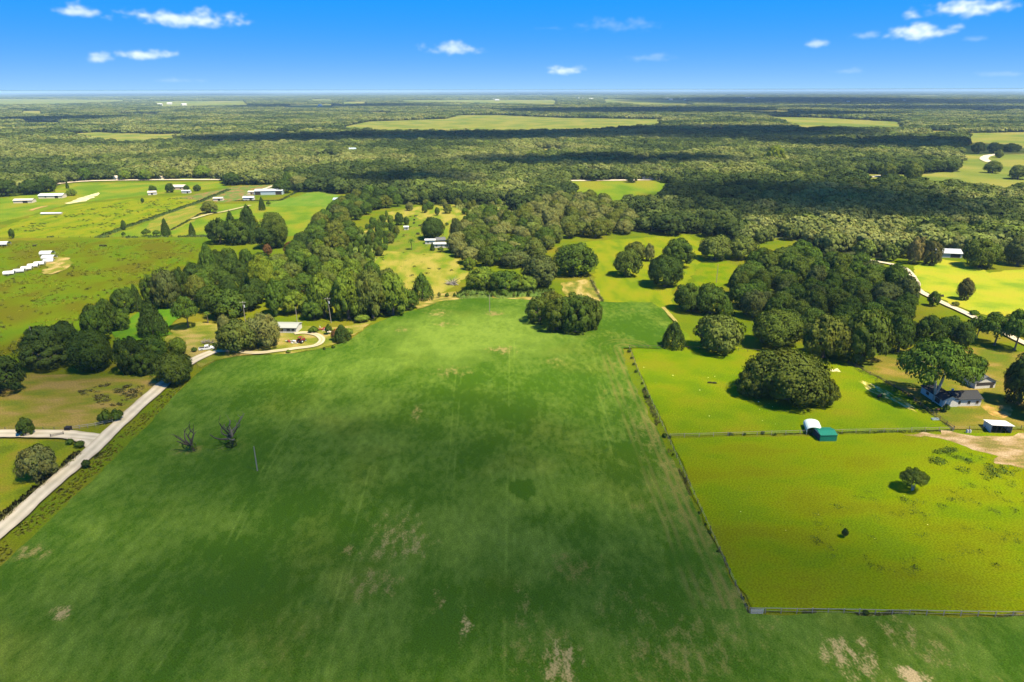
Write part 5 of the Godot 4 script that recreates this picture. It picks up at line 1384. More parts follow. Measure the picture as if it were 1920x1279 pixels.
func weeds(called: String, label: String, mesh: Mesh, poly: PackedVector2Array, count: int, size: Vector2, col: Vector3, clump: float, threshold: float, seed_: int, along := false) -> void:
	rng.seed = seed_
	var lo := poly[0]
	var hi := poly[0]
	for p in poly:
		lo = lo.min(p)
		hi = hi.max(p)
	var where := []
	var cols := PackedColorArray()
	var tries := 0
	var n := noise(seed_, 1.0 / clump, 3)
	while where.size() < count and tries < count * 14:
		tries += 1
		var p := Vector2(rng.randf_range(lo.x, hi.x), rng.randf_range(lo.y, hi.y))
		if n.get_noise_2d(p.x, p.y) < threshold or not Geometry2D.is_point_in_polygon(p, poly):
			continue
		var s := rng.randf_range(size.x, size.y)
		where.append(Transform3D(Basis(Vector3.UP, rng.randf() * TAU).scaled(Vector3(s, s * rng.randf_range(0.7, 1.2), s)), Vector3(p.x, 0.02, p.y)))
		var v := rng.randf_range(0.7, 1.3)
		cols.append(Color(col.x * v * rng.randf_range(0.9, 1.15), col.y * v, col.z * v))
	scatter(called, label, mesh, M.weed, where, cols)

# scrub and tall grass in a strip along a line
func verge(called: String, label: String, mesh: Mesh, line: PackedVector2Array, half: float, every: float, size: Vector2, col: Vector3, seed_: int, patchy := -0.2) -> void:
	rng.seed = seed_
	var where := []
	var cols := PackedColorArray()
	for k in line.size() - 1:
		var a := line[k]
		var b := line[k + 1]
		var d := (b - a).normalized()
		var m := int(a.distance_to(b) / every)
		for s in m:
			var p := a.lerp(b, (s + rng.randf()) / m) + Vector2(-d.y, d.x) * half * rng.randf_range(-1.0, 1.0)
			if land.get_noise_2d(p.x * 4.0 + seed_, p.y * 4.0) < patchy:
				continue
			var z := rng.randf_range(size.x, size.y)
			where.append(Transform3D(Basis(Vector3.UP, rng.randf() * TAU).scaled(Vector3(z, z * rng.randf_range(0.6, 1.2), z)), Vector3(p.x, 0.02, p.y)))
			var v := rng.randf_range(0.65, 1.35)
			cols.append(Color(col.x * v * rng.randf_range(0.85, 1.2), col.y * v, col.z * v))
	scatter(called, label, mesh, M.weed, where, cols)

# ---------------------------------------------------------------- fences
func fence(called: String, label: String, line: PackedVector2Array, every: float, hi: float, post: Material, rail: Material, rails: Array, thick := 0.10) -> void:
	var mid := (line[0] + line[line.size() - 1]) * 0.5
	var o := thing(called, label, "fence", Vector3(mid.x, 0, mid.y))
	rng.seed = int(absf(mid.x * 7.0 + mid.y))
	var pg := Geo.new()
	pg.at_box(0, hi * 0.5 - 0.15, 0, thick, hi + 0.3, thick)
	var pm := pg.done()
	for k in line.size() - 1:
		var a := line[k] - mid
		var b := line[k + 1] - mid
		var m := maxi(1, roundi(a.distance_to(b) / every))
		var ang := -(b - a).angle()
		for s in m + (1 if k == line.size() - 2 else 0):
			var p := a.lerp(b, float(s) / m)
			var e := part("post", pm, post, o)
			e.position = Vector3(p.x, 0, p.y)
			e.rotation = Vector3(rng.randf_range(-0.05, 0.05), ang, rng.randf_range(-0.05, 0.05))
			e.scale.y = rng.randf_range(0.92, 1.06)
		var span := a.distance_to(b)
		for r in rails:
			var pieces := m if r[1] > 0.06 else 1
			for s in pieces:
				var c := a.lerp(b, (s + 0.5) / pieces)
				var g := Geo.new()
				g.at_box(0, 0, 0, span / pieces - (0.02 if pieces > 1 else 0.0), r[1], r[2])
				var e := part("rail" if r[1] > 0.06 else "wire", g.done(), rail, o)
				e.position = Vector3(c.x, r[0] + (rng.randf_range(-0.03, 0.03) if pieces > 1 else 0.0), c.y)
				e.rotation.y = ang
				e.translate_object_local(Vector3(0, 0, thick * 0.5 + r[2] * 0.5))

func utility_pole(label: String, at: Vector3, hi: float, arms: int, lean := 0.0) -> void:
	var o := thing("utility_pole", label, "utility pole", at)
	var g := Geo.new()
	g.tube(PackedVector3Array([Vector3(0, -0.3, 0), Vector3(lean * 0.5, hi * 0.5, 0), Vector3(lean, hi, 0)]), PackedFloat32Array([0.16, 0.14, 0.11]), 8)
	part("pole", g.done(), M.pole, o)
	for k in arms:
		var a := Geo.new()
		a.at_box(lean, hi - 0.5 - k * 1.1, 0.16, 2.4, 0.14, 0.12)
		part("crossarm", a.done(), M.timber, o)
		for s in [-1.0, 0.0, 1.0]:
			var i := Geo.new()
			i.tube(PackedVector3Array([Vector3(lean + s, hi - 0.43 - k * 1.1, 0.16), Vector3(lean + s, hi - 0.15 - k * 1.1, 0.16)]), PackedFloat32Array([0.07, 0.05]), 6)
			part("insulator", i.done(), M.white, o)
	if arms > 0:
		var tr := Geo.new()
		tr.tube(PackedVector3Array([Vector3(lean + 0.4, hi - 2.6, 0), Vector3(lean + 0.4, hi - 1.6, 0)]), PackedFloat32Array([0.26, 0.26]), 8)
		part("transformer", tr.done(), M.metal_grey, o)

# ---------------------------------------------------------------- buildings
# gabled house: front faces +z, ridge along x. windows and doors on the front at the given places
func gable(o: Node3D, w: float, d: float, h: float, rise: float, wall: Material, roof: Material, openings: Array, eave := 0.45) -> void:
	var g := Geo.new()
	var x := w * 0.5
	var z := d * 0.5
	for s in [-1.0, 1.0]:
		g.quad(Vector3(-x * s, 0, z * s), Vector3(-x * s, h, z * s), Vector3(x * s, h, z * s), Vector3(x * s, 0, z * s))
		g.quad(Vector3(x * s, 0, z * s), Vector3(x * s, h, z * s), Vector3(x * s, h, -z * s), Vector3(x * s, 0, -z * s))
		g.flat(Vector3(x * s, h, z * s), Vector3(x * s, h + rise, 0), Vector3(x * s, h, -z * s))
	part("wall", g.done(), wall, o)
	var r := Geo.new()
	var slope := atan2(rise, z)
	var run := sqrt(rise * rise + z * z) + eave
	for s in [-1.0, 1.0]:
		var mid := Vector3(0, h + rise - sin(slope) * run * 0.5 + 0.08, cos(slope) * run * 0.5 * s)
		r.box(Transform3D(Basis(Vector3.RIGHT, slope * s), mid), Vector3(w + eave * 1.4, 0.12, run))
	var ro := part("roof", r.done(), roof, o)
	var cap := Geo.new()
	cap.at_box(0, h + rise + 0.12, 0, w + eave * 1.4, 0.08, 0.4)
	part("ridge_cap", cap.done(), roof, ro)
	for e in openings:      # kind, centre x, bottom, width, height
		var fr := Geo.new()
		var t := 0.09
		for s in [-1.0, 1.0]:
			fr.at_box(e[1] + s * (e[3] * 0.5 + t * 0.5), e[2] + e[4] * 0.5, z + 0.03, t, e[4], 0.06)
			fr.at_box(e[1], e[2] + e[4] * 0.5 + s * (e[4] * 0.5 + t * 0.5), z + 0.032, e[3] + t * 2.0, t, 0.064)
		var pane := Geo.new()
		pane.at_box(e[1], e[2] + e[4] * 0.5, z + 0.008, e[3], e[4], 0.016)
		if e[0] == "window":
			var wi := part("window", fr.done(), M.white, o)
			part("pane", pane.done(), M.glass, wi)
		else:
			var dn := part(e[0], pane.done(), M.inside if e[0] == "opening" else M.timber, o)
			part("frame", fr.done(), M.white, dn)

func house(called: String, label: String, cat: String, at: Vector3, turn: float, w: float, d: float, h: float, rise: float, wall: Material, roof: Material, openings: Array, group := "") -> Node3D:
	var o := thing(called, label, cat, at, turn, group)
	gable(o, w, d, h, rise, wall, roof, openings)
	return o

# open-fronted shed with one sloping roof, the open side facing +z
func open_shed(label: String, at: Vector3, turn: float, w: float, d: float, h: float, wall: Material, roof: Material, bays: int) -> void:
	var o := thing("open_shed", label, "shed", at, turn)
	for s in [-1.0, 1.0]:
		var g := Geo.new()
		g.quad(Vector3(s * w * 0.5, 0, -d * 0.5), Vector3(s * w * 0.5, h - 0.5, -d * 0.5), Vector3(s * w * 0.5, h, d * 0.5), Vector3(s * w * 0.5, 0, d * 0.5))
		g.quad(Vector3(s * (w * 0.5 - 0.06), 0, d * 0.5), Vector3(s * (w * 0.5 - 0.06), h, d * 0.5), Vector3(s * (w * 0.5 - 0.06), h - 0.5, -d * 0.5), Vector3(s * (w * 0.5 - 0.06), 0, -d * 0.5))
		part("side_wall", g.done(), wall, o)
	var b := Geo.new()
	b.at_box(0, (h - 0.5) * 0.5, -d * 0.5 + 0.03, w - 0.14, h - 0.5, 0.06)
	part("back_wall", b.done(), M.timber_dark, o)
	var r := Geo.new()
	var slope := atan2(0.5, d)
	r.box(Transform3D(Basis(Vector3.RIGHT, -slope), Vector3(0, h - 0.18, 0.1)), Vector3(w + 0.5, 0.08, d + 0.7))
	part("roof", r.done(), roof, o)
	for k in bays + 1:
		var p := Geo.new()
		p.at_box(-w * 0.5 + 0.2 + (w - 0.4) * k / bays, h * 0.5 - 0.05, d * 0.5 - 0.12, 0.12, h - 0.1, 0.12)
		part("post", p.done(), M.timber_dark, o)
	for k in bays:
		var p := Geo.new()
		p.at_box(-w * 0.5 + 0.2 + (w - 0.4) * (k + 0.5) / bays, 0.9, d * 0.5 - 0.3, (w - 0.4) / bays - 0.2, 0.1, 0.06)
		part("rail", p.done(), M.timber_dark, o)

# rounded metal shelter: arched roof along x on legs, closed or open at the ends
func hoop(called: String, label: String, cat: String, at: Vector3, turn: float, w: float, d: float, h: float, roof: Material, skirt: float, group := "") -> Node3D:
	var o := thing(called, label, cat, at, turn, group)
	var g := Geo.new()
	var n := 10
	for side in [0.0, 0.05]:
		var last := Vector3.ZERO
		for k in n + 1:
			var a := PI * k / n
			var p := Vector3(0, h - h * 0.42 + sin(a) * (h * 0.42 - side), cos(a) * (d * 0.5 - side))
			if k > 0:
				g.quad(Vector3(-w * 0.5, last.y, last.z), Vector3(-w * 0.5, p.y, p.z), Vector3(w * 0.5, p.y, p.z), Vector3(w * 0.5, last.y, last.z))
			last = p
	part("roof", g.done(), roof, o)
	if skirt > 0.0:
		for s in [-1.0, 1.0]:
			var q := Geo.new()
			q.at_box(0, h * 0.58 - skirt * 0.5, s * (d * 0.5 - 0.02), w, skirt, 0.05)
			part("side_panel", q.done(), roof, o)
	for s in [-1.0, 1.0]:
		for e in [-1.0, 0.0, 1.0]:
			var l := Geo.new()
			l.at_box(e * (w * 0.5 - 0.1), h * 0.29, s * (d * 0.5 - 0.1), 0.08, h * 0.58, 0.08)
			part("leg", l.done(), M.metal_grey, o)
	return o

# ---------------------------------------------------------------- vehicles and animals
func wheel(o: Node3D, at: Vector3, r: float, w: float) -> void:
	var g := Geo.new()
	g.tube(PackedVector3Array([at - Vector3(0, 0, w * 0.5), at - Vector3(0, 0, w * 0.4), at + Vector3(0, 0, w * 0.4), at + Vector3(0, 0, w * 0.5)]), PackedFloat32Array([r * 0.9, r, r, r * 0.9]), 14)
	var t := part("wheel", g.done(), M.rubber, o)
	var h := Geo.new()
	h.tube(PackedVector3Array([at - Vector3(0, 0, w * 0.53), at + Vector3(0, 0, w * 0.53)]), PackedFloat32Array([r * 0.5, r * 0.5]), 10)
	part("rim", h.done(), M.metal_grey, t)

func pickup(label: String, at: Vector3, turn: float) -> void:
	var o := thing("pickup_truck", label, "pickup truck", at, turn)
	var b := Geo.new()
	var prof := [Vector2(-2.7, 0.45), Vector2(-2.7, 1.05), Vector2(-0.7, 1.08), Vector2(-0.62, 1.72), Vector2(0.62, 1.74), Vector2(1.25, 1.12), Vector2(2.55, 1.0), Vector2(2.7, 0.8), Vector2(2.7, 0.45)]
	for k in prof.size():
		var p: Vector2 = prof[k]
		var q: Vector2 = prof[(k + 1) % prof.size()]
		b.quad(Vector3(p.x, p.y, 0.92), Vector3(p.x, p.y, -0.92), Vector3(q.x, q.y, -0.92), Vector3(q.x, q.y, 0.92))
	for s in [-1.0, 1.0]:
		var c := Vector3(0, 0.7, 0.92 * s)
		for k in prof.size():
			var p: Vector2 = prof[k]
			var q: Vector2 = prof[(k + 1) % prof.size()]
			b.flat(c, Vector3(p.x, p.y, 0.92 * s), Vector3(q.x, q.y, 0.92 * s))
	part("body", b.done(), M.car_white, o)
	var bed := Geo.new()
	bed.at_box(-1.7, 1.075, 0, 1.8, 0.03, 1.5)
	part("bed", bed.done(), M.rubber, o)
	var ws := Geo.new()
	ws.quad(Vector3(0.68, 1.69, 0.8), Vector3(0.68, 1.69, -0.8), Vector3(1.23, 1.16, -0.8), Vector3(1.23, 1.16, 0.8))
	part("windscreen", ws.done(), M.glass, o)
	for s in [-1.0, 1.0]:
		var sw := Geo.new()
		sw.at_box(0.1, 1.4, 0.925 * s, 1.3, 0.45, 0.02)
		part("side_window", sw.done(), M.glass, o)
		var hl := Geo.new()
		hl.at_box(2.705, 0.82, 0.66 * s, 0.03, 0.18, 0.35)
		part("headlight", hl.done(), M.metal_white, o)
	for x in [-1.65, 1.75]:
		for s in [-1.0, 1.0]:
			wheel(o, Vector3(x, 0.4, 0.85 * s), 0.4, 0.26)

func tractor(label: String, at: Vector3, turn: float) -> void:
	var o := thing("tractor", label, "tractor", at, turn)
	var b := Geo.new()
	b.at_box(0.9, 1.15, 0, 1.7, 0.7, 0.8)
	b.at_box(-0.6, 1.0, 0, 1.4, 0.6, 0.7)
	part("bonnet", b.done(), M.red, o)
	for s in [-1.0, 1.0]:
		var f := Geo.new()
		f.at_box(-0.9, 1.75, 0.8 * s, 1.2, 0.08, 0.55)
		part("fender", f.done(), M.red, o)
		wheel(o, Vector3(-0.9, 0.85, 0.85 * s), 0.85, 0.45)
		wheel(o, Vector3(1.45, 0.5, 0.65 * s), 0.5, 0.28)
		for x in [-1.2, -0.1]:
			var p := Geo.new()
			p.at_box(x, 1.95, 0.55 * s, 0.07, 1.2, 0.07)
			part("canopy_post", p.done(), M.rubber, o)
	var r := Geo.new()
	r.at_box(-0.65, 2.58, 0, 1.6, 0.08, 1.4)
	part("canopy", r.done(), M.red, o)
	var se := Geo.new()
	se.at_box(-0.8, 1.5, 0, 0.5, 0.15, 0.5)
	se.at_box(-1.05, 1.75, 0, 0.1, 0.5, 0.5)
	part("seat", se.done(), M.rubber, o)
	var ex := Geo.new()
	ex.tube(PackedVector3Array([Vector3(1.2, 1.5, 0.2), Vector3(1.2, 2.2, 0.2)]), PackedFloat32Array([0.05, 0.05]), 6)
	part("exhaust", ex.done(), M.rubber, o)

func cow_mesh(grazing: float) -> ArrayMesh:
	var g := Geo.new()
	var head := Vector3(1.55, 1.25 - grazing * 0.95, 0)
	g.tube(PackedVector3Array([Vector3(-1.02, 1.15, 0), Vector3(-0.95, 1.08, 0), Vector3(-0.5, 1.02, 0), Vector3(0.1, 0.96, 0), Vector3(0.6, 1.02, 0), Vector3(0.95, 1.12, 0), head - Vector3(0.22, 0.0, 0), head, head + Vector3(0.32, -0.18, 0)]),
		PackedFloat32Array([0.05, 0.26, 0.36, 0.42, 0.38, 0.26, 0.17, 0.15, 0.09]), 10)
	for x in [-0.75, 0.62]:
		for s in [-1.0, 1.0]:
			var knee := Vector3(x - (0.08 if x < 0.0 else -0.03), 0.42, 0.2 * s)
			g.tube(PackedVector3Array([Vector3(x, 0.95, 0.2 * s), knee, Vector3(x, 0.0, 0.2 * s)]), PackedFloat32Array([0.16, 0.075, 0.06]), 6)
	g.tube(PackedVector3Array([Vector3(-1.0, 1.2, 0), Vector3(-1.12, 0.9, 0), Vector3(-1.1, 0.5, 0)]), PackedFloat32Array([0.04, 0.03, 0.05]), 5)
	for s in [-1.0, 1.0]:
		g.flat(head + Vector3(-0.1, 0.08, 0.1 * s), head + Vector3(-0.12, 0.14, 0.3 * s), head + Vector3(-0.02, 0.02, 0.28 * s))
	return g.done()

func branch(g: Geo, from: Vector3, d: Vector3, length: float, w: float, depth: int) -> void:      # a crooked limb that forks
	var path := PackedVector3Array([from])
	var radii := PackedFloat32Array([w])
	var p := from
	var q := d
	for s in 4:
		q = (q + Vector3(rng.randfn() * 0.34, rng.randfn() * 0.22 + 0.08, rng.randfn() * 0.34)).normalized()
		p += q * length / 4.0
		path.append(p)
		radii.append(w * lerpf(0.85, 0.38, s / 3.0))
		if depth > 1 and s > 0 and rng.randf() < 0.55:
			var side := (q + Vector3(rng.randfn(), rng.randf() * 0.7, rng.randfn()) * 0.8).normalized()
			branch(g, p, side, length * rng.randf_range(0.35, 0.6), w * 0.45, depth - 1)
	g.tube(path, radii, 6)

func dead_tree(label: String, at: Vector3, hi: float, seed_: int, skew: float, pale: bool) -> void:
	var o := thing("dead_tree", label, "dead tree", at)
	rng.seed = seed_
	var g := Geo.new()
	g.tube(PackedVector3Array([Vector3(0, -0.3, 0), Vector3(0.05, 0.8, 0), Vector3(skew * 0.4, hi * 0.34, 0)]), PackedFloat32Array([0.8, 0.55, 0.42]), 9)
	part("trunk", g.done(), M.dead, o)
	var top := Vector3(skew * 0.4, hi * 0.32, 0)
	for k in 8:
		var l := Geo.new()
		var a := TAU * k / 8.0 + rng.randf() * 0.7
		var d := Vector3(cos(a) + skew * 0.9, rng.randf_range(0.35, 1.3), sin(a)).normalized()
		branch(l, top - Vector3(0, rng.randf() * hi * 0.1, 0), d, hi * rng.randf_range(0.45, 0.72), 0.29, 3)
		part("limb", l.done(), M.dead_pale if pale and k % 3 == 0 else M.dead, o)
	var sc := Geo.new()
	sc.colored = true
	for k in 150:
		var a := rng.randf() * TAU
		var p := Vector3(cos(a), 0, sin(a)) * sqrt(rng.randf()) * 1.3 + Vector3(0, rng.randf() * hi * 0.34, 0)
		leaf_card(sc, p, Vector3(cos(a), 0.4, sin(a)).normalized(), 0.2, Color.WHITE)
	part("creeper", sc.done(), tree_mat("dark"), o)

# ---------------------------------------------------------------- the scene
func _ready() -> void:
	# camera
	var cam := Camera3D.new()
	cam.name = "drone_camera"
	cam.position = Vector3(0, 90, 0)
	cam.rotation = Vector3(deg_to_rad(-20.2), 0, deg_to_rad(-0.12))
	cam.fov = 53.13
	cam.near = 0.5
	cam.far = 260000.0
	add_child(cam)
	# sky, air and exposure
	var sky_m := ProceduralSkyMaterial.new()
	sky_m.sky_top_color = lin(0.0004, 0.0853, 0.2943)
	sky_m.sky_horizon_color = lin(0.0921, 0.1706, 0.2601)
	sky_m.sky_curve = 0.025
	sky_m.ground_bottom_color = lin(0.05, 0.07, 0.03)
	sky_m.ground_horizon_color = lin(0.08, 0.11, 0.12)
	sky_m.sun_angle_max = 8.0
	sky_m.sky_cover = sky_clouds()
	sky_m.sky_cover_modulate = Color(lin(0.256, 0.205, 0.128), 1.0)
	var sky := Sky.new()
	sky.sky_material = sky_m
	var env := Environment.new()
	env.background_mode = Environment.BG_SKY
	env.sky = sky
	env.tonemap_mode = Environment.TONE_MAPPER_LINEAR
	env.tonemap_exposure = 3.9
	env.sdfgi_enabled = true
	env.ssao_enabled = true
	env.ssil_enabled = true
	env.fog_enabled = true
	env.fog_density = 0.000055
	env.fog_light_color = lin(0.42, 0.66, 0.88)
	env.volumetric_fog_enabled = true
	env.volumetric_fog_density = 0.0
	var we := WorldEnvironment.new()
	we.name = "world_environment"
	we.environment = env
	add_child(we)
	# sun, high on the right and a little behind the camera
	var sun := DirectionalLight3D.new()
	sun.name = "sun"
	sun.light_energy = 1.18
	sun.light_color = Color(1.0, 0.94, 0.80)
	sun.light_angular_distance = 0.8
	sun.shadow_enabled = true
	add_child(sun)
	var to_sun := Vector3(0.39, 0.88, 0.27).normalized()
	sun.look_at_from_position(to_sun * 100.0, Vector3.ZERO)

	land.seed = 5
	land.noise_type = FastNoiseLite.TYPE_SIMPLEX_SMOOTH
	land.frequency = 0.01
	land.fractal_octaves = 4
	materials()
	M.weed = mat("weed_leaf", Color.WHITE, 0.8)
	M.weed.metallic_specular = 0.15
	M.weed.vertex_color_use_as_albedo = true
	ground_and_fields()
	roads()
	make_crowns()
	for k in TREES.size():
		plant(TREES[k], k)
	forests()
	undergrowth()
	fences()
	farm_buildings()
	small_things()
	clouds(to_sun)

func clouds(to_sun: Vector3) -> void:
	# unseen clouds, added high over the land to shade it; each is several soft ellipsoids of mist. [shadow centre on the ground, half width, half depth, density per metre]
	var list := SHADES
	var k := 0
	for e in list:
		rng.seed = 700 + k
		k += 1
		var hi: float = maxf(950.0, e[0].length() * 0.26)
		var at := Vector3(e[0].x, 0, e[0].y) + to_sun * (hi / to_sun.y)
		for s in 4:
			var v := FogVolume.new()
			v.name = numbered("cloud")
			v.shape = RenderingServer.FOG_VOLUME_SHAPE_ELLIPSOID
			var a := TAU * s / 4.0 + rng.randf()
			var off := Vector3(cos(a) * e[1] * 0.42, rng.randf_range(-20.0, 20.0), sin(a) * e[2] * 0.42)
			v.position = at + off
			v.size = Vector3(e[1] * rng.randf_range(1.05, 1.4), 90.0, e[2] * rng.randf_range(1.05, 1.4))
			var m := FogMaterial.new()
			m.albedo = Color(0.97, 0.97, 0.98)
			m.density = e[3]
			v.material = m
			add_child(v, true)
			tag(v, "unseen soft cloud added to shade the land", "", "", "structure")

var SHADES := [[Vector2(-25.79, -101.55), 140.0, 55.0, 0.0036], [Vector2(23.57, -113.48), 70.0, 55.0, 0.0024], [Vector2(-65.82, -153.57), 95.0, 60.0, 0.0026], [Vector2(-65.95, -95.07), 55.0, 40.0, 0.0024], [Vector2(-15.78, -161.70), 150.0, 44.0, 0.0030], [Vector2(-153.28, -218.54), 75.0, 50.0, 0.0042], [Vector2(70.86, -107.04), 70.0, 40.0, 0.0020], [Vector2(129.47, -276.38), 55.0, 55.0, 0.0032],
	[Vector2(248.38, -560.20), 165.0, 110.0, 0.0149], [Vector2(-397.79, -1324.82), 230.0, 130.0, 0.0243], [Vector2(-83.55, -1404.43), 330.0, 170.0, 0.0243], [Vector2(403.11, -1489.49), 400.0, 260.0, 0.0243], [Vector2(636.53, -1170.44), 260.0, 150.0, 0.0216], [Vector2(114.12, -878.04), 190.0, 85.0, 0.0203], [Vector2(-102.79, -706.59), 85.0, 55.0, 0.0135],
	[Vector2(615.86, -3183.87), 720.0, 520.0, 0.0297], [Vector2(-1472.49, -2330.18), 230.0, 190.0, 0.0270], [Vector2(2658.46, -6097.78), 1800.0, 2200.0, 0.0243], [Vector2(-8208.78, -16941.97), 2600.0, 3600.0, 0.0189], [Vector2(481.17, -15973.01), 3000.0, 3200.0, 0.0189], [Vector2(1114.68, -2675.31), 330.0, 260.0, 0.0270], [Vector2(-1070.73, -4270.34), 900.0, 500.0, 0.0189], [Vector2(2009.94, -3430.24), 700.0, 500.0, 0.0189]]

func ground_and_fields() -> void:
	# one sheet out to the horizon: leaf litter and low growth under the woods
	var g := Geo.new()
	g.mapped = true
	var reach := 150000.0
	for c in [Vector2(-1, -1), Vector2(1, -1), Vector2(1, 1), Vector2(-1, 1)]:
		g.vert(Vector3(c.x * reach, 0, c.y * reach), Vector3.UP)
		g.uv.append(Vector2(c.x, c.y) * reach)
		g.uv2.append(Vector2(c.x, c.y) * reach)
	g.tri(0, 1, 2)
	g.tri(0, 2, 3)
	var m := mat("woodland_floor", Color.WHITE, 0.95)
	m.metallic_specular = 0.1
	m.albedo_texture = noise_tex(512, 40, 0.02, [[0.2, lin(0.026, 0.038, 0.014)], [0.5, lin(0.042, 0.055, 0.020)], [0.8, lin(0.075, 0.085, 0.032)]], true, 5)
	m.uv1_scale = Vector3(1.0 / 2600.0, 1.0 / 900.0, 1)
	m.detail_enabled = true
	m.detail_blend_mode = BaseMaterial3D.BLEND_MODE_MUL
	m.detail_uv_layer = BaseMaterial3D.DETAIL_UV_2
	m.detail_albedo = M.grass
	m.uv2_scale = Vector3(1.0 / 60.0, 1.0 / 60.0, 1)
	solo("ground", g.done(), m, "woodland floor running out to the horizon", "", "", "structure")

	var olive := [[0.107, 0.100, 0.0094], [0.090, 0.104, 0.0050], [0.075, 0.104, 0.0036], [0.061, 0.093, 0.0043]]
	var lime := [[0.109, 0.123, 0.0042], [0.096, 0.126, 0.0021], [0.083, 0.123, 0.0017], [0.067, 0.113, 0.0021]]
	var gold := [[0.139, 0.144, 0.0067], [0.120, 0.141, 0.0047], [0.102, 0.134, 0.0041], [0.077, 0.119, 0.0041]]
	var tan := [[0.255, 0.200, 0.0720], [0.183, 0.153, 0.0360], [0.123, 0.119, 0.0204], [0.085, 0.102, 0.0144]]
	var paddock := [[0.138, 0.140, 0.0122], [0.113, 0.143, 0.0101], [0.087, 0.134, 0.0079], [0.067, 0.119, 0.0072]]
	var far := [[0.162, 0.153, 0.0360], [0.140, 0.145, 0.0288], [0.111, 0.132, 0.0240], [0.085, 0.115, 0.0216]]
	var lawn := [[0.072, 0.111, 0.0072], [0.058, 0.121, 0.0060], [0.048, 0.115, 0.0060], [0.043, 0.102, 0.0060]]
	# everything open in front of the forest
	field("pasture", "rough olive pasture land round the fields", PackedVector2Array([Vector2(-134.5, -65.4), Vector2(139.2, -64.8), Vector2(509.6, -324.8), Vector2(279.6, -361.6), Vector2(266.1, -398.4), Vector2(250.5, -404.4), Vector2(209.5, -374.6), Vector2(186.0, -396.3), Vector2(178.1, -433.4), Vector2(118.3, -455.0), Vector2(79.6, -459.1), Vector2(9.1, -456.1), Vector2(1.1, -563.4), Vector2(-44.4, -575.1), Vector2(-90.8, -587.3), Vector2(-135.6, -652.9), Vector2(-189.0, -683.7), Vector2(-239.1, -725.9), Vector2(-323.3, -769.0), Vector2(-475.2, -757.2), Vector2(-446.1, -650.4), Vector2(-638.3, -606.8), Vector2(-784.9, -542.2)]), olive, 0.0, 1.5, 60.0, 384)
	field("meadow", "olive meadow on the left with darker damp patches", PackedVector2Array([Vector2(-359.4, -404.4), Vector2(-327.4, -431.9), Vector2(-247.7, -436.0), Vector2(-194.5, -440.6), Vector2(-181.5, -402.7), Vector2(-166.0, -357.2), Vector2(-166.6, -311.1), Vector2(-163.0, -271.1), Vector2(-171.6, -245.4), Vector2(-170.0, -218.6), Vector2(-189.0, -188.9)]), [[0.068, 0.069, 0.0040], [0.066, 0.081, 0.0025], [0.071, 0.100, 0.0025], [0.055, 0.094, 0.0030]], 0.0, 2.0, 34.0, 384)
	field("meadow", "browned front pasture above the driveway", PackedVector2Array([Vector2(-203.2, -214.1), Vector2(-162.5, -212.9), Vector2(-118.2, -210.9), Vector2(-111.8, -201.2), Vector2(-112.9, -176.1), Vector2(-120.0, -172.6), Vector2(-169.3, -172.8)]), [[0.170, 0.123, 0.0348], [0.140, 0.117, 0.0204], [0.111, 0.111, 0.0120], [0.085, 0.104, 0.0096]], 0.0, 1.0, 20.0)
	field("meadow", "yellow-olive pasture corner inside the driveway bend", PackedVector2Array([Vector2(-164.1, -166.5), Vector2(-127.4, -166.3), Vector2(-117.9, -163.9), Vector2(-112.0, -157.6), Vector2(-109.2, -141.8), Vector2(-110.8, -130.8), Vector2(-115.7, -107.6)]), [[0.145, 0.128, 0.0120], [0.128, 0.136, 0.0072], [0.102, 0.128, 0.0060], [0.076, 0.102, 0.0060]], 0.0, 0.8, 14.0)
	field("paddock", "sunny paddock with dark weed tufts on the left", PackedVector2Array([Vector2(-355.6, -442.2), Vector2(-355.2, -471.4), Vector2(-368.3, -524.9), Vector2(-371.1, -576.6), Vector2(-332.7, -615.1), Vector2(-267.0, -647.7), Vector2(-266.9, -535.8), Vector2(-269.9, -444.8), Vector2(-303.0, -441.7)]), gold, 0.0, 1.5, 26.0)
	field("paddock", "smooth bright paddock before the far left farm", PackedVector2Array([Vector2(-486.1, -454.1), Vector2(-503.9, -559.2), Vector2(-457.6, -616.9), Vector2(-441.4, -643.3), Vector2(-453.3, -720.8), Vector2(-308.2, -731.5), Vector2(-281.6, -685.1), Vector2(-339.4, -628.2), Vector2(-376.4, -585.3), Vector2(-372.5, -525.0), Vector2(-377.9, -453.0)]), paddock, 0.0, 1.5, 45.0)
	field("paddock", "striped plot of brown and green beside the metal barn", PackedVector2Array([Vector2(-299.2, -614.6), Vector2(-276.7, -693.0), Vector2(-236.5, -708.7), Vector2(-236.7, -669.1), Vector2(-237.1, -607.5), Vector2(-246.4, -589.4)]), [[0.170, 0.102, 0.0420], [0.111, 0.111, 0.0300], [0.076, 0.115, 0.0240], [0.068, 0.111, 0.0180]], 0.0, 0.8, 16.0)
	field("paddock", "green paddock below the round olive oak", PackedVector2Array([Vector2(-264.6, -444.7), Vector2(-264.6, -530.8), Vector2(-263.4, -578.0), Vector2(-221.4, -583.2), Vector2(-189.4, -613.1), Vector2(-148.4, -600.1), Vector2(-133.4, -515.1), Vector2(-135.7, -454.0), Vector2(-146.7, -443.5), Vector2(-195.9, -444.0)]), paddock, 0.0, 1.0, 40.0)
	field("paddock", "smooth green paddock right of the metal barn", PackedVector2Array([Vector2(-193.2, -626.1), Vector2(-190.1, -672.2), Vector2(-154.4, -625.6), Vector2(-148.2, -570.9), Vector2(-210.8, -566.2)]), [[0.102, 0.140, 0.0180], [0.085, 0.140, 0.0150], [0.076, 0.136, 0.0120], [0.068, 0.128, 0.0120]], 0.0, 0.8, 30.0)
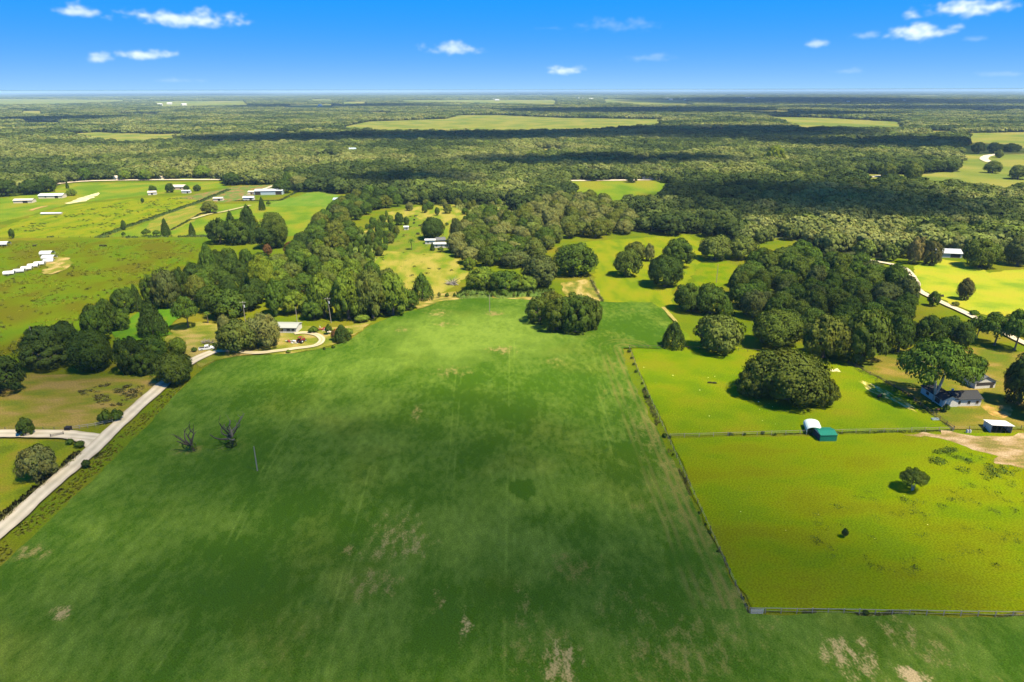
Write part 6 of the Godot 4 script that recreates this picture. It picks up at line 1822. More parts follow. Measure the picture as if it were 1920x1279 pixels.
	field("paddock", "browner paddock left of the round olive oak", PackedVector2Array([Vector2(-263.1, -494.6), Vector2(-273.1, -572.5), Vector2(-255.2, -572.3), Vector2(-237.5, -540.4), Vector2(-230.6, -466.2), Vector2(-248.9, -458.9)]), [[0.170, 0.145, 0.0300], [0.140, 0.140, 0.0180], [0.119, 0.136, 0.0144], [0.093, 0.128, 0.0120]], 0.0, 1.0, 24.0)
	field("clearing", "dry yellow clearing in the middle of the woods", PackedVector2Array([Vector2(-87.5, -339.9), Vector2(-97.2, -401.9), Vector2(-99.2, -468.6), Vector2(-99.6, -533.7), Vector2(-78.7, -564.5), Vector2(-44.4, -575.1), Vector2(0.2, -563.4), Vector2(10.1, -508.9), Vector2(-11.3, -487.5), Vector2(-31.7, -449.3), Vector2(-33.8, -387.3), Vector2(-22.1, -344.7), Vector2(-28.4, -319.3), Vector2(-39.2, -301.4), Vector2(-46.6, -301.4), Vector2(-63.8, -329.3)]), [[0.209, 0.178, 0.0378], [0.180, 0.169, 0.0281], [0.138, 0.146, 0.0162], [0.092, 0.134, 0.0097]], 0.0, 2.0, 30.0)
	field("clearing", "green grass round the trailers in the clearing", PackedVector2Array([Vector2(-86.0, -401.8), Vector2(-90.2, -450.0), Vector2(-88.7, -505.6), Vector2(-75.4, -523.8), Vector2(-61.0, -488.1), Vector2(-39.1, -432.2), Vector2(-25.4, -401.2), Vector2(-37.4, -392.8), Vector2(-56.5, -395.8)]), [[0.115, 0.118, 0.016], [0.095, 0.118, 0.010], [0.080, 0.115, 0.008], [0.070, 0.11, 0.008]], 0.0, 3.0, 20.0)
	field("paddock", "bright lime slope right of the centre wood", PackedVector2Array([Vector2(29.4, -300.9), Vector2(38.3, -314.1), Vector2(45.8, -361.2), Vector2(42.0, -423.3), Vector2(75.6, -434.4), Vector2(116.6, -447.8), Vector2(117.7, -399.9), Vector2(92.8, -338.4), Vector2(76.4, -313.8), Vector2(67.8, -269.6), Vector2(69.1, -243.9), Vector2(87.7, -232.5), Vector2(55.1, -234.9), Vector2(66.2, -265.5), Vector2(66.2, -284.4), Vector2(63.4, -293.9), Vector2(41.0, -294.9)]), gold, 0.0, 1.5, 30.0)
	field("paddock", "olive wedge of rough grass behind the field thicket", PackedVector2Array([Vector2(23.8, -326.7), Vector2(37.8, -334.6), Vector2(41.5, -328.5), Vector2(41.1, -295.7), Vector2(30.2, -295.8), Vector2(24.8, -304.3)]), tan, 0.0, 0.8, 14.0)
	field("paddock", "green square of pasture by the dark pole", PackedVector2Array([Vector2(85.6, -313.7), Vector2(102.8, -366.8), Vector2(119.3, -372.9), Vector2(124.2, -351.3), Vector2(109.2, -328.0), Vector2(98.0, -318.3)]), lime, 0.0, 1.0, 16.0)
	field("paddock", "brilliant yellow pasture on the far right", PackedVector2Array([Vector2(216.9, -359.8), Vector2(241.5, -378.2), Vector2(248.1, -369.2), Vector2(250.3, -345.7), Vector2(272.4, -353.4), Vector2(341.1, -341.7), Vector2(251.0, -242.8), Vector2(216.6, -274.3), Vector2(199.9, -273.0), Vector2(196.7, -289.7), Vector2(193.5, -312.9)]), [[0.223, 0.213, 0.0185], [0.205, 0.220, 0.0158], [0.166, 0.203, 0.0132], [0.113, 0.171, 0.0132]], 0.0, 1.5, 30.0)
	field("pasture", "lime green upper pasture holding the huge oak", PackedVector2Array([Vector2(43.8, -236.1), Vector2(63.4, -237.1), Vector2(90.4, -234.7), Vector2(115.1, -224.0), Vector2(118.1, -220.0), Vector2(122.7, -199.2), Vector2(123.9, -171.5), Vector2(80.3, -169.8), Vector2(43.6, -168.0), Vector2(43.0, -190.8)]), lime, 0.0, 0.6, 22.0, 384)
	field("pasture", "yellow-olive lower pasture along the bottom fence", PackedVector2Array([Vector2(43.5, -166.2), Vector2(79.6, -167.9), Vector2(122.8, -169.6), Vector2(142.7, -169.5), Vector2(186.3, -163.8), Vector2(123.1, -97.1), Vector2(93.4, -99.6), Vector2(44.1, -100.7), Vector2(43.7, -104.2), Vector2(42.7, -120.3)]), [[0.102, 0.117, 0.0016], [0.105, 0.129, 0.0012], [0.098, 0.132, 0.0010], [0.083, 0.125, 0.0012]], 0.0, 0.6, 24.0, 384)
	field("yard", "house yard of worn olive grass by the white house", PackedVector2Array([Vector2(118.8, -220.0), Vector2(143.6, -234.9), Vector2(166.8, -237.6), Vector2(186.7, -231.9), Vector2(231.7, -211.7), Vector2(192.7, -170.5), Vector2(144.0, -171.4), Vector2(124.5, -171.5), Vector2(124.0, -198.4)]), [[0.160, 0.117, 0.0288], [0.118, 0.104, 0.0156], [0.086, 0.093, 0.0096], [0.066, 0.090, 0.0084]], 0.0, 0.8, 18.0)
	field("bare_soil", "sandy worn soil in front of the small open shed", PackedVector2Array([Vector2(109.0, -167.8), Vector2(119.1, -169.9), Vector2(131.9, -168.9), Vector2(142.7, -169.5), Vector2(153.8, -168.5), Vector2(135.9, -145.1), Vector2(127.6, -148.1), Vector2(124.4, -151.2), Vector2(124.9, -158.3), Vector2(118.9, -164.7)]), [[0.286, 0.214, 0.1311], [0.231, 0.165, 0.0897], [0.177, 0.129, 0.0517], [0.116, 0.103, 0.0276]], 0.0, 2.2, 9.0)
	field("bare_soil", "patch of orange soil right of the white house", PackedVector2Array([Vector2(141.0, -185.8), Vector2(146.3, -188.0), Vector2(150.6, -186.5), Vector2(148.3, -180.8), Vector2(142.0, -177.3), Vector2(140.1, -181.5)]), [[0.340, 0.212, 0.0720], [0.281, 0.170, 0.0540], [0.187, 0.136, 0.0300], [0.128, 0.119, 0.0180]], 0.0, 1.0, 6.0)
	field("bare_soil", "pale sand scrape near the pasture's top fence", PackedVector2Array([Vector2(107.8, -215.2), Vector2(111.9, -216.1), Vector2(111.0, -213.3), Vector2(107.5, -212.9)]), [[0.468, 0.425, 0.2400], [0.383, 0.340, 0.1800], [0.255, 0.238, 0.0900]], 0.0, 0.8, 3.0, 64)
	field("bare_soil", "pale worn strip along the diagonal pasture fence", PackedVector2Array([Vector2(112.9, -204.3), Vector2(115.7, -205.2), Vector2(117.6, -199.2), Vector2(119.7, -190.4), Vector2(120.0, -181.6), Vector2(118.1, -184.5), Vector2(116.2, -193.2), Vector2(113.4, -197.6)]), [[0.383, 0.340, 0.1440], [0.255, 0.230, 0.0600], [0.136, 0.149, 0.0120], [0.102, 0.136, 0.0060]], 0.0, 0.9, 5.0, 128)
	field("yard", "dry grass yard round the hidden white house", PackedVector2Array([Vector2(-136.7, -262.7), Vector2(-129.4, -266.7), Vector2(-117.2, -262.6), Vector2(-96.7, -266.5), Vector2(-86.7, -262.4), Vector2(-68.7, -259.6), Vector2(-59.7, -270.5), Vector2(-57.1, -266.3), Vector2(-62.2, -249.5), Vector2(-66.9, -238.9), Vector2(-77.9, -232.4), Vector2(-94.4, -229.3), Vector2(-106.2, -225.2), Vector2(-108.5, -218.3), Vector2(-120.4, -233.7), Vector2(-132.7, -245.1)]), [[0.217, 0.168, 0.0540], [0.159, 0.146, 0.0300], [0.119, 0.126, 0.0156], [0.087, 0.111, 0.0108]], 0.0, 1.2, 14.0)
	field("lawn", "small bright green lawn among the left trees", PackedVector2Array([Vector2(-159.6, -255.1), Vector2(-160.7, -271.1), Vector2(-160.3, -285.9), Vector2(-148.1, -287.4), Vector2(-140.5, -278.2), Vector2(-141.0, -268.2), Vector2(-133.9, -251.2), Vector2(-142.9, -245.2), Vector2(-152.2, -245.2)]), lawn, 0.0, 1.0, 14.0)
	field("scrub_strip", "tan scrubby strip above the green field", PackedVector2Array([Vector2(-45.2, -291.4), Vector2(-39.6, -304.8), Vector2(-27.8, -311.9), Vector2(-15.0, -308.2), Vector2(0.0, -307.2), Vector2(10.1, -308.0), Vector2(12.3, -301.0), Vector2(4.9, -298.5), Vector2(-14.6, -300.3), Vector2(-31.4, -296.2), Vector2(-42.0, -285.1)]), tan, 0.0, 1.0, 8.0)
	field("bare_soil", "worn soil beside the row of white shelters", PackedVector2Array([Vector2(-247.2, -349.9), Vector2(-266.4, -386.8), Vector2(-253.9, -384.0), Vector2(-243.1, -371.1), Vector2(-238.7, -356.6), Vector2(-240.2, -347.6)]), [[0.289, 0.212, 0.0900], [0.212, 0.170, 0.0540], [0.145, 0.136, 0.0240], [0.102, 0.119, 0.0120]], 0.0, 2.0, 10.0, 128)
	field("bare_soil", "pale sand strip in the far left paddock", PackedVector2Array([Vector2(-380.0, -585.3), Vector2(-385.5, -615.9), Vector2(-389.4, -653.1), Vector2(-382.4, -642.4), Vector2(-369.6, -597.0), Vector2(-375.5, -582.4)]), [[0.468, 0.425, 0.2520], [0.391, 0.357, 0.1980], [0.289, 0.272, 0.1200]], 0.0, 1.2, 14.0, 128)
	field("bare_soil", "reddish soil patch by the far left sheds", PackedVector2Array([Vector2(-388.2, -549.9), Vector2(-390.5, -568.5), Vector2(-386.5, -574.0), Vector2(-383.0, -547.2)]), [[0.306, 0.187, 0.0780], [0.238, 0.162, 0.0600], [0.170, 0.153, 0.0360]], 0.0, 1.2, 14.0, 64)
	# the green field itself
	var main := wavy(PackedVector2Array([Vector2(-114.9, -61.1), Vector2(92.1, -60.6), Vector2(127.4, -96.6), Vector2(92.6, -98.5), Vector2(42.9, -99.4), Vector2(40.8, -165.6), Vector2(39.7, -190.8), Vector2(38.9, -212.8), Vector2(41.1, -236.1), Vector2(55.1, -234.9), Vector2(65.7, -265.5), Vector2(66.0, -284.4), Vector2(62.8, -293.1), Vector2(40.9, -294.1), Vector2(4.9, -298.5), Vector2(-14.7, -301.2), Vector2(-31.0, -297.1), Vector2(-39.7, -285.1), Vector2(-49.7, -274.7), Vector2(-57.8, -260.9), Vector2(-61.5, -246.5), Vector2(-66.5, -237.3), Vector2(-77.6, -231.3), Vector2(-99.4, -227.2), Vector2(-105.0, -224.2), Vector2(-106.2, -216.4), Vector2(-105.7, -195.5), Vector2(-104.5, -182.7), Vector2(-102.8, -144.6), Vector2(-103.2, -113.2), Vector2(-105.2, -90.3)]), 2.0, 0.5)
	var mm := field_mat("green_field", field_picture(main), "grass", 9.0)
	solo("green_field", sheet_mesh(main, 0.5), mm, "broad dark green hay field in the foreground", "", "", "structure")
	# open land far off between the woods
	var distant := [PackedVector2Array([Vector2(53.9, -734.4), Vector2(161.4, -737.1), Vector2(158.0, -678.3), Vector2(124.8, -584.4), Vector2(76.4, -544.0), Vector2(51.4, -600.4)]),
		PackedVector2Array([Vector2(381.8, -792.0), Vector2(442.2, -780.5), Vector2(514.5, -811.0), Vector2(791.3, -1237.5), Vector2(973.3, -1544.5), Vector2(1136.3, -1578.5), Vector2(1683.0, -1558.8), Vector2(683.6, -613.6), Vector2(462.7, -623.3), Vector2(425.0, -617.3), Vector2(399.9, -631.0), Vector2(384.7, -674.7), Vector2(347.7, -695.2)]),
		PackedVector2Array([Vector2(-440.2, -1823.2), Vector2(-441.1, -2200.3), Vector2(-221.2, -2395.2), Vector2(-206.9, -2755.4), Vector2(-49.2, -2745.9), Vector2(166.7, -2467.2), Vector2(492.4, -2314.2), Vector2(373.1, -1790.6), Vector2(165.9, -1573.0), Vector2(-228.3, -1529.0), Vector2(-390.4, -1633.6)]),
		PackedVector2Array([Vector2(-995.6, -1574.2), Vector2(-964.8, -1654.4), Vector2(-773.8, -1566.6), Vector2(-732.0, -1604.6), Vector2(-617.2, -1303.7), Vector2(-634.9, -1204.3), Vector2(-736.6, -1255.2)]), PackedVector2Array([Vector2(-7007.8, -9338.8), Vector2(-4192.2, -7857.6), Vector2(-3220.2, -6027.9), Vector2(-3019.9, -4757.6), Vector2(-3497.1, -4643.7)]), PackedVector2Array([Vector2(-2377.7, -3484.8), Vector2(-2258.5, -3476.1), Vector2(-1739.4, -2675.7), Vector2(-1834.5, -2681.2)]),
		PackedVector2Array([Vector2(-3312.8, -6615.5), Vector2(-2514.4, -6833.1), Vector2(-1560.5, -4315.3), Vector2(-1932.9, -3963.7)]), PackedVector2Array([Vector2(-1477.4, -4771.5), Vector2(-1242.9, -5114.3), Vector2(-880.7, -3559.3), Vector2(-1137.3, -3579.1)]), PackedVector2Array([Vector2(-2232.1, -7992.0), Vector2(-1955.8, -7945.8), Vector2(-1498.4, -6079.8), Vector2(-1707.8, -6106.9)]), PackedVector2Array([Vector2(-1429.0, -6070.8), Vector2(-1257.7, -6337.2), Vector2(-937.8, -4716.6), Vector2(-1053.7, -4411.8)]),
		PackedVector2Array([Vector2(-1075.4, -6977.7), Vector2(5.0, -7194.9), Vector2(451.4, -7124.4), Vector2(272.3, -4286.0), Vector2(3.2, -4621.0), Vector2(-848.0, -5495.0)]), PackedVector2Array([Vector2(940.1, -7461.8), Vector2(1605.1, -6576.7), Vector2(1065.9, -4356.6), Vector2(620.0, -4910.4)]), PackedVector2Array([Vector2(902.0, -2577.3), Vector2(1060.5, -2372.1), Vector2(1137.6, -2088.2), Vector2(892.2, -1608.1), Vector2(663.1, -1637.9)]), PackedVector2Array([Vector2(2123.3, -3328.1), Vector2(2218.8, -3232.7), Vector2(1939.4, -2806.2), Vector2(1809.4, -2814.7)]), PackedVector2Array([Vector2(648.8, -1351.1), Vector2(684.8, -1350.0), Vector2(631.4, -1242.0), Vector2(598.1, -1243.0)]), PackedVector2Array([Vector2(1605.1, -6576.7), Vector2(1765.0, -5185.2), Vector2(1489.9, -4469.8), Vector2(1299.9, -5240.4)]), PackedVector2Array([Vector2(-4495.4, -8370.2), Vector2(-4092.4, -8302.9), Vector2(-3435.1, -6964.0), Vector2(-3768.5, -7011.4)]),
		PackedVector2Array([Vector2(-578.5, -1683.9), Vector2(-489.3, -1637.2), Vector2(-432.7, -1481.9), Vector2(-505.7, -1484.3)]), PackedVector2Array([Vector2(-621.6, -3114.9), Vector2(-516.5, -3107.8), Vector2(-441.3, -2711.3), Vector2(-543.1, -2717.4)]), PackedVector2Array([Vector2(1038.6, -3411.6), Vector2(1243.5, -3220.3), Vector2(1068.9, -2736.9), Vector2(868.0, -2811.1)]), PackedVector2Array([Vector2(957.5, -1648.8), Vector2(1004.1, -1604.0), Vector2(863.4, -1374.8), Vector2(825.4, -1407.6)]), PackedVector2Array([Vector2(-272.5, -3714.7), Vector2(-79.7, -3699.0), Vector2(-69.7, -3232.7), Vector2(-238.3, -3244.7)]), PackedVector2Array([Vector2(798.2, -4890.9), Vector2(1202.8, -4846.6), Vector2(1028.3, -4077.6), Vector2(686.6, -4108.9)]), PackedVector2Array([Vector2(442.9, -1737.9), Vector2(508.8, -1688.3), Vector2(463.7, -1524.1), Vector2(400.5, -1545.2)]), PackedVector2Array([Vector2(-1678.2, -3040.5), Vector2(-1446.4, -2957.6), Vector2(-1297.9, -2650.6), Vector2(-1460.5, -2659.8)]), PackedVector2Array([Vector2(35.5, -1153.2), Vector2(86.0, -1130.8), Vector2(78.3, -1026.9), Vector2(35.9, -1036.6)]), PackedVector2Array([Vector2(-1542.2, -2253.5), Vector2(-1356.5, -2170.0), Vector2(-1198.3, -1908.3), Vector2(-1325.0, -1942.1)]), PackedVector2Array([Vector2(-295.0, -1027.0), Vector2(-242.2, -1000.8), Vector2(-227.3, -925.0), Vector2(-267.3, -940.1)]), PackedVector2Array([Vector2(163.4, -975.8), Vector2(204.5, -959.5), Vector2(186.0, -883.0), Vector2(153.3, -896.8)]),
		PackedVector2Array([Vector2(2037.4, -5622.7), Vector2(2624.3, -5546.8), Vector2(2360.7, -4909.4), Vector2(1873.7, -4964.8)]), PackedVector2Array([Vector2(6109.2, -11203.2), Vector2(6533.3, -11083.1), Vector2(5262.6, -8810.7), Vector2(4885.8, -8892.9)]), PackedVector2Array([Vector2(-5195.0, -13101.3), Vector2(-3735.7, -12725.3), Vector2(-3125.5, -10641.2), Vector2(-4238.0, -10884.0)]), PackedVector2Array([Vector2(2693.6, -13514.6), Vector2(3876.5, -13142.7), Vector2(3300.7, -10912.6), Vector2(2309.2, -11168.0)]), PackedVector2Array([Vector2(3382.7, -5448.8), Vector2(3990.7, -5626.5), Vector2(3401.4, -4790.9), Vector2(2928.9, -4657.7)])]
	for k in distant.size():
		open_land.append(distant[k])
		field("far_field", "open field between the distant woods", distant[k], far if k > 0 else paddock, 0.3 + 0.02 * k, 4.0 if k < 2 else 12.0, 120.0 if k < 4 else 500.0, 128)
	open_land.append(PackedVector2Array([Vector2(-178.1, -65.5), Vector2(182.1, -64.7), Vector2(647.2, -314.1), Vector2(276.2, -356.9), Vector2(266.6, -361.7), Vector2(262.6, -392.8), Vector2(247.2, -398.6), Vector2(206.9, -369.6), Vector2(183.6, -390.8), Vector2(175.6, -426.8), Vector2(153.3, -420.6), Vector2(115.7, -444.3), Vector2(106.7, -447.9), Vector2(77.8, -448.2), Vector2(8.9, -445.4), Vector2(1.1, -552.7), Vector2(-43.6, -564.0), Vector2(-88.3, -570.1), Vector2(-131.5, -631.9), Vector2(-156.0, -632.3), Vector2(-184.0, -664.6), Vector2(-194.2, -646.6), Vector2(-208.9, -654.0), Vector2(-233.7, -708.7), Vector2(-288.5, -709.6), Vector2(-317.5, -754.5), Vector2(-466.7, -743.1), Vector2(-454.3, -695.8), Vector2(-436.9, -636.4), Vector2(-462.2, -623.4), Vector2(-626.1, -594.5)]))
	open_land = boxed(open_land)

func roads() -> void:
	var edge := Color(0.24, 0.205, 0.125)
	var pale := Color(0.42, 0.36, 0.26)
	var mid := Color(0.31, 0.275, 0.185)
	road("gravel_lane", "straight pale gravel lane down the left side", PackedVector2Array([Vector2(-112.1, -103.2), Vector2(-111.1, -124.5), Vector2(-111.7, -141.8), Vector2(-111.6, -159.2), Vector2(-112.9, -180.6), Vector2(-113.3, -202.9), Vector2(-113.5, -218.3), Vector2(-111.8, -227.3), Vector2(-109.2, -232.6)]), 2.3, 0.62, edge, pale, mid)
	road("driveway", "pale driveway branching left off the lane", PackedVector2Array([Vector2(-172.6, -169.6), Vector2(-142.8, -169.5), Vector2(-133.8, -169.4), Vector2(-124.7, -169.1), Vector2(-119.0, -167.5), Vector2(-114.0, -164.5), Vector2(-111.2, -161.5)]), 2.3, 0.60, edge, pale, mid)
	road("driveway_apron", "flared gravel corner where the driveway meets the lane", PackedVector2Array([Vector2(-121.3, -168.5), Vector2(-115.6, -167.5), Vector2(-111.2, -166.3)]), 1.8, 0.61, edge, pale, mid)
	road("yard_track", "pale track curving round the yard", PackedVector2Array([Vector2(-109.2, -232.6), Vector2(-103.7, -233.6), Vector2(-93.2, -231.4), Vector2(-86.1, -233.5), Vector2(-79.1, -236.2), Vector2(-73.5, -239.0), Vector2(-72.6, -244.8), Vector2(-76.2, -250.8), Vector2(-82.0, -253.3), Vector2(-85.4, -252.1)]), 1.3, 0.60, Color(0.22, 0.19, 0.09), Color(0.34, 0.30, 0.21), Color(0.24, 0.21, 0.1))
	road("pale_road", "pale road running down the right behind the wood", PackedVector2Array([Vector2(185.5, -388.0), Vector2(197.6, -374.7), Vector2(209.3, -357.5), Vector2(201.1, -329.3), Vector2(193.5, -312.9), Vector2(192.4, -294.6), Vector2(193.3, -280.4), Vector2(193.2, -266.0), Vector2(192.6, -249.1), Vector2(192.9, -235.2), Vector2(197.5, -203.0)]), 1.7, 0.60, edge, pale, mid)
	road("far_road", "thin pale road along the foot of the distant forest", PackedVector2Array([Vector2(50.7, -730.0), Vector2(107.2, -733.5), Vector2(161.4, -737.1), Vector2(210.5, -740.9), Vector2(259.8, -735.5), Vector2(319.5, -743.6), Vector2(367.0, -747.5), Vector2(413.4, -770.9)]), 4.5, 0.75, edge, pale, pale, 1.0)
	road("far_lane", "pale lane below the far left forest", PackedVector2Array([Vector2(-476.0, -688.2), Vector2(-458.5, -729.5), Vector2(-420.7, -742.4), Vector2(-365.5, -746.0), Vector2(-308.0, -745.0), Vector2(-257.4, -730.6)]), 4.0, 0.75, edge, pale, pale, 1.0)
	road("field_path", "thin worn path from the green field's corner", PackedVector2Array([Vector2(66.3, -285.9), Vector2(67.0, -275.3), Vector2(67.5, -265.5)]), 0.8, 0.60, Color(0.16, 0.15, 0.03), Color(0.24, 0.2, 0.06), Color(0.2, 0.17, 0.04))
	road("far_lane", "white curving lane on the far right pasture", PackedVector2Array([Vector2(711.7, -1029.5), Vector2(679.7, -1004.5), Vector2(643.8, -957.5), Vector2(623.3, -914.2)]), 5.0, 0.9, pale, pale, pale, 1.0)
	road("barn_lane", "pale lane to the long metal barn", PackedVector2Array([Vector2(-238.9, -713.0), Vector2(-239.3, -684.5), Vector2(-241.9, -654.5), Vector2(-241.9, -633.5)]), 2.0, 0.7, edge, pale, mid)
	road("barn_lane", "worn pale track past the round olive oak", PackedVector2Array([Vector2(-217.3, -571.8), Vector2(-227.0, -540.2), Vector2(-233.4, -530.5), Vector2(-237.7, -507.3)]), 1.8, 0.7, Color(0.2, 0.19, 0.06), Color(0.3, 0.27, 0.14), Color(0.24, 0.22, 0.09))

func undergrowth() -> void:
	var low := tuft(1, 26, 0.9, 0.55)
	var tall := tuft(2, 30, 0.8, 1.1)
	var dots := tuft(3, 10, 0.6, 0.3)
	var fg := Geo.new()
	fg.blob(Vector3(0, 0.25, 0), Vector3(0.5, 0.35, 0.5), Color.WHITE, 4, 6)
	var fleck := fg.done()
	verge("verge_grass", "tall brownish verge grass between the lane and the green field", tall, PackedVector2Array([Vector2(-105.5, -95.2), Vector2(-106.0, -117.3), Vector2(-106.1, -132.9), Vector2(-106.3, -150.1), Vector2(-107.0, -169.3), Vector2(-107.9, -191.6), Vector2(-108.9, -208.1)]), 2.2, 0.12, Vector2(0.2, 0.42), Vector3(0.095, 0.110, 0.014), 21, -0.2)
	verge("verge_weeds", "dark weeds along the lane's field side", tall, PackedVector2Array([Vector2(-108.7, -99.1), Vector2(-108.3, -120.4), Vector2(-108.5, -136.8), Vector2(-108.1, -153.2), Vector2(-109.7, -174.5), Vector2(-109.7, -195.5)]), 0.5, 0.4, Vector2(0.3, 0.7), Vector3(0.06, 0.072, 0.014), 22, 0.02)
	verge("verge_weeds", "dark weeds along the lane's pasture side", tall, PackedVector2Array([Vector2(-115.8, -115.6), Vector2(-114.4, -129.2), Vector2(-114.5, -140.2), Vector2(-114.3, -152.2), Vector2(-114.4, -159.3)]), 1.0, 0.2, Vector2(0.5, 1.2), Vector3(0.055, 0.060, 0.018), 23, -0.35)
	verge("hedge_weeds", "dark weeds growing along the long pasture fence", low, PackedVector2Array([Vector2(43.3, -235.0), Vector2(42.3, -207.3), Vector2(42.0, -192.4), Vector2(41.9, -171.2), Vector2(42.2, -162.6), Vector2(42.0, -130.7), Vector2(42.3, -116.8), Vector2(43.0, -100.5)]), 0.7, 0.18, Vector2(0.25, 0.65), Vector3(0.06, 0.07, 0.016), 24, -0.05)
	verge("hedge_weeds", "weeds along the cross fence between the two pastures", low, PackedVector2Array([Vector2(43.1, -167.1), Vector2(62.0, -168.3), Vector2(80.1, -169.1), Vector2(101.3, -170.0), Vector2(123.6, -170.8)]), 0.5, 0.35, Vector2(0.3, 0.7), Vector3(0.06, 0.09, 0.015), 25, -0.1)
	verge("hedge_weeds", "long grass under the bottom pasture fence", low, PackedVector2Array([Vector2(42.9, -100.1), Vector2(58.4, -99.8), Vector2(76.6, -99.2), Vector2(92.8, -98.8), Vector2(109.5, -97.9)]), 0.5, 0.16, Vector2(0.3, 0.7), Vector3(0.085, 0.10, 0.03), 26, -0.3)
	verge("soil_edge_grass", "grass creeping over the edge of the sandy soil", low, PackedVector2Array([Vector2(107.8, -167.8), Vector2(114.5, -167.1), Vector2(118.9, -164.7), Vector2(122.9, -161.7), Vector2(124.9, -158.3), Vector2(124.4, -151.2), Vector2(127.2, -147.6), Vector2(135.6, -144.6)]), 2.6, 0.05, Vector2(0.25, 0.7), Vector3(0.085, 0.105, 0.006), 33, -0.3)
	verge("soil_edge_grass", "grass along the lane's ragged pasture edge", low, PackedVector2Array([Vector2(-114.2, -113.6), Vector2(-113.3, -127.6), Vector2(-113.7, -144.9), Vector2(-113.6, -161.5)]), 0.7, 0.12, Vector2(0.2, 0.5), Vector3(0.10, 0.11, 0.02), 34, -0.1)
	verge("hedge_weeds", "scrub along the diagonal fence of the upper pasture", low, PackedVector2Array([Vector2(117.3, -220.0), Vector2(119.7, -206.9), Vector2(122.2, -195.1), Vector2(122.8, -181.6), Vector2(124.2, -171.5)]), 0.7, 0.3, Vector2(0.4, 0.9), Vector3(0.055, 0.07, 0.02), 27, -0.2)
	verge("hedge", "thin dark hedge running diagonally across the left paddocks", tall, PackedVector2Array([Vector2(-269.9, -444.8), Vector2(-270.8, -478.3), Vector2(-269.3, -540.8), Vector2(-268.5, -589.7), Vector2(-273.0, -669.6)]), 1.4, 0.35, Vector2(0.9, 1.9), Vector3(0.032, 0.055, 0.014), 28, -0.6)
	verge("hedge", "low dark hedge along the left meadow's top fence line", tall, PackedVector2Array([Vector2(-304.1, -443.4), Vector2(-275.9, -443.1), Vector2(-250.4, -441.1), Vector2(-224.1, -444.3), Vector2(-195.9, -444.0), Vector2(-171.3, -443.8)]), 1.2, 0.6, Vector2(0.7, 1.8), Vector3(0.036, 0.06, 0.015), 29, 0.0)
	verge("hedge", "thin hedge line beside the browner paddock", low, PackedVector2Array([Vector2(-234.3, -466.2), Vector2(-237.8, -498.6), Vector2(-242.6, -535.5)]), 0.8, 0.5, Vector2(0.7, 1.3), Vector3(0.036, 0.055, 0.015), 30, -0.4)
	verge("hedge", "dark hedge before the long metal barn", low, PackedVector2Array([Vector2(-240.7, -598.3), Vector2(-202.1, -600.8), Vector2(-202.6, -633.0), Vector2(-203.5, -661.2)]), 1.0, 0.6, Vector2(0.8, 1.6), Vector3(0.036, 0.06, 0.016), 31, -0.3)
	verge("hedge_weeds", "weeds along the fence climbing from the green field", low, PackedVector2Array([Vector2(41.1, -295.7), Vector2(40.2, -313.2), Vector2(39.8, -332.6)]), 0.5, 0.3, Vector2(0.5, 1.0), Vector3(0.04, 0.05, 0.014), 32, -0.5)
	weeds("weed_tufts", "dark weed tufts dotting the sunny left paddock", low, PackedVector2Array([Vector2(-345.1, -467.4), Vector2(-352.6, -513.2), Vector2(-344.4, -546.8), Vector2(-330.9, -602.6), Vector2(-302.2, -621.1), Vector2(-275.3, -614.3), Vector2(-275.3, -535.9), Vector2(-274.4, -459.2), Vector2(-299.0, -452.2)]), 460, Vector2(0.5, 1.15), Vector3(0.052, 0.080, 0.014), 26.0, 0.06, 41)
	weeds("weed_tufts", "dark weed clumps in the lower right pasture", low, PackedVector2Array([Vector2(69.8, -134.0), Vector2(80.4, -138.3), Vector2(128.2, -152.8), Vector2(120.8, -131.7), Vector2(98.6, -110.0), Vector2(77.7, -110.1), Vector2(60.1, -113.4)]), 420, Vector2(0.3, 1.0), Vector3(0.034, 0.058, 0.010), 8.0, 0.17, 42)
	weeds("weed_tufts", "big dark weed beds near the sandy soil", low, PackedVector2Array([Vector2(104.9, -155.0), Vector2(116.8, -161.1), Vector2(124.1, -152.8), Vector2(125.1, -146.4), Vector2(120.4, -141.6), Vector2(112.1, -149.0)]), 260, Vector2(0.4, 1.2), Vector3(0.034, 0.066, 0.010), 6.0, 0.05, 43)
	weeds("weed_tufts", "weeds in the browned front pasture", low, PackedVector2Array([Vector2(-137.7, -198.5), Vector2(-132.7, -204.7), Vector2(-119.1, -202.1), Vector2(-114.9, -190.4), Vector2(-121.6, -184.9)]), 90, Vector2(0.5, 1.1), Vector3(0.07, 0.07, 0.024), 8.0, -0.1, 44)
	weeds("weed_tufts", "scattered dark scrub in the dry clearing", low, PackedVector2Array([Vector2(-87.0, -362.4), Vector2(-95.6, -432.8), Vector2(-91.5, -510.1), Vector2(-66.3, -533.3), Vector2(-38.1, -401.3), Vector2(-28.1, -350.3), Vector2(-43.9, -319.4), Vector2(-65.6, -339.7)]), 110, Vector2(0.5, 1.4), Vector3(0.045, 0.062, 0.016), 20.0, 0.12, 45)
	weeds("weed_tufts", "rough growth in the olive meadow", low, PackedVector2Array([Vector2(-261.4, -303.0), Vector2(-262.1, -363.9), Vector2(-227.2, -403.1), Vector2(-195.1, -417.8), Vector2(-180.2, -363.2), Vector2(-173.7, -278.4), Vector2(-176.8, -228.7), Vector2(-195.9, -218.8)]), 300, Vector2(0.5, 1.2), Vector3(0.070, 0.085, 0.014), 22.0, 0.12, 46)
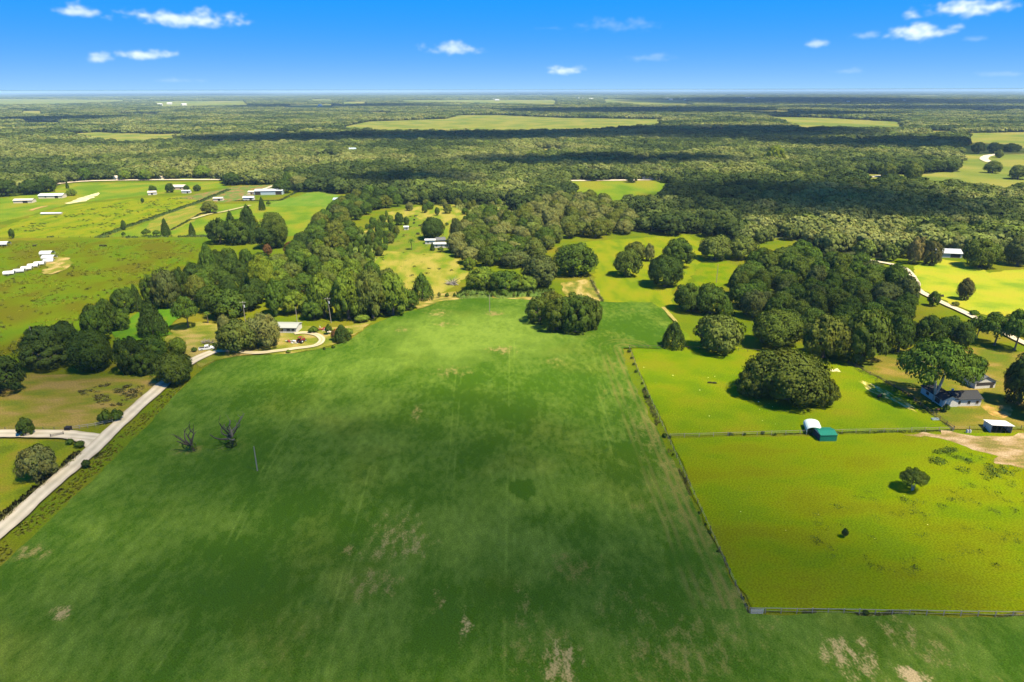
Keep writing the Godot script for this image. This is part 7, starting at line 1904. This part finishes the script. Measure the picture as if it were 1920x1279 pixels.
	weeds("scrub", "tall green scrub at the foot of the centre wood", tall, PackedVector2Array([Vector2(-24.5, -301.2), Vector2(-25.5, -314.6), Vector2(-10.0, -308.1), Vector2(10.2, -311.6), Vector2(19.2, -314.3), Vector2(14.9, -304.4), Vector2(-4.9, -301.1)]), 500, Vector2(1.0, 2.2), Vector3(0.065, 0.110, 0.020), 9.0, -0.3, 47)
	weeds("scrub", "scrubby bright growth at the left of the dry clearing", tall, PackedVector2Array([Vector2(-89.9, -362.4), Vector2(-102.0, -401.9), Vector2(-103.4, -450.1), Vector2(-92.0, -450.0), Vector2(-78.1, -401.7), Vector2(-78.3, -362.3)]), 380, Vector2(1.2, 2.6), Vector3(0.075, 0.115, 0.022), 12.0, -0.2, 48)
	weeds("scrub", "sunny scrub beyond the clearing's yellow strip", tall, PackedVector2Array([Vector2(-48.4, -569.6), Vector2(-27.3, -592.3), Vector2(0.2, -586.0), Vector2(4.4, -532.4), Vector2(-12.1, -527.8), Vector2(-37.8, -542.9)]), 380, Vector2(1.4, 3.2), Vector3(0.11, 0.14, 0.034), 14.0, -0.1, 49)
	weeds("wildflowers", "pale flower specks in the lower right pasture", fleck, PackedVector2Array([Vector2(50.8, -131.9), Vector2(66.2, -140.6), Vector2(89.0, -145.3), Vector2(101.5, -131.7), Vector2(81.3, -105.5), Vector2(49.7, -102.7), Vector2(47.2, -113.4)]), 150, Vector2(0.15, 0.38), Vector3(0.55, 0.54, 0.30), 7.0, 0.10, 50)
	weeds("wildflowers", "pale flower specks in the upper right pasture", fleck, PackedVector2Array([Vector2(45.0, -222.4), Vector2(73.5, -217.3), Vector2(81.9, -173.6), Vector2(48.1, -171.8)]), 34, Vector2(0.25, 0.5), Vector3(0.60, 0.60, 0.38), 7.0, 0.1, 51)
	weeds("grass_tufts", "darker grass tufts across the upper right pasture", low, PackedVector2Array([Vector2(44.1, -232.8), Vector2(88.9, -230.4), Vector2(115.6, -217.1), Vector2(123.4, -172.1), Vector2(44.4, -169.0)]), 2500, Vector2(0.15, 0.4), Vector3(0.085, 0.115, 0.006), 8.0, -0.05, 54)
	weeds("grass_tufts", "darker grass tufts across the lower right pasture", low, PackedVector2Array([Vector2(43.8, -165.0), Vector2(121.1, -168.3), Vector2(142.0, -168.5), Vector2(101.3, -99.8), Vector2(44.4, -101.1), Vector2(42.6, -124.0)]), 4500, Vector2(0.12, 0.36), Vector3(0.075, 0.095, 0.004), 8.0, -0.05, 55)
	weeds("grass_tufts", "paler grass tufts in the left meadow", low, PackedVector2Array([Vector2(-324.0, -427.0), Vector2(-245.1, -431.0), Vector2(-194.5, -433.8), Vector2(-166.6, -311.1), Vector2(-169.7, -271.2), Vector2(-173.3, -223.6), Vector2(-192.2, -214.0)]), 1800, Vector2(0.4, 0.9), Vector3(0.125, 0.140, 0.010), 26.0, 0.0, 56)
	weeds("field_weeds", "lighter weeds standing in the green hay field", dots, PackedVector2Array([Vector2(-88.8, -107.5), Vector2(-65.1, -213.3), Vector2(-12.2, -244.4), Vector2(35.6, -187.8), Vector2(40.2, -104.2), Vector2(29.2, -84.5), Vector2(-74.5, -84.8)]), 7000, Vector2(0.2, 0.5), Vector3(0.062, 0.120, 0.012), 14.0, 0.0, 52)
	weeds("field_weeds", "darker tufts in the green hay field", low, PackedVector2Array([Vector2(-88.8, -107.5), Vector2(-65.1, -213.3), Vector2(-12.2, -244.4), Vector2(35.6, -187.8), Vector2(40.2, -104.2), Vector2(29.2, -84.5), Vector2(-74.5, -84.8)]), 5000, Vector2(0.15, 0.4), Vector3(0.032, 0.072, 0.008), 9.0, 0.02, 53)

func fences() -> void:
	fence("wire_fence", "weathered post fence along the long edge between green field and pastures", PackedVector2Array([Vector2(43.4, -236.1), Vector2(42.7, -207.3), Vector2(42.8, -166.8), Vector2(43.0, -100.2)]), 3.6, 1.35, M.timber_dark, M.wire, [[1.2, 0.02, 0.02], [0.75, 0.02, 0.02]], 0.14)
	fence("rail_fence", "pale post and rail fence along the bottom of the lower right pasture", PackedVector2Array([Vector2(43.4, -100.0), Vector2(66.1, -99.5), Vector2(93.8, -98.8)]), 3.0, 1.35, M.timber, M.timber, [[1.25, 0.12, 0.05], [0.62, 0.03, 0.03]], 0.12)
	fence("wire_fence", "pale wire fence between the upper and lower right pastures", PackedVector2Array([Vector2(43.4, -167.1), Vector2(80.1, -169.1), Vector2(123.6, -170.8)]), 4.0, 1.3, M.timber, M.timber, [[1.2, 0.09, 0.04], [0.7, 0.03, 0.03]], 0.11)
	fence("wire_fence", "dark post fence running diagonally below the house yard", PackedVector2Array([Vector2(117.4, -221.0), Vector2(123.4, -196.7), Vector2(124.1, -171.2)]), 3.4, 1.35, M.timber_dark, M.timber_dark, [[1.2, 0.10, 0.05], [0.7, 0.10, 0.05]], 0.14)
	fence("wire_fence", "dark fence along the top of the upper right pasture", PackedVector2Array([Vector2(43.5, -236.6), Vector2(57.3, -236.0), Vector2(72.6, -234.2), Vector2(89.5, -232.0), Vector2(97.8, -228.2)]), 3.6, 1.3, M.timber_dark, M.timber_dark, [[1.15, 0.09, 0.05]], 0.13)
	fence("board_fence", "pale board fence beside the driveway entrance", PackedVector2Array([Vector2(-124.5, -172.3), Vector2(-118.9, -174.5), Vector2(-115.3, -176.8)]), 2.4, 1.3, M.timber, M.timber, [[1.15, 0.14, 0.05], [0.7, 0.14, 0.05]], 0.14)
	fence("wire_fence", "thin wire fence above the driveway on the left", PackedVector2Array([Vector2(-150.6, -172.1), Vector2(-135.7, -172.3), Vector2(-125.8, -171.9)]), 3.5, 1.2, M.timber_dark, M.wire, [[1.1, 0.02, 0.02], [0.6, 0.02, 0.02]], 0.10)
	fence("wire_fence", "wire fence from the small open shed to the frame's right", PackedVector2Array([Vector2(124.1, -171.2), Vector2(132.9, -171.4), Vector2(150.0, -171.4)]), 3.6, 1.3, M.timber_dark, M.wire, [[1.15, 0.02, 0.02], [0.7, 0.02, 0.02]], 0.12)
	fence("wire_fence", "old fence climbing the slope behind the field thicket", PackedVector2Array([Vector2(41.1, -295.7), Vector2(40.0, -314.1), Vector2(39.7, -336.7)]), 3.6, 1.3, M.timber_dark, M.wire, [[1.15, 0.02, 0.02]], 0.13)
	fence("wire_fence", "wire fence on the left meadow's top edge", PackedVector2Array([Vector2(-303.0, -441.7), Vector2(-246.9, -441.1), Vector2(-195.2, -442.3)]), 7.0, 1.3, M.timber_dark, M.wire, [[1.15, 0.02, 0.02]], 0.13)
	# the field gate in the bottom corner
	var o := thing("field_gate", "pale tubular gate at the bottom fence's left corner", "gate", Vector3(44.57, 0, -99.83))
	for k in 5:
		var g := Geo.new()
		g.at_box(0, 0.3 + 0.24 * k, 0.25, 2.2, 0.05, 0.05)
		part("bar", g.done(), M.metal_grey, o)
	for s in [-1.0, 1.0]:
		var g := Geo.new()
		g.at_box(1.1 * s, 0.75, 0.25, 0.06, 1.2, 0.06)
		part("upright", g.done(), M.metal_grey, o)
	var dg := thing("field_gate", "dark gate leaning open beside the driveway", "gate", Vector3(-125.89, 0, -168.17), 0.5)
	for k in 4:
		var g := Geo.new()
		g.at_box(0, 0.3 + 0.28 * k, 0, 3.0, 0.09, 0.05)
		part("bar", g.done(), M.timber_dark, dg)
	for s in [-1.0, 1.0]:
		var g := Geo.new()
		g.at_box(1.5 * s, 0.7, 0, 0.16, 1.5, 0.16)
		part("post", g.done(), M.timber_dark, dg)
	utility_pole("lone pale pole in the foreground of the green field", Vector3(-63.95, 0, -149.40), 7.4, 0)
	utility_pole("thin pale pole at the top of the green field", Vector3(-9.63, 0, -280.30), 8.0, 0)
	utility_pole("tall pole with crossarms before the sunlit wood", Vector3(-74.48, 0, -266.39), 11.0, 1, -0.5)
	utility_pole("pole with crossarm rising behind the spreading oaks", Vector3(-107.06, 0, -259.89), 11.5, 1)
	utility_pole("short bare pole at the corner of the hidden white house", Vector3(-88.98, 0, -267.86), 6.5, 0)
	utility_pole("dark bare pole on the green square of pasture", Vector3(101.27, 0, -327.04), 9.5, 0)
	utility_pole("grey pole among the vine covered trees of the belt", Vector3(-170.98, 0, -228.68), 12.0, 0)

func farm_buildings() -> void:
	# white house on the right: front wing and the long wing behind it
	var a := Vector3(137.08, 0, -186.22)
	var o := house("white_house", "white house with dark roof and three front windows under the big tree", "house", a + Vector3(0, 0, -2.8), 0.05, 8.2, 5.6, 2.7, 1.3, M.white, M.shingle, [["window", -2.7, 0.9, 0.9, 1.1], ["window", 0.3, 0.9, 0.9, 1.1], ["window", 2.9, 0.9, 0.9, 1.1]])
	var wing := Node3D.new()
	wing.name = "rear_wing"
	o.add_child(wing, true)
	wing.position = Vector3(-5.6, 0, -2.2)
	wing.rotation.y = -PI / 2.0
	gable_flat(wing, 10.5, 4.8, 2.65, 1.2)
	var ch := Geo.new()
	ch.at_box(-3.2, 4.2, -0.4, 0.5, 0.9, 0.5)
	part("vent", ch.done(), M.white, o)
	var gar := thing("garage", "open garage with white gable and grey roof behind the white house", "garage", Vector3(150.49, 0, -199.47) + Vector3(0, 0, -4.0), -1.45)
	gable(gar, 8.5, 7.0, 2.6, 1.7, M.white, M.shingle_gray, [])
	var op := Geo.new()
	op.at_box(4.262, 1.75, 0.0, 0.02, 1.1, 6.4)
	part("opening", op.done(), M.inside, gar)
	var dr := Geo.new()
	dr.at_box(4.275, 1.0, -2.3, 0.03, 2.0, 1.1)
	part("doorway", dr.done(), M.inside, gar)
	open_shed("small open-fronted white shed on the sandy soil", Vector3(136.81, 0, -169.19) + Vector3(-0.6, 0, -2.0), -0.12, 5.4, 4.0, 2.5, M.white, M.metal_white, 4)
	# shelters on the cross fence
	var gs := thing("green_shelter", "green metal shelter with green roof on the cross fence", "shelter", Vector3(85.79, 0, -164.51) + Vector3(0, 0, -2.2), 0.03)
	gable(gs, 4.6, 4.4, 2.0, 0.55, M.metal_green, M.metal_green, [], 0.12)
	var gw := Geo.new()
	gw.at_box(-2.312, 1.15, 0, 0.02, 1.9, 3.8)
	part("opening", gw.done(), M.inside, gs)
	var gt := Geo.new()
	gt.flat(Vector3(-2.33, 2.02, 2.2), Vector3(-2.33, 2.56, 0), Vector3(-2.33, 2.02, -2.2))
	part("gable_panel", gt.done(), M.white, gs)
	var ws := hoop("white_shelter", "white rounded metal shelter behind the green one", "shelter", Vector3(83.97, 0, -168.49) + Vector3(0.2, 0, -2.2), 1.35, 5.4, 4.2, 2.6, M.metal_mint, 0.5)
	ws.set_meta("category", "shelter")
	# hidden white house in the yard
	house("farmhouse", "white house with pale roof half hidden by the spreading oaks", "house", Vector3(-88.28, 0, -253.37) + Vector3(-1.2, 0, -3.4), -0.05, 9.6, 6.4, 2.5, 0.7, M.white, M.metal_roof, [["opening", 1.6, 1.1, 1.4, 1.0], ["opening", 3.5, 1.1, 1.2, 1.0], ["window", -1.0, 0.9, 1.0, 1.1]])
	# row of white shelters on the left meadow
	var n := 0
	var sp := [Vector3(-262.45, 0, -346.69), Vector3(-260.15, 0, -351.11), Vector3(-260.00, 0, -356.81), Vector3(-260.43, 0, -362.68), Vector3(-260.07, 0, -367.50), Vector3(-259.01, 0, -373.70), Vector3(-262.80, 0, -380.12), Vector3(-270.86, 0, -390.86), Vector3(-314.93, 0, -417.42)]
	var sl := ["first white hooped shelter at the near end of the stepped row", "second hooped shelter of the stepped row, greyer than its neighbours", "third white hooped shelter of the stepped row in the meadow", "fourth white hooped shelter of the stepped row in the meadow", "fifth white hooped shelter of the stepped row in the meadow", "sixth low white shelter at the far end of the stepped row", "larger white shelter beside the worn soil", "farthest white shelter behind the larger one", "white shelter cut by the left edge above the stepped row"]
	for p in sp:
		var w := 5.0 if n < 6 else 6.6
		hoop("hoop_shelter", sl[n], "shelter", p, 0.35 if n < 6 else 0.1, w, 3.4 if n < 6 else 4.6, 2.0 if n < 6 else 2.7, M.metal_grey if n == 1 else M.metal_white, 0.5, "white shelters on the left meadow")
		n += 1
	# farms in the upper left
	house("long_barn", "long pale metal barn with a white front and dark ends", "barn", Vector3(-223.99, 0, -640.11), 0.12, 25.0, 11.0, 3.6, 1.2, M.metal_blue, M.metal_grey, [["opening", -9.5, 0.05, 5.0, 3.0], ["opening", 9.0, 0.05, 5.5, 3.0]])
	house("shed", "small white shed left of the long barn", "shed", Vector3(-230.31, 0, -604.26), 0.1, 9.0, 5.0, 2.4, 0.9, M.white, M.metal_white, [["opening", 2.0, 0.05, 2.0, 2.0]])
	house("shed", "cream lean-to shed between the white shed and the long barn", "shed", Vector3(-239.38, 0, -640.33), 0.1, 8.0, 6.0, 2.4, 0.7, M.cream, M.cream, [["opening", -1.0, 0.05, 2.0, 2.0]])
	house("shed", "pale blue open shed at the edge of the diagonal tree line", "shed", Vector3(-147.67, 0, -591.00), 0.0, 9.5, 8.0, 2.8, 0.9, M.metal_blue, M.metal_blue, [["opening", 1.5, 0.05, 5.0, 2.4]])
	house("farmhouse", "tan farmhouse between the dark round trees in the paddock", "house", Vector3(-323.03, 0, -674.19), 0.05, 12.0, 8.0, 2.8, 1.6, M.tan_wall, M.cream, [["window", -3.0, 0.9, 1.4, 1.1], ["window", 2.5, 0.9, 1.4, 1.1]])
	house("shed", "small white shed in front of the tan farmhouse", "shed", Vector3(-304.70, 0, -648.27), 0.05, 7.5, 4.0, 2.2, 0.5, M.white, M.metal_white, [["opening", 1.5, 0.05, 1.4, 1.8]])
	house("shed", "white hut with rounded roof left of the dark round tree", "shed", Vector3(-331.74, 0, -638.24), 0.3, 7.0, 5.0, 2.4, 1.0, M.white, M.cream, [["opening", 0.0, 0.05, 1.6, 1.8]])
	house("farmhouse", "long white farm building beside the light green tree", "house", Vector3(-412.00, 0, -619.44), 0.12, 20.0, 8.0, 2.6, 1.2, M.cream, M.metal_white, [["opening", 5.0, 0.05, 3.0, 2.2], ["window", -4.0, 0.9, 1.4, 1.1]])
	house("farmhouse", "cluttered pale farm building at the far left", "house", Vector3(-418.34, 0, -591.71), 0.12, 15.0, 7.0, 2.4, 1.0, M.cream, M.cream, [["opening", 2.0, 0.05, 4.0, 2.0]])
	house("shed", "long low pale shed alone on the smooth paddock", "shed", Vector3(-357.64, 0, -531.99), 0.05, 15.0, 2.5, 1.0, 0.4, M.cream, M.metal_white, [])
	house("shed", "cream roofed hut above the round olive oak", "shed", Vector3(-255.87, 0, -601.54), 0.1, 8.0, 4.5, 2.2, 0.7, M.cream, M.cream, [["opening", 1.0, 0.05, 2.0, 1.8]])
	house("farmhouse", "small white gabled house at the end of the barn lane", "house", Vector3(-250.12, 0, -730.52), 0.9, 8.0, 8.0, 4.2, 3.0, M.white, M.metal_white, [["window", 0.0, 1.2, 1.2, 1.3]])
	# trailers in the clearing
	house("mobile_home", "left white mobile home beside the dark dome-shaped tree", "mobile home", Vector3(-50.86, 0, -421.06), 0.02, 6.2, 4.0, 2.6, 0.4, M.white, M.metal_white, [["window", -1.2, 1.0, 1.0, 0.8]])
	house("mobile_home", "long white mobile home at the centre wood's edge", "mobile home", Vector3(-43.14, 0, -410.21), 0.02, 9.6, 3.6, 2.5, 0.35, M.white, M.metal_white, [["window", -2.6, 1.0, 1.0, 0.8], ["door", 0.5, 0.2, 0.9, 1.9], ["window", 2.8, 1.0, 1.0, 0.8]])
	house("shed", "grey-roofed hut behind the long white mobile home", "shed", Vector3(-44.83, 0, -424.17), 0.2, 5.5, 4.5, 2.2, 1.2, M.cream, M.shingle_gray, [])
	house("shed", "little white hut in the clearing's upper left", "shed", Vector3(-72.41, 0, -466.35), 0.05, 3.0, 2.6, 2.2, 0.4, M.white, M.metal_white, [["door", 0.3, 0.05, 0.8, 1.8]])
	# right
	house("barn", "grey weathered barn between the brown trees and the drooping oak", "barn", Vector3(249.67, 0, -384.72), -0.2, 13.0, 9.0, 2.6, 1.6, M.metal_grey, M.metal_grey, [["opening", 3.0, 0.05, 5.0, 2.2]])
	house("house", "white house at the road beyond the distant green field", "house", Vector3(152.76, 0, -741.86), 0.1, 14.0, 9.0, 3.0, 2.2, M.white, M.metal_white, [["window", 0.0, 0.9, 2.0, 1.3]])
	house("house", "low white building left of the house on the far road", "house", Vector3(143.69, 0, -742.01), 0.1, 10.0, 7.0, 2.6, 1.4, M.white, M.metal_grey, [])
	house("house", "small white building at the far road's left end", "house", Vector3(129.51, 0, -742.25), 0.1, 9.0, 7.0, 2.6, 1.4, M.white, M.metal_white, [])
	var far_at := [Vector3(-232.80, 0, -1034.14), Vector3(-1852.56, 0, -2855.20), Vector3(-463.70, 0, -747.68), Vector3(-422.86, 0, -751.63), Vector3(-380.99, 0, -760.36), Vector3(-89.57, 0, -1262.38)]
	var far_l := ["pale blue roof showing among the sunlit forest crowns", "white farm building by the small yellow far field", "pale house at the left end of the far forest lane", "pale house on the far forest lane", "low pale house at the right of the far forest lane", "tiny white roof in the shaded forest"]
	for k in far_at.size():
		house("house", far_l[k], "house", far_at[k], 0.3 * k, 10.0, 7.0, 2.8 if k != 0 and k != 5 else 9.5, 1.8, M.cream if k != 0 else M.metal_blue, M.cream if k != 0 else M.metal_blue, [])
	# white roofs kilometres away
	var tiny := [Vector3(-2281.82, 0, -4685.19), Vector3(-2388.71, 0, -5044.94), Vector3(-2118.81, 0, -4669.19), Vector3(-1135.45, 0, -4276.28), Vector3(-181.34, 0, -7224.34), Vector3(-129.59, 0, -6494.10), Vector3(115.54, 0, -14325.03), Vector3(552.69, 0, -14187.61), Vector3(696.43, 0, -7502.57), Vector3(739.95, 0, -7495.30), Vector3(776.66, 0, -7073.09), Vector3(1577.36, 0, -7355.35), Vector3(1454.84, 0, -6599.18), Vector3(1616.70, 0, -6940.47), Vector3(1505.51, 0, -6261.67), Vector3(2497.68, 0, -7651.48), Vector3(2409.42, 0, -7216.30), Vector3(2382.03, 0, -5112.10), Vector3(2491.02, 0, -4894.54), Vector3(2991.65, 0, -5499.36)]
	var nth := "first second third fourth fifth sixth seventh eighth ninth tenth eleventh twelfth thirteenth fourteenth fifteenth sixteenth seventeenth eighteenth nineteenth twentieth".split(" ")
	for k in tiny.size():
		var d: float = tiny[k].length()
		house("far_building", "white far-off building in the hazy distance, %s from the left" % nth[k], "building", tiny[k], 0.4 * (k % 5), d * 0.006, d * 0.003, 6.0 + d * 0.0006, 4.0, M.white, M.metal_white, [], "white buildings far off in the haze")

func gable_flat(o: Node3D, w: float, d: float, h: float, rise: float) -> void:      # a wing: its pieces carry the names of the house's parts
	gable(o, w, d, h, rise, M.white, M.shingle, [["opening", -2.0, 1.0, 1.4, 1.0], ["opening", 2.4, 0.6, 3.2, 1.6]])

func small_things() -> void:
	pickup("white pickup parked under the yard's shrubs", Vector3(-112.90, 0, -235.87), 0.35)
	tractor("red tractor beside the junk in the yard", Vector3(-79.84, 0, -243.04), 1.2)
	# scrap heap in the yard
	var pile := thing("scrap_heap", "heap of grey and rusty scrap left of the red tractor", "scrap heap", Vector3(-82.88, 0, -243.06))
	rng.seed = 61
	for k in 26:
		var g := Geo.new()
		var p := Vector3(rng.randfn() * 1.5, rng.randf() * 0.9, rng.randfn() * 0.8)
		g.box(Transform3D(Basis.from_euler(Vector3(rng.randf_range(-0.7, 0.7), rng.randf() * TAU, rng.randf_range(-0.7, 0.7))), p), Vector3(rng.randf_range(0.6, 2.4), rng.randf_range(0.08, 0.4), rng.randf_range(0.2, 0.7)))
		part("scrap", g.done(), [M.timber, M.red, M.metal_grey, M.cream, M.rubber][k % 5], pile)
	var heap := thing("scrap_heap", "heap of tan boards and junk beyond the yard track", "scrap heap", Vector3(-75.37, 0, -257.10))
	for k in 22:
		var g := Geo.new()
		var p := Vector3(rng.randfn() * 2.2, rng.randf() * 0.8, rng.randfn() * 1.0)
		g.box(Transform3D(Basis.from_euler(Vector3(rng.randf_range(-0.6, 0.6), rng.randf() * TAU, rng.randf_range(-0.6, 0.6))), p), Vector3(rng.randf_range(0.8, 2.6), rng.randf_range(0.08, 0.5), rng.randf_range(0.3, 0.9)))
		part("board", g.done(), [M.tan_wall, M.cream, M.timber, M.red][k % 4], heap)
	var brush := thing("brush_pile", "grey pile of cut branches behind the white pickup", "brush pile", Vector3(-114.70, 0, -242.09))
	for k in 40:
		var g := Geo.new()
		var c := Vector3(rng.randfn() * 1.6, rng.randf() * 1.5, rng.randfn() * 0.8)
		var d := Vector3(rng.randfn(), rng.randfn() * 0.5, rng.randfn()).normalized() * rng.randf_range(0.8, 1.8)
		g.tube(PackedVector3Array([c - d, c + Vector3(0, 0.1, 0), c + d]), PackedFloat32Array([0.09, 0.07, 0.03]), 4)
		part("branch", g.done(), M.dead_pale if k % 2 else M.timber, brush)
	var fallen := thing("fallen_tree", "grey fallen crown of bare branches at the clearing's lower edge", "fallen tree", Vector3(-29.38, 0, -325.10))
	for k in 46:
		var g := Geo.new()
		var a := rng.randf() * TAU
		var d := Vector3(cos(a), rng.randf_range(0.1, 1.0), sin(a) * 0.7)
		var e := rng.randf_range(2.0, 5.0)
		g.tube(PackedVector3Array([Vector3(rng.randfn() * 1.5, 0.2, rng.randfn()), d * e * 0.5 + Vector3(0, 0.4, 0), d * e]), PackedFloat32Array([0.2, 0.12, 0.04]), 4)
		part("branch", g.done(), M.timber if k % 3 else M.dead, fallen)
	dead_tree("gnarled dead tree leaning left in the green field", Vector3(-84.67, 0, -159.70), 6.8, 5, -0.5, false)
	dead_tree("gnarled dead tree with pale upper limbs in the green field", Vector3(-75.17, 0, -162.25), 10.0, 9, 0.0, true)
	# dark box by the driveway fence
	var bx := thing("feed_bin", "black box-shaped bin at the end of the driveway fence", "bin", Vector3(-124.90, 0, -171.62))
	var g1 := Geo.new()
	g1.at_box(0, 0.7, 0, 1.5, 1.4, 1.2)
	part("box", g1.done(), M.rubber, bx)
	var g2 := Geo.new()
	g2.at_box(0, 1.44, 0, 1.6, 0.08, 1.3)
	part("lid", g2.done(), M.hide, bx)
	# animals
	var graze := cow_mesh(1.0)
	var stand := cow_mesh(0.1)
	var herd := [[Vector3(-72.83, 0, -516.70), 0.3, "black cow standing farthest up in the clearing"], [Vector3(-71.53, 0, -500.98), 2.2, "black cow second from the top in the clearing"], [Vector3(-70.21, 0, -488.21), 1.2, "black cow third from the top in the clearing"], [Vector3(-64.71, 0, -477.97), 0.1, "black cow nearest the dark dome-shaped tree"], [Vector3(-62.20, 0, -449.66), 3.3, "black cow by the dome tree's left foot"], [Vector3(-252.36, 0, -413.75), 0.2, "left black cow of the pair on the olive meadow"], [Vector3(-249.72, 0, -413.72), 2.9, "right black cow of the pair on the olive meadow"], [Vector3(113.81, 0, -192.40), 0.6, "dark cow beside the diagonal fence of the upper pasture"], [Vector3(197.60, 0, -301.34), 0.4, "dark cow on the brilliant yellow pasture by the small roadside tree"], [Vector3(-293.61, 0, -414.15), 1.0, "single dark cow on the far left meadow"]]
	var k := 0
	for e in herd:
		var c := solo("cow", graze if k % 3 else stand, M.hide, e[2], "cow", "cattle on the pastures")
		c.position = e[0]
		c.rotation.y = e[1]
		k += 1
	var calf := solo("cow", graze, M.brown_hide, "brown calf on the grass in front of the white house", "calf", "cattle on the pastures")
	calf.position = Vector3(126.55, 0, -183.35)
	calf.scale = Vector3.ONE * 0.6
	for s in 2:
		var c := solo("cow", graze, M.hide, ["dark calf, left of the pair in the upper right pasture", "dark calf, right of the pair in the upper right pasture"][s], "calf", "cattle on the pastures")
		c.position = Vector3(64.27, 0, -203.71) + Vector3(1.6 * s, 0, 0.3 * s)
		c.rotation.y = 2.8 * s
		c.scale = Vector3.ONE * 0.6
	for s in 2:
		var b := solo("barrel", barrel_mesh(), M.white, ["left white barrel on the fence by the small open shed", "right white barrel on the fence by the small open shed"][s], "barrel", "white barrels by the fence")
		b.position = [Vector3(126.80, 0, -169.55), Vector3(127.54, 0, -169.55)][s]
	var tr := solo("water_trough", trough_mesh(), M.metal_blue, "pale blue water trough at the diagonal fence", "trough")
	tr.position = Vector3(122.46, 0, -177.43)

func barrel_mesh() -> ArrayMesh:
	var g := Geo.new()
	g.tube(PackedVector3Array([Vector3(0, 0, 0), Vector3(0, 0.3, 0), Vector3(0, 0.7, 0), Vector3(0, 0.98, 0), Vector3(0, 1.0, 0)]), PackedFloat32Array([0.3, 0.34, 0.34, 0.3, 0.26]), 12)
	return g.done()

func trough_mesh() -> ArrayMesh:
	var g := Geo.new()
	for s in [-1.0, 1.0]:
		g.at_box(0, 0.3, 0.4 * s, 1.9, 0.6, 0.05)
		g.at_box(0.95 * s, 0.3, 0, 0.05, 0.6, 0.75)
	g.at_box(0, 0.1, 0, 1.8, 0.06, 0.74)
	return g.done()
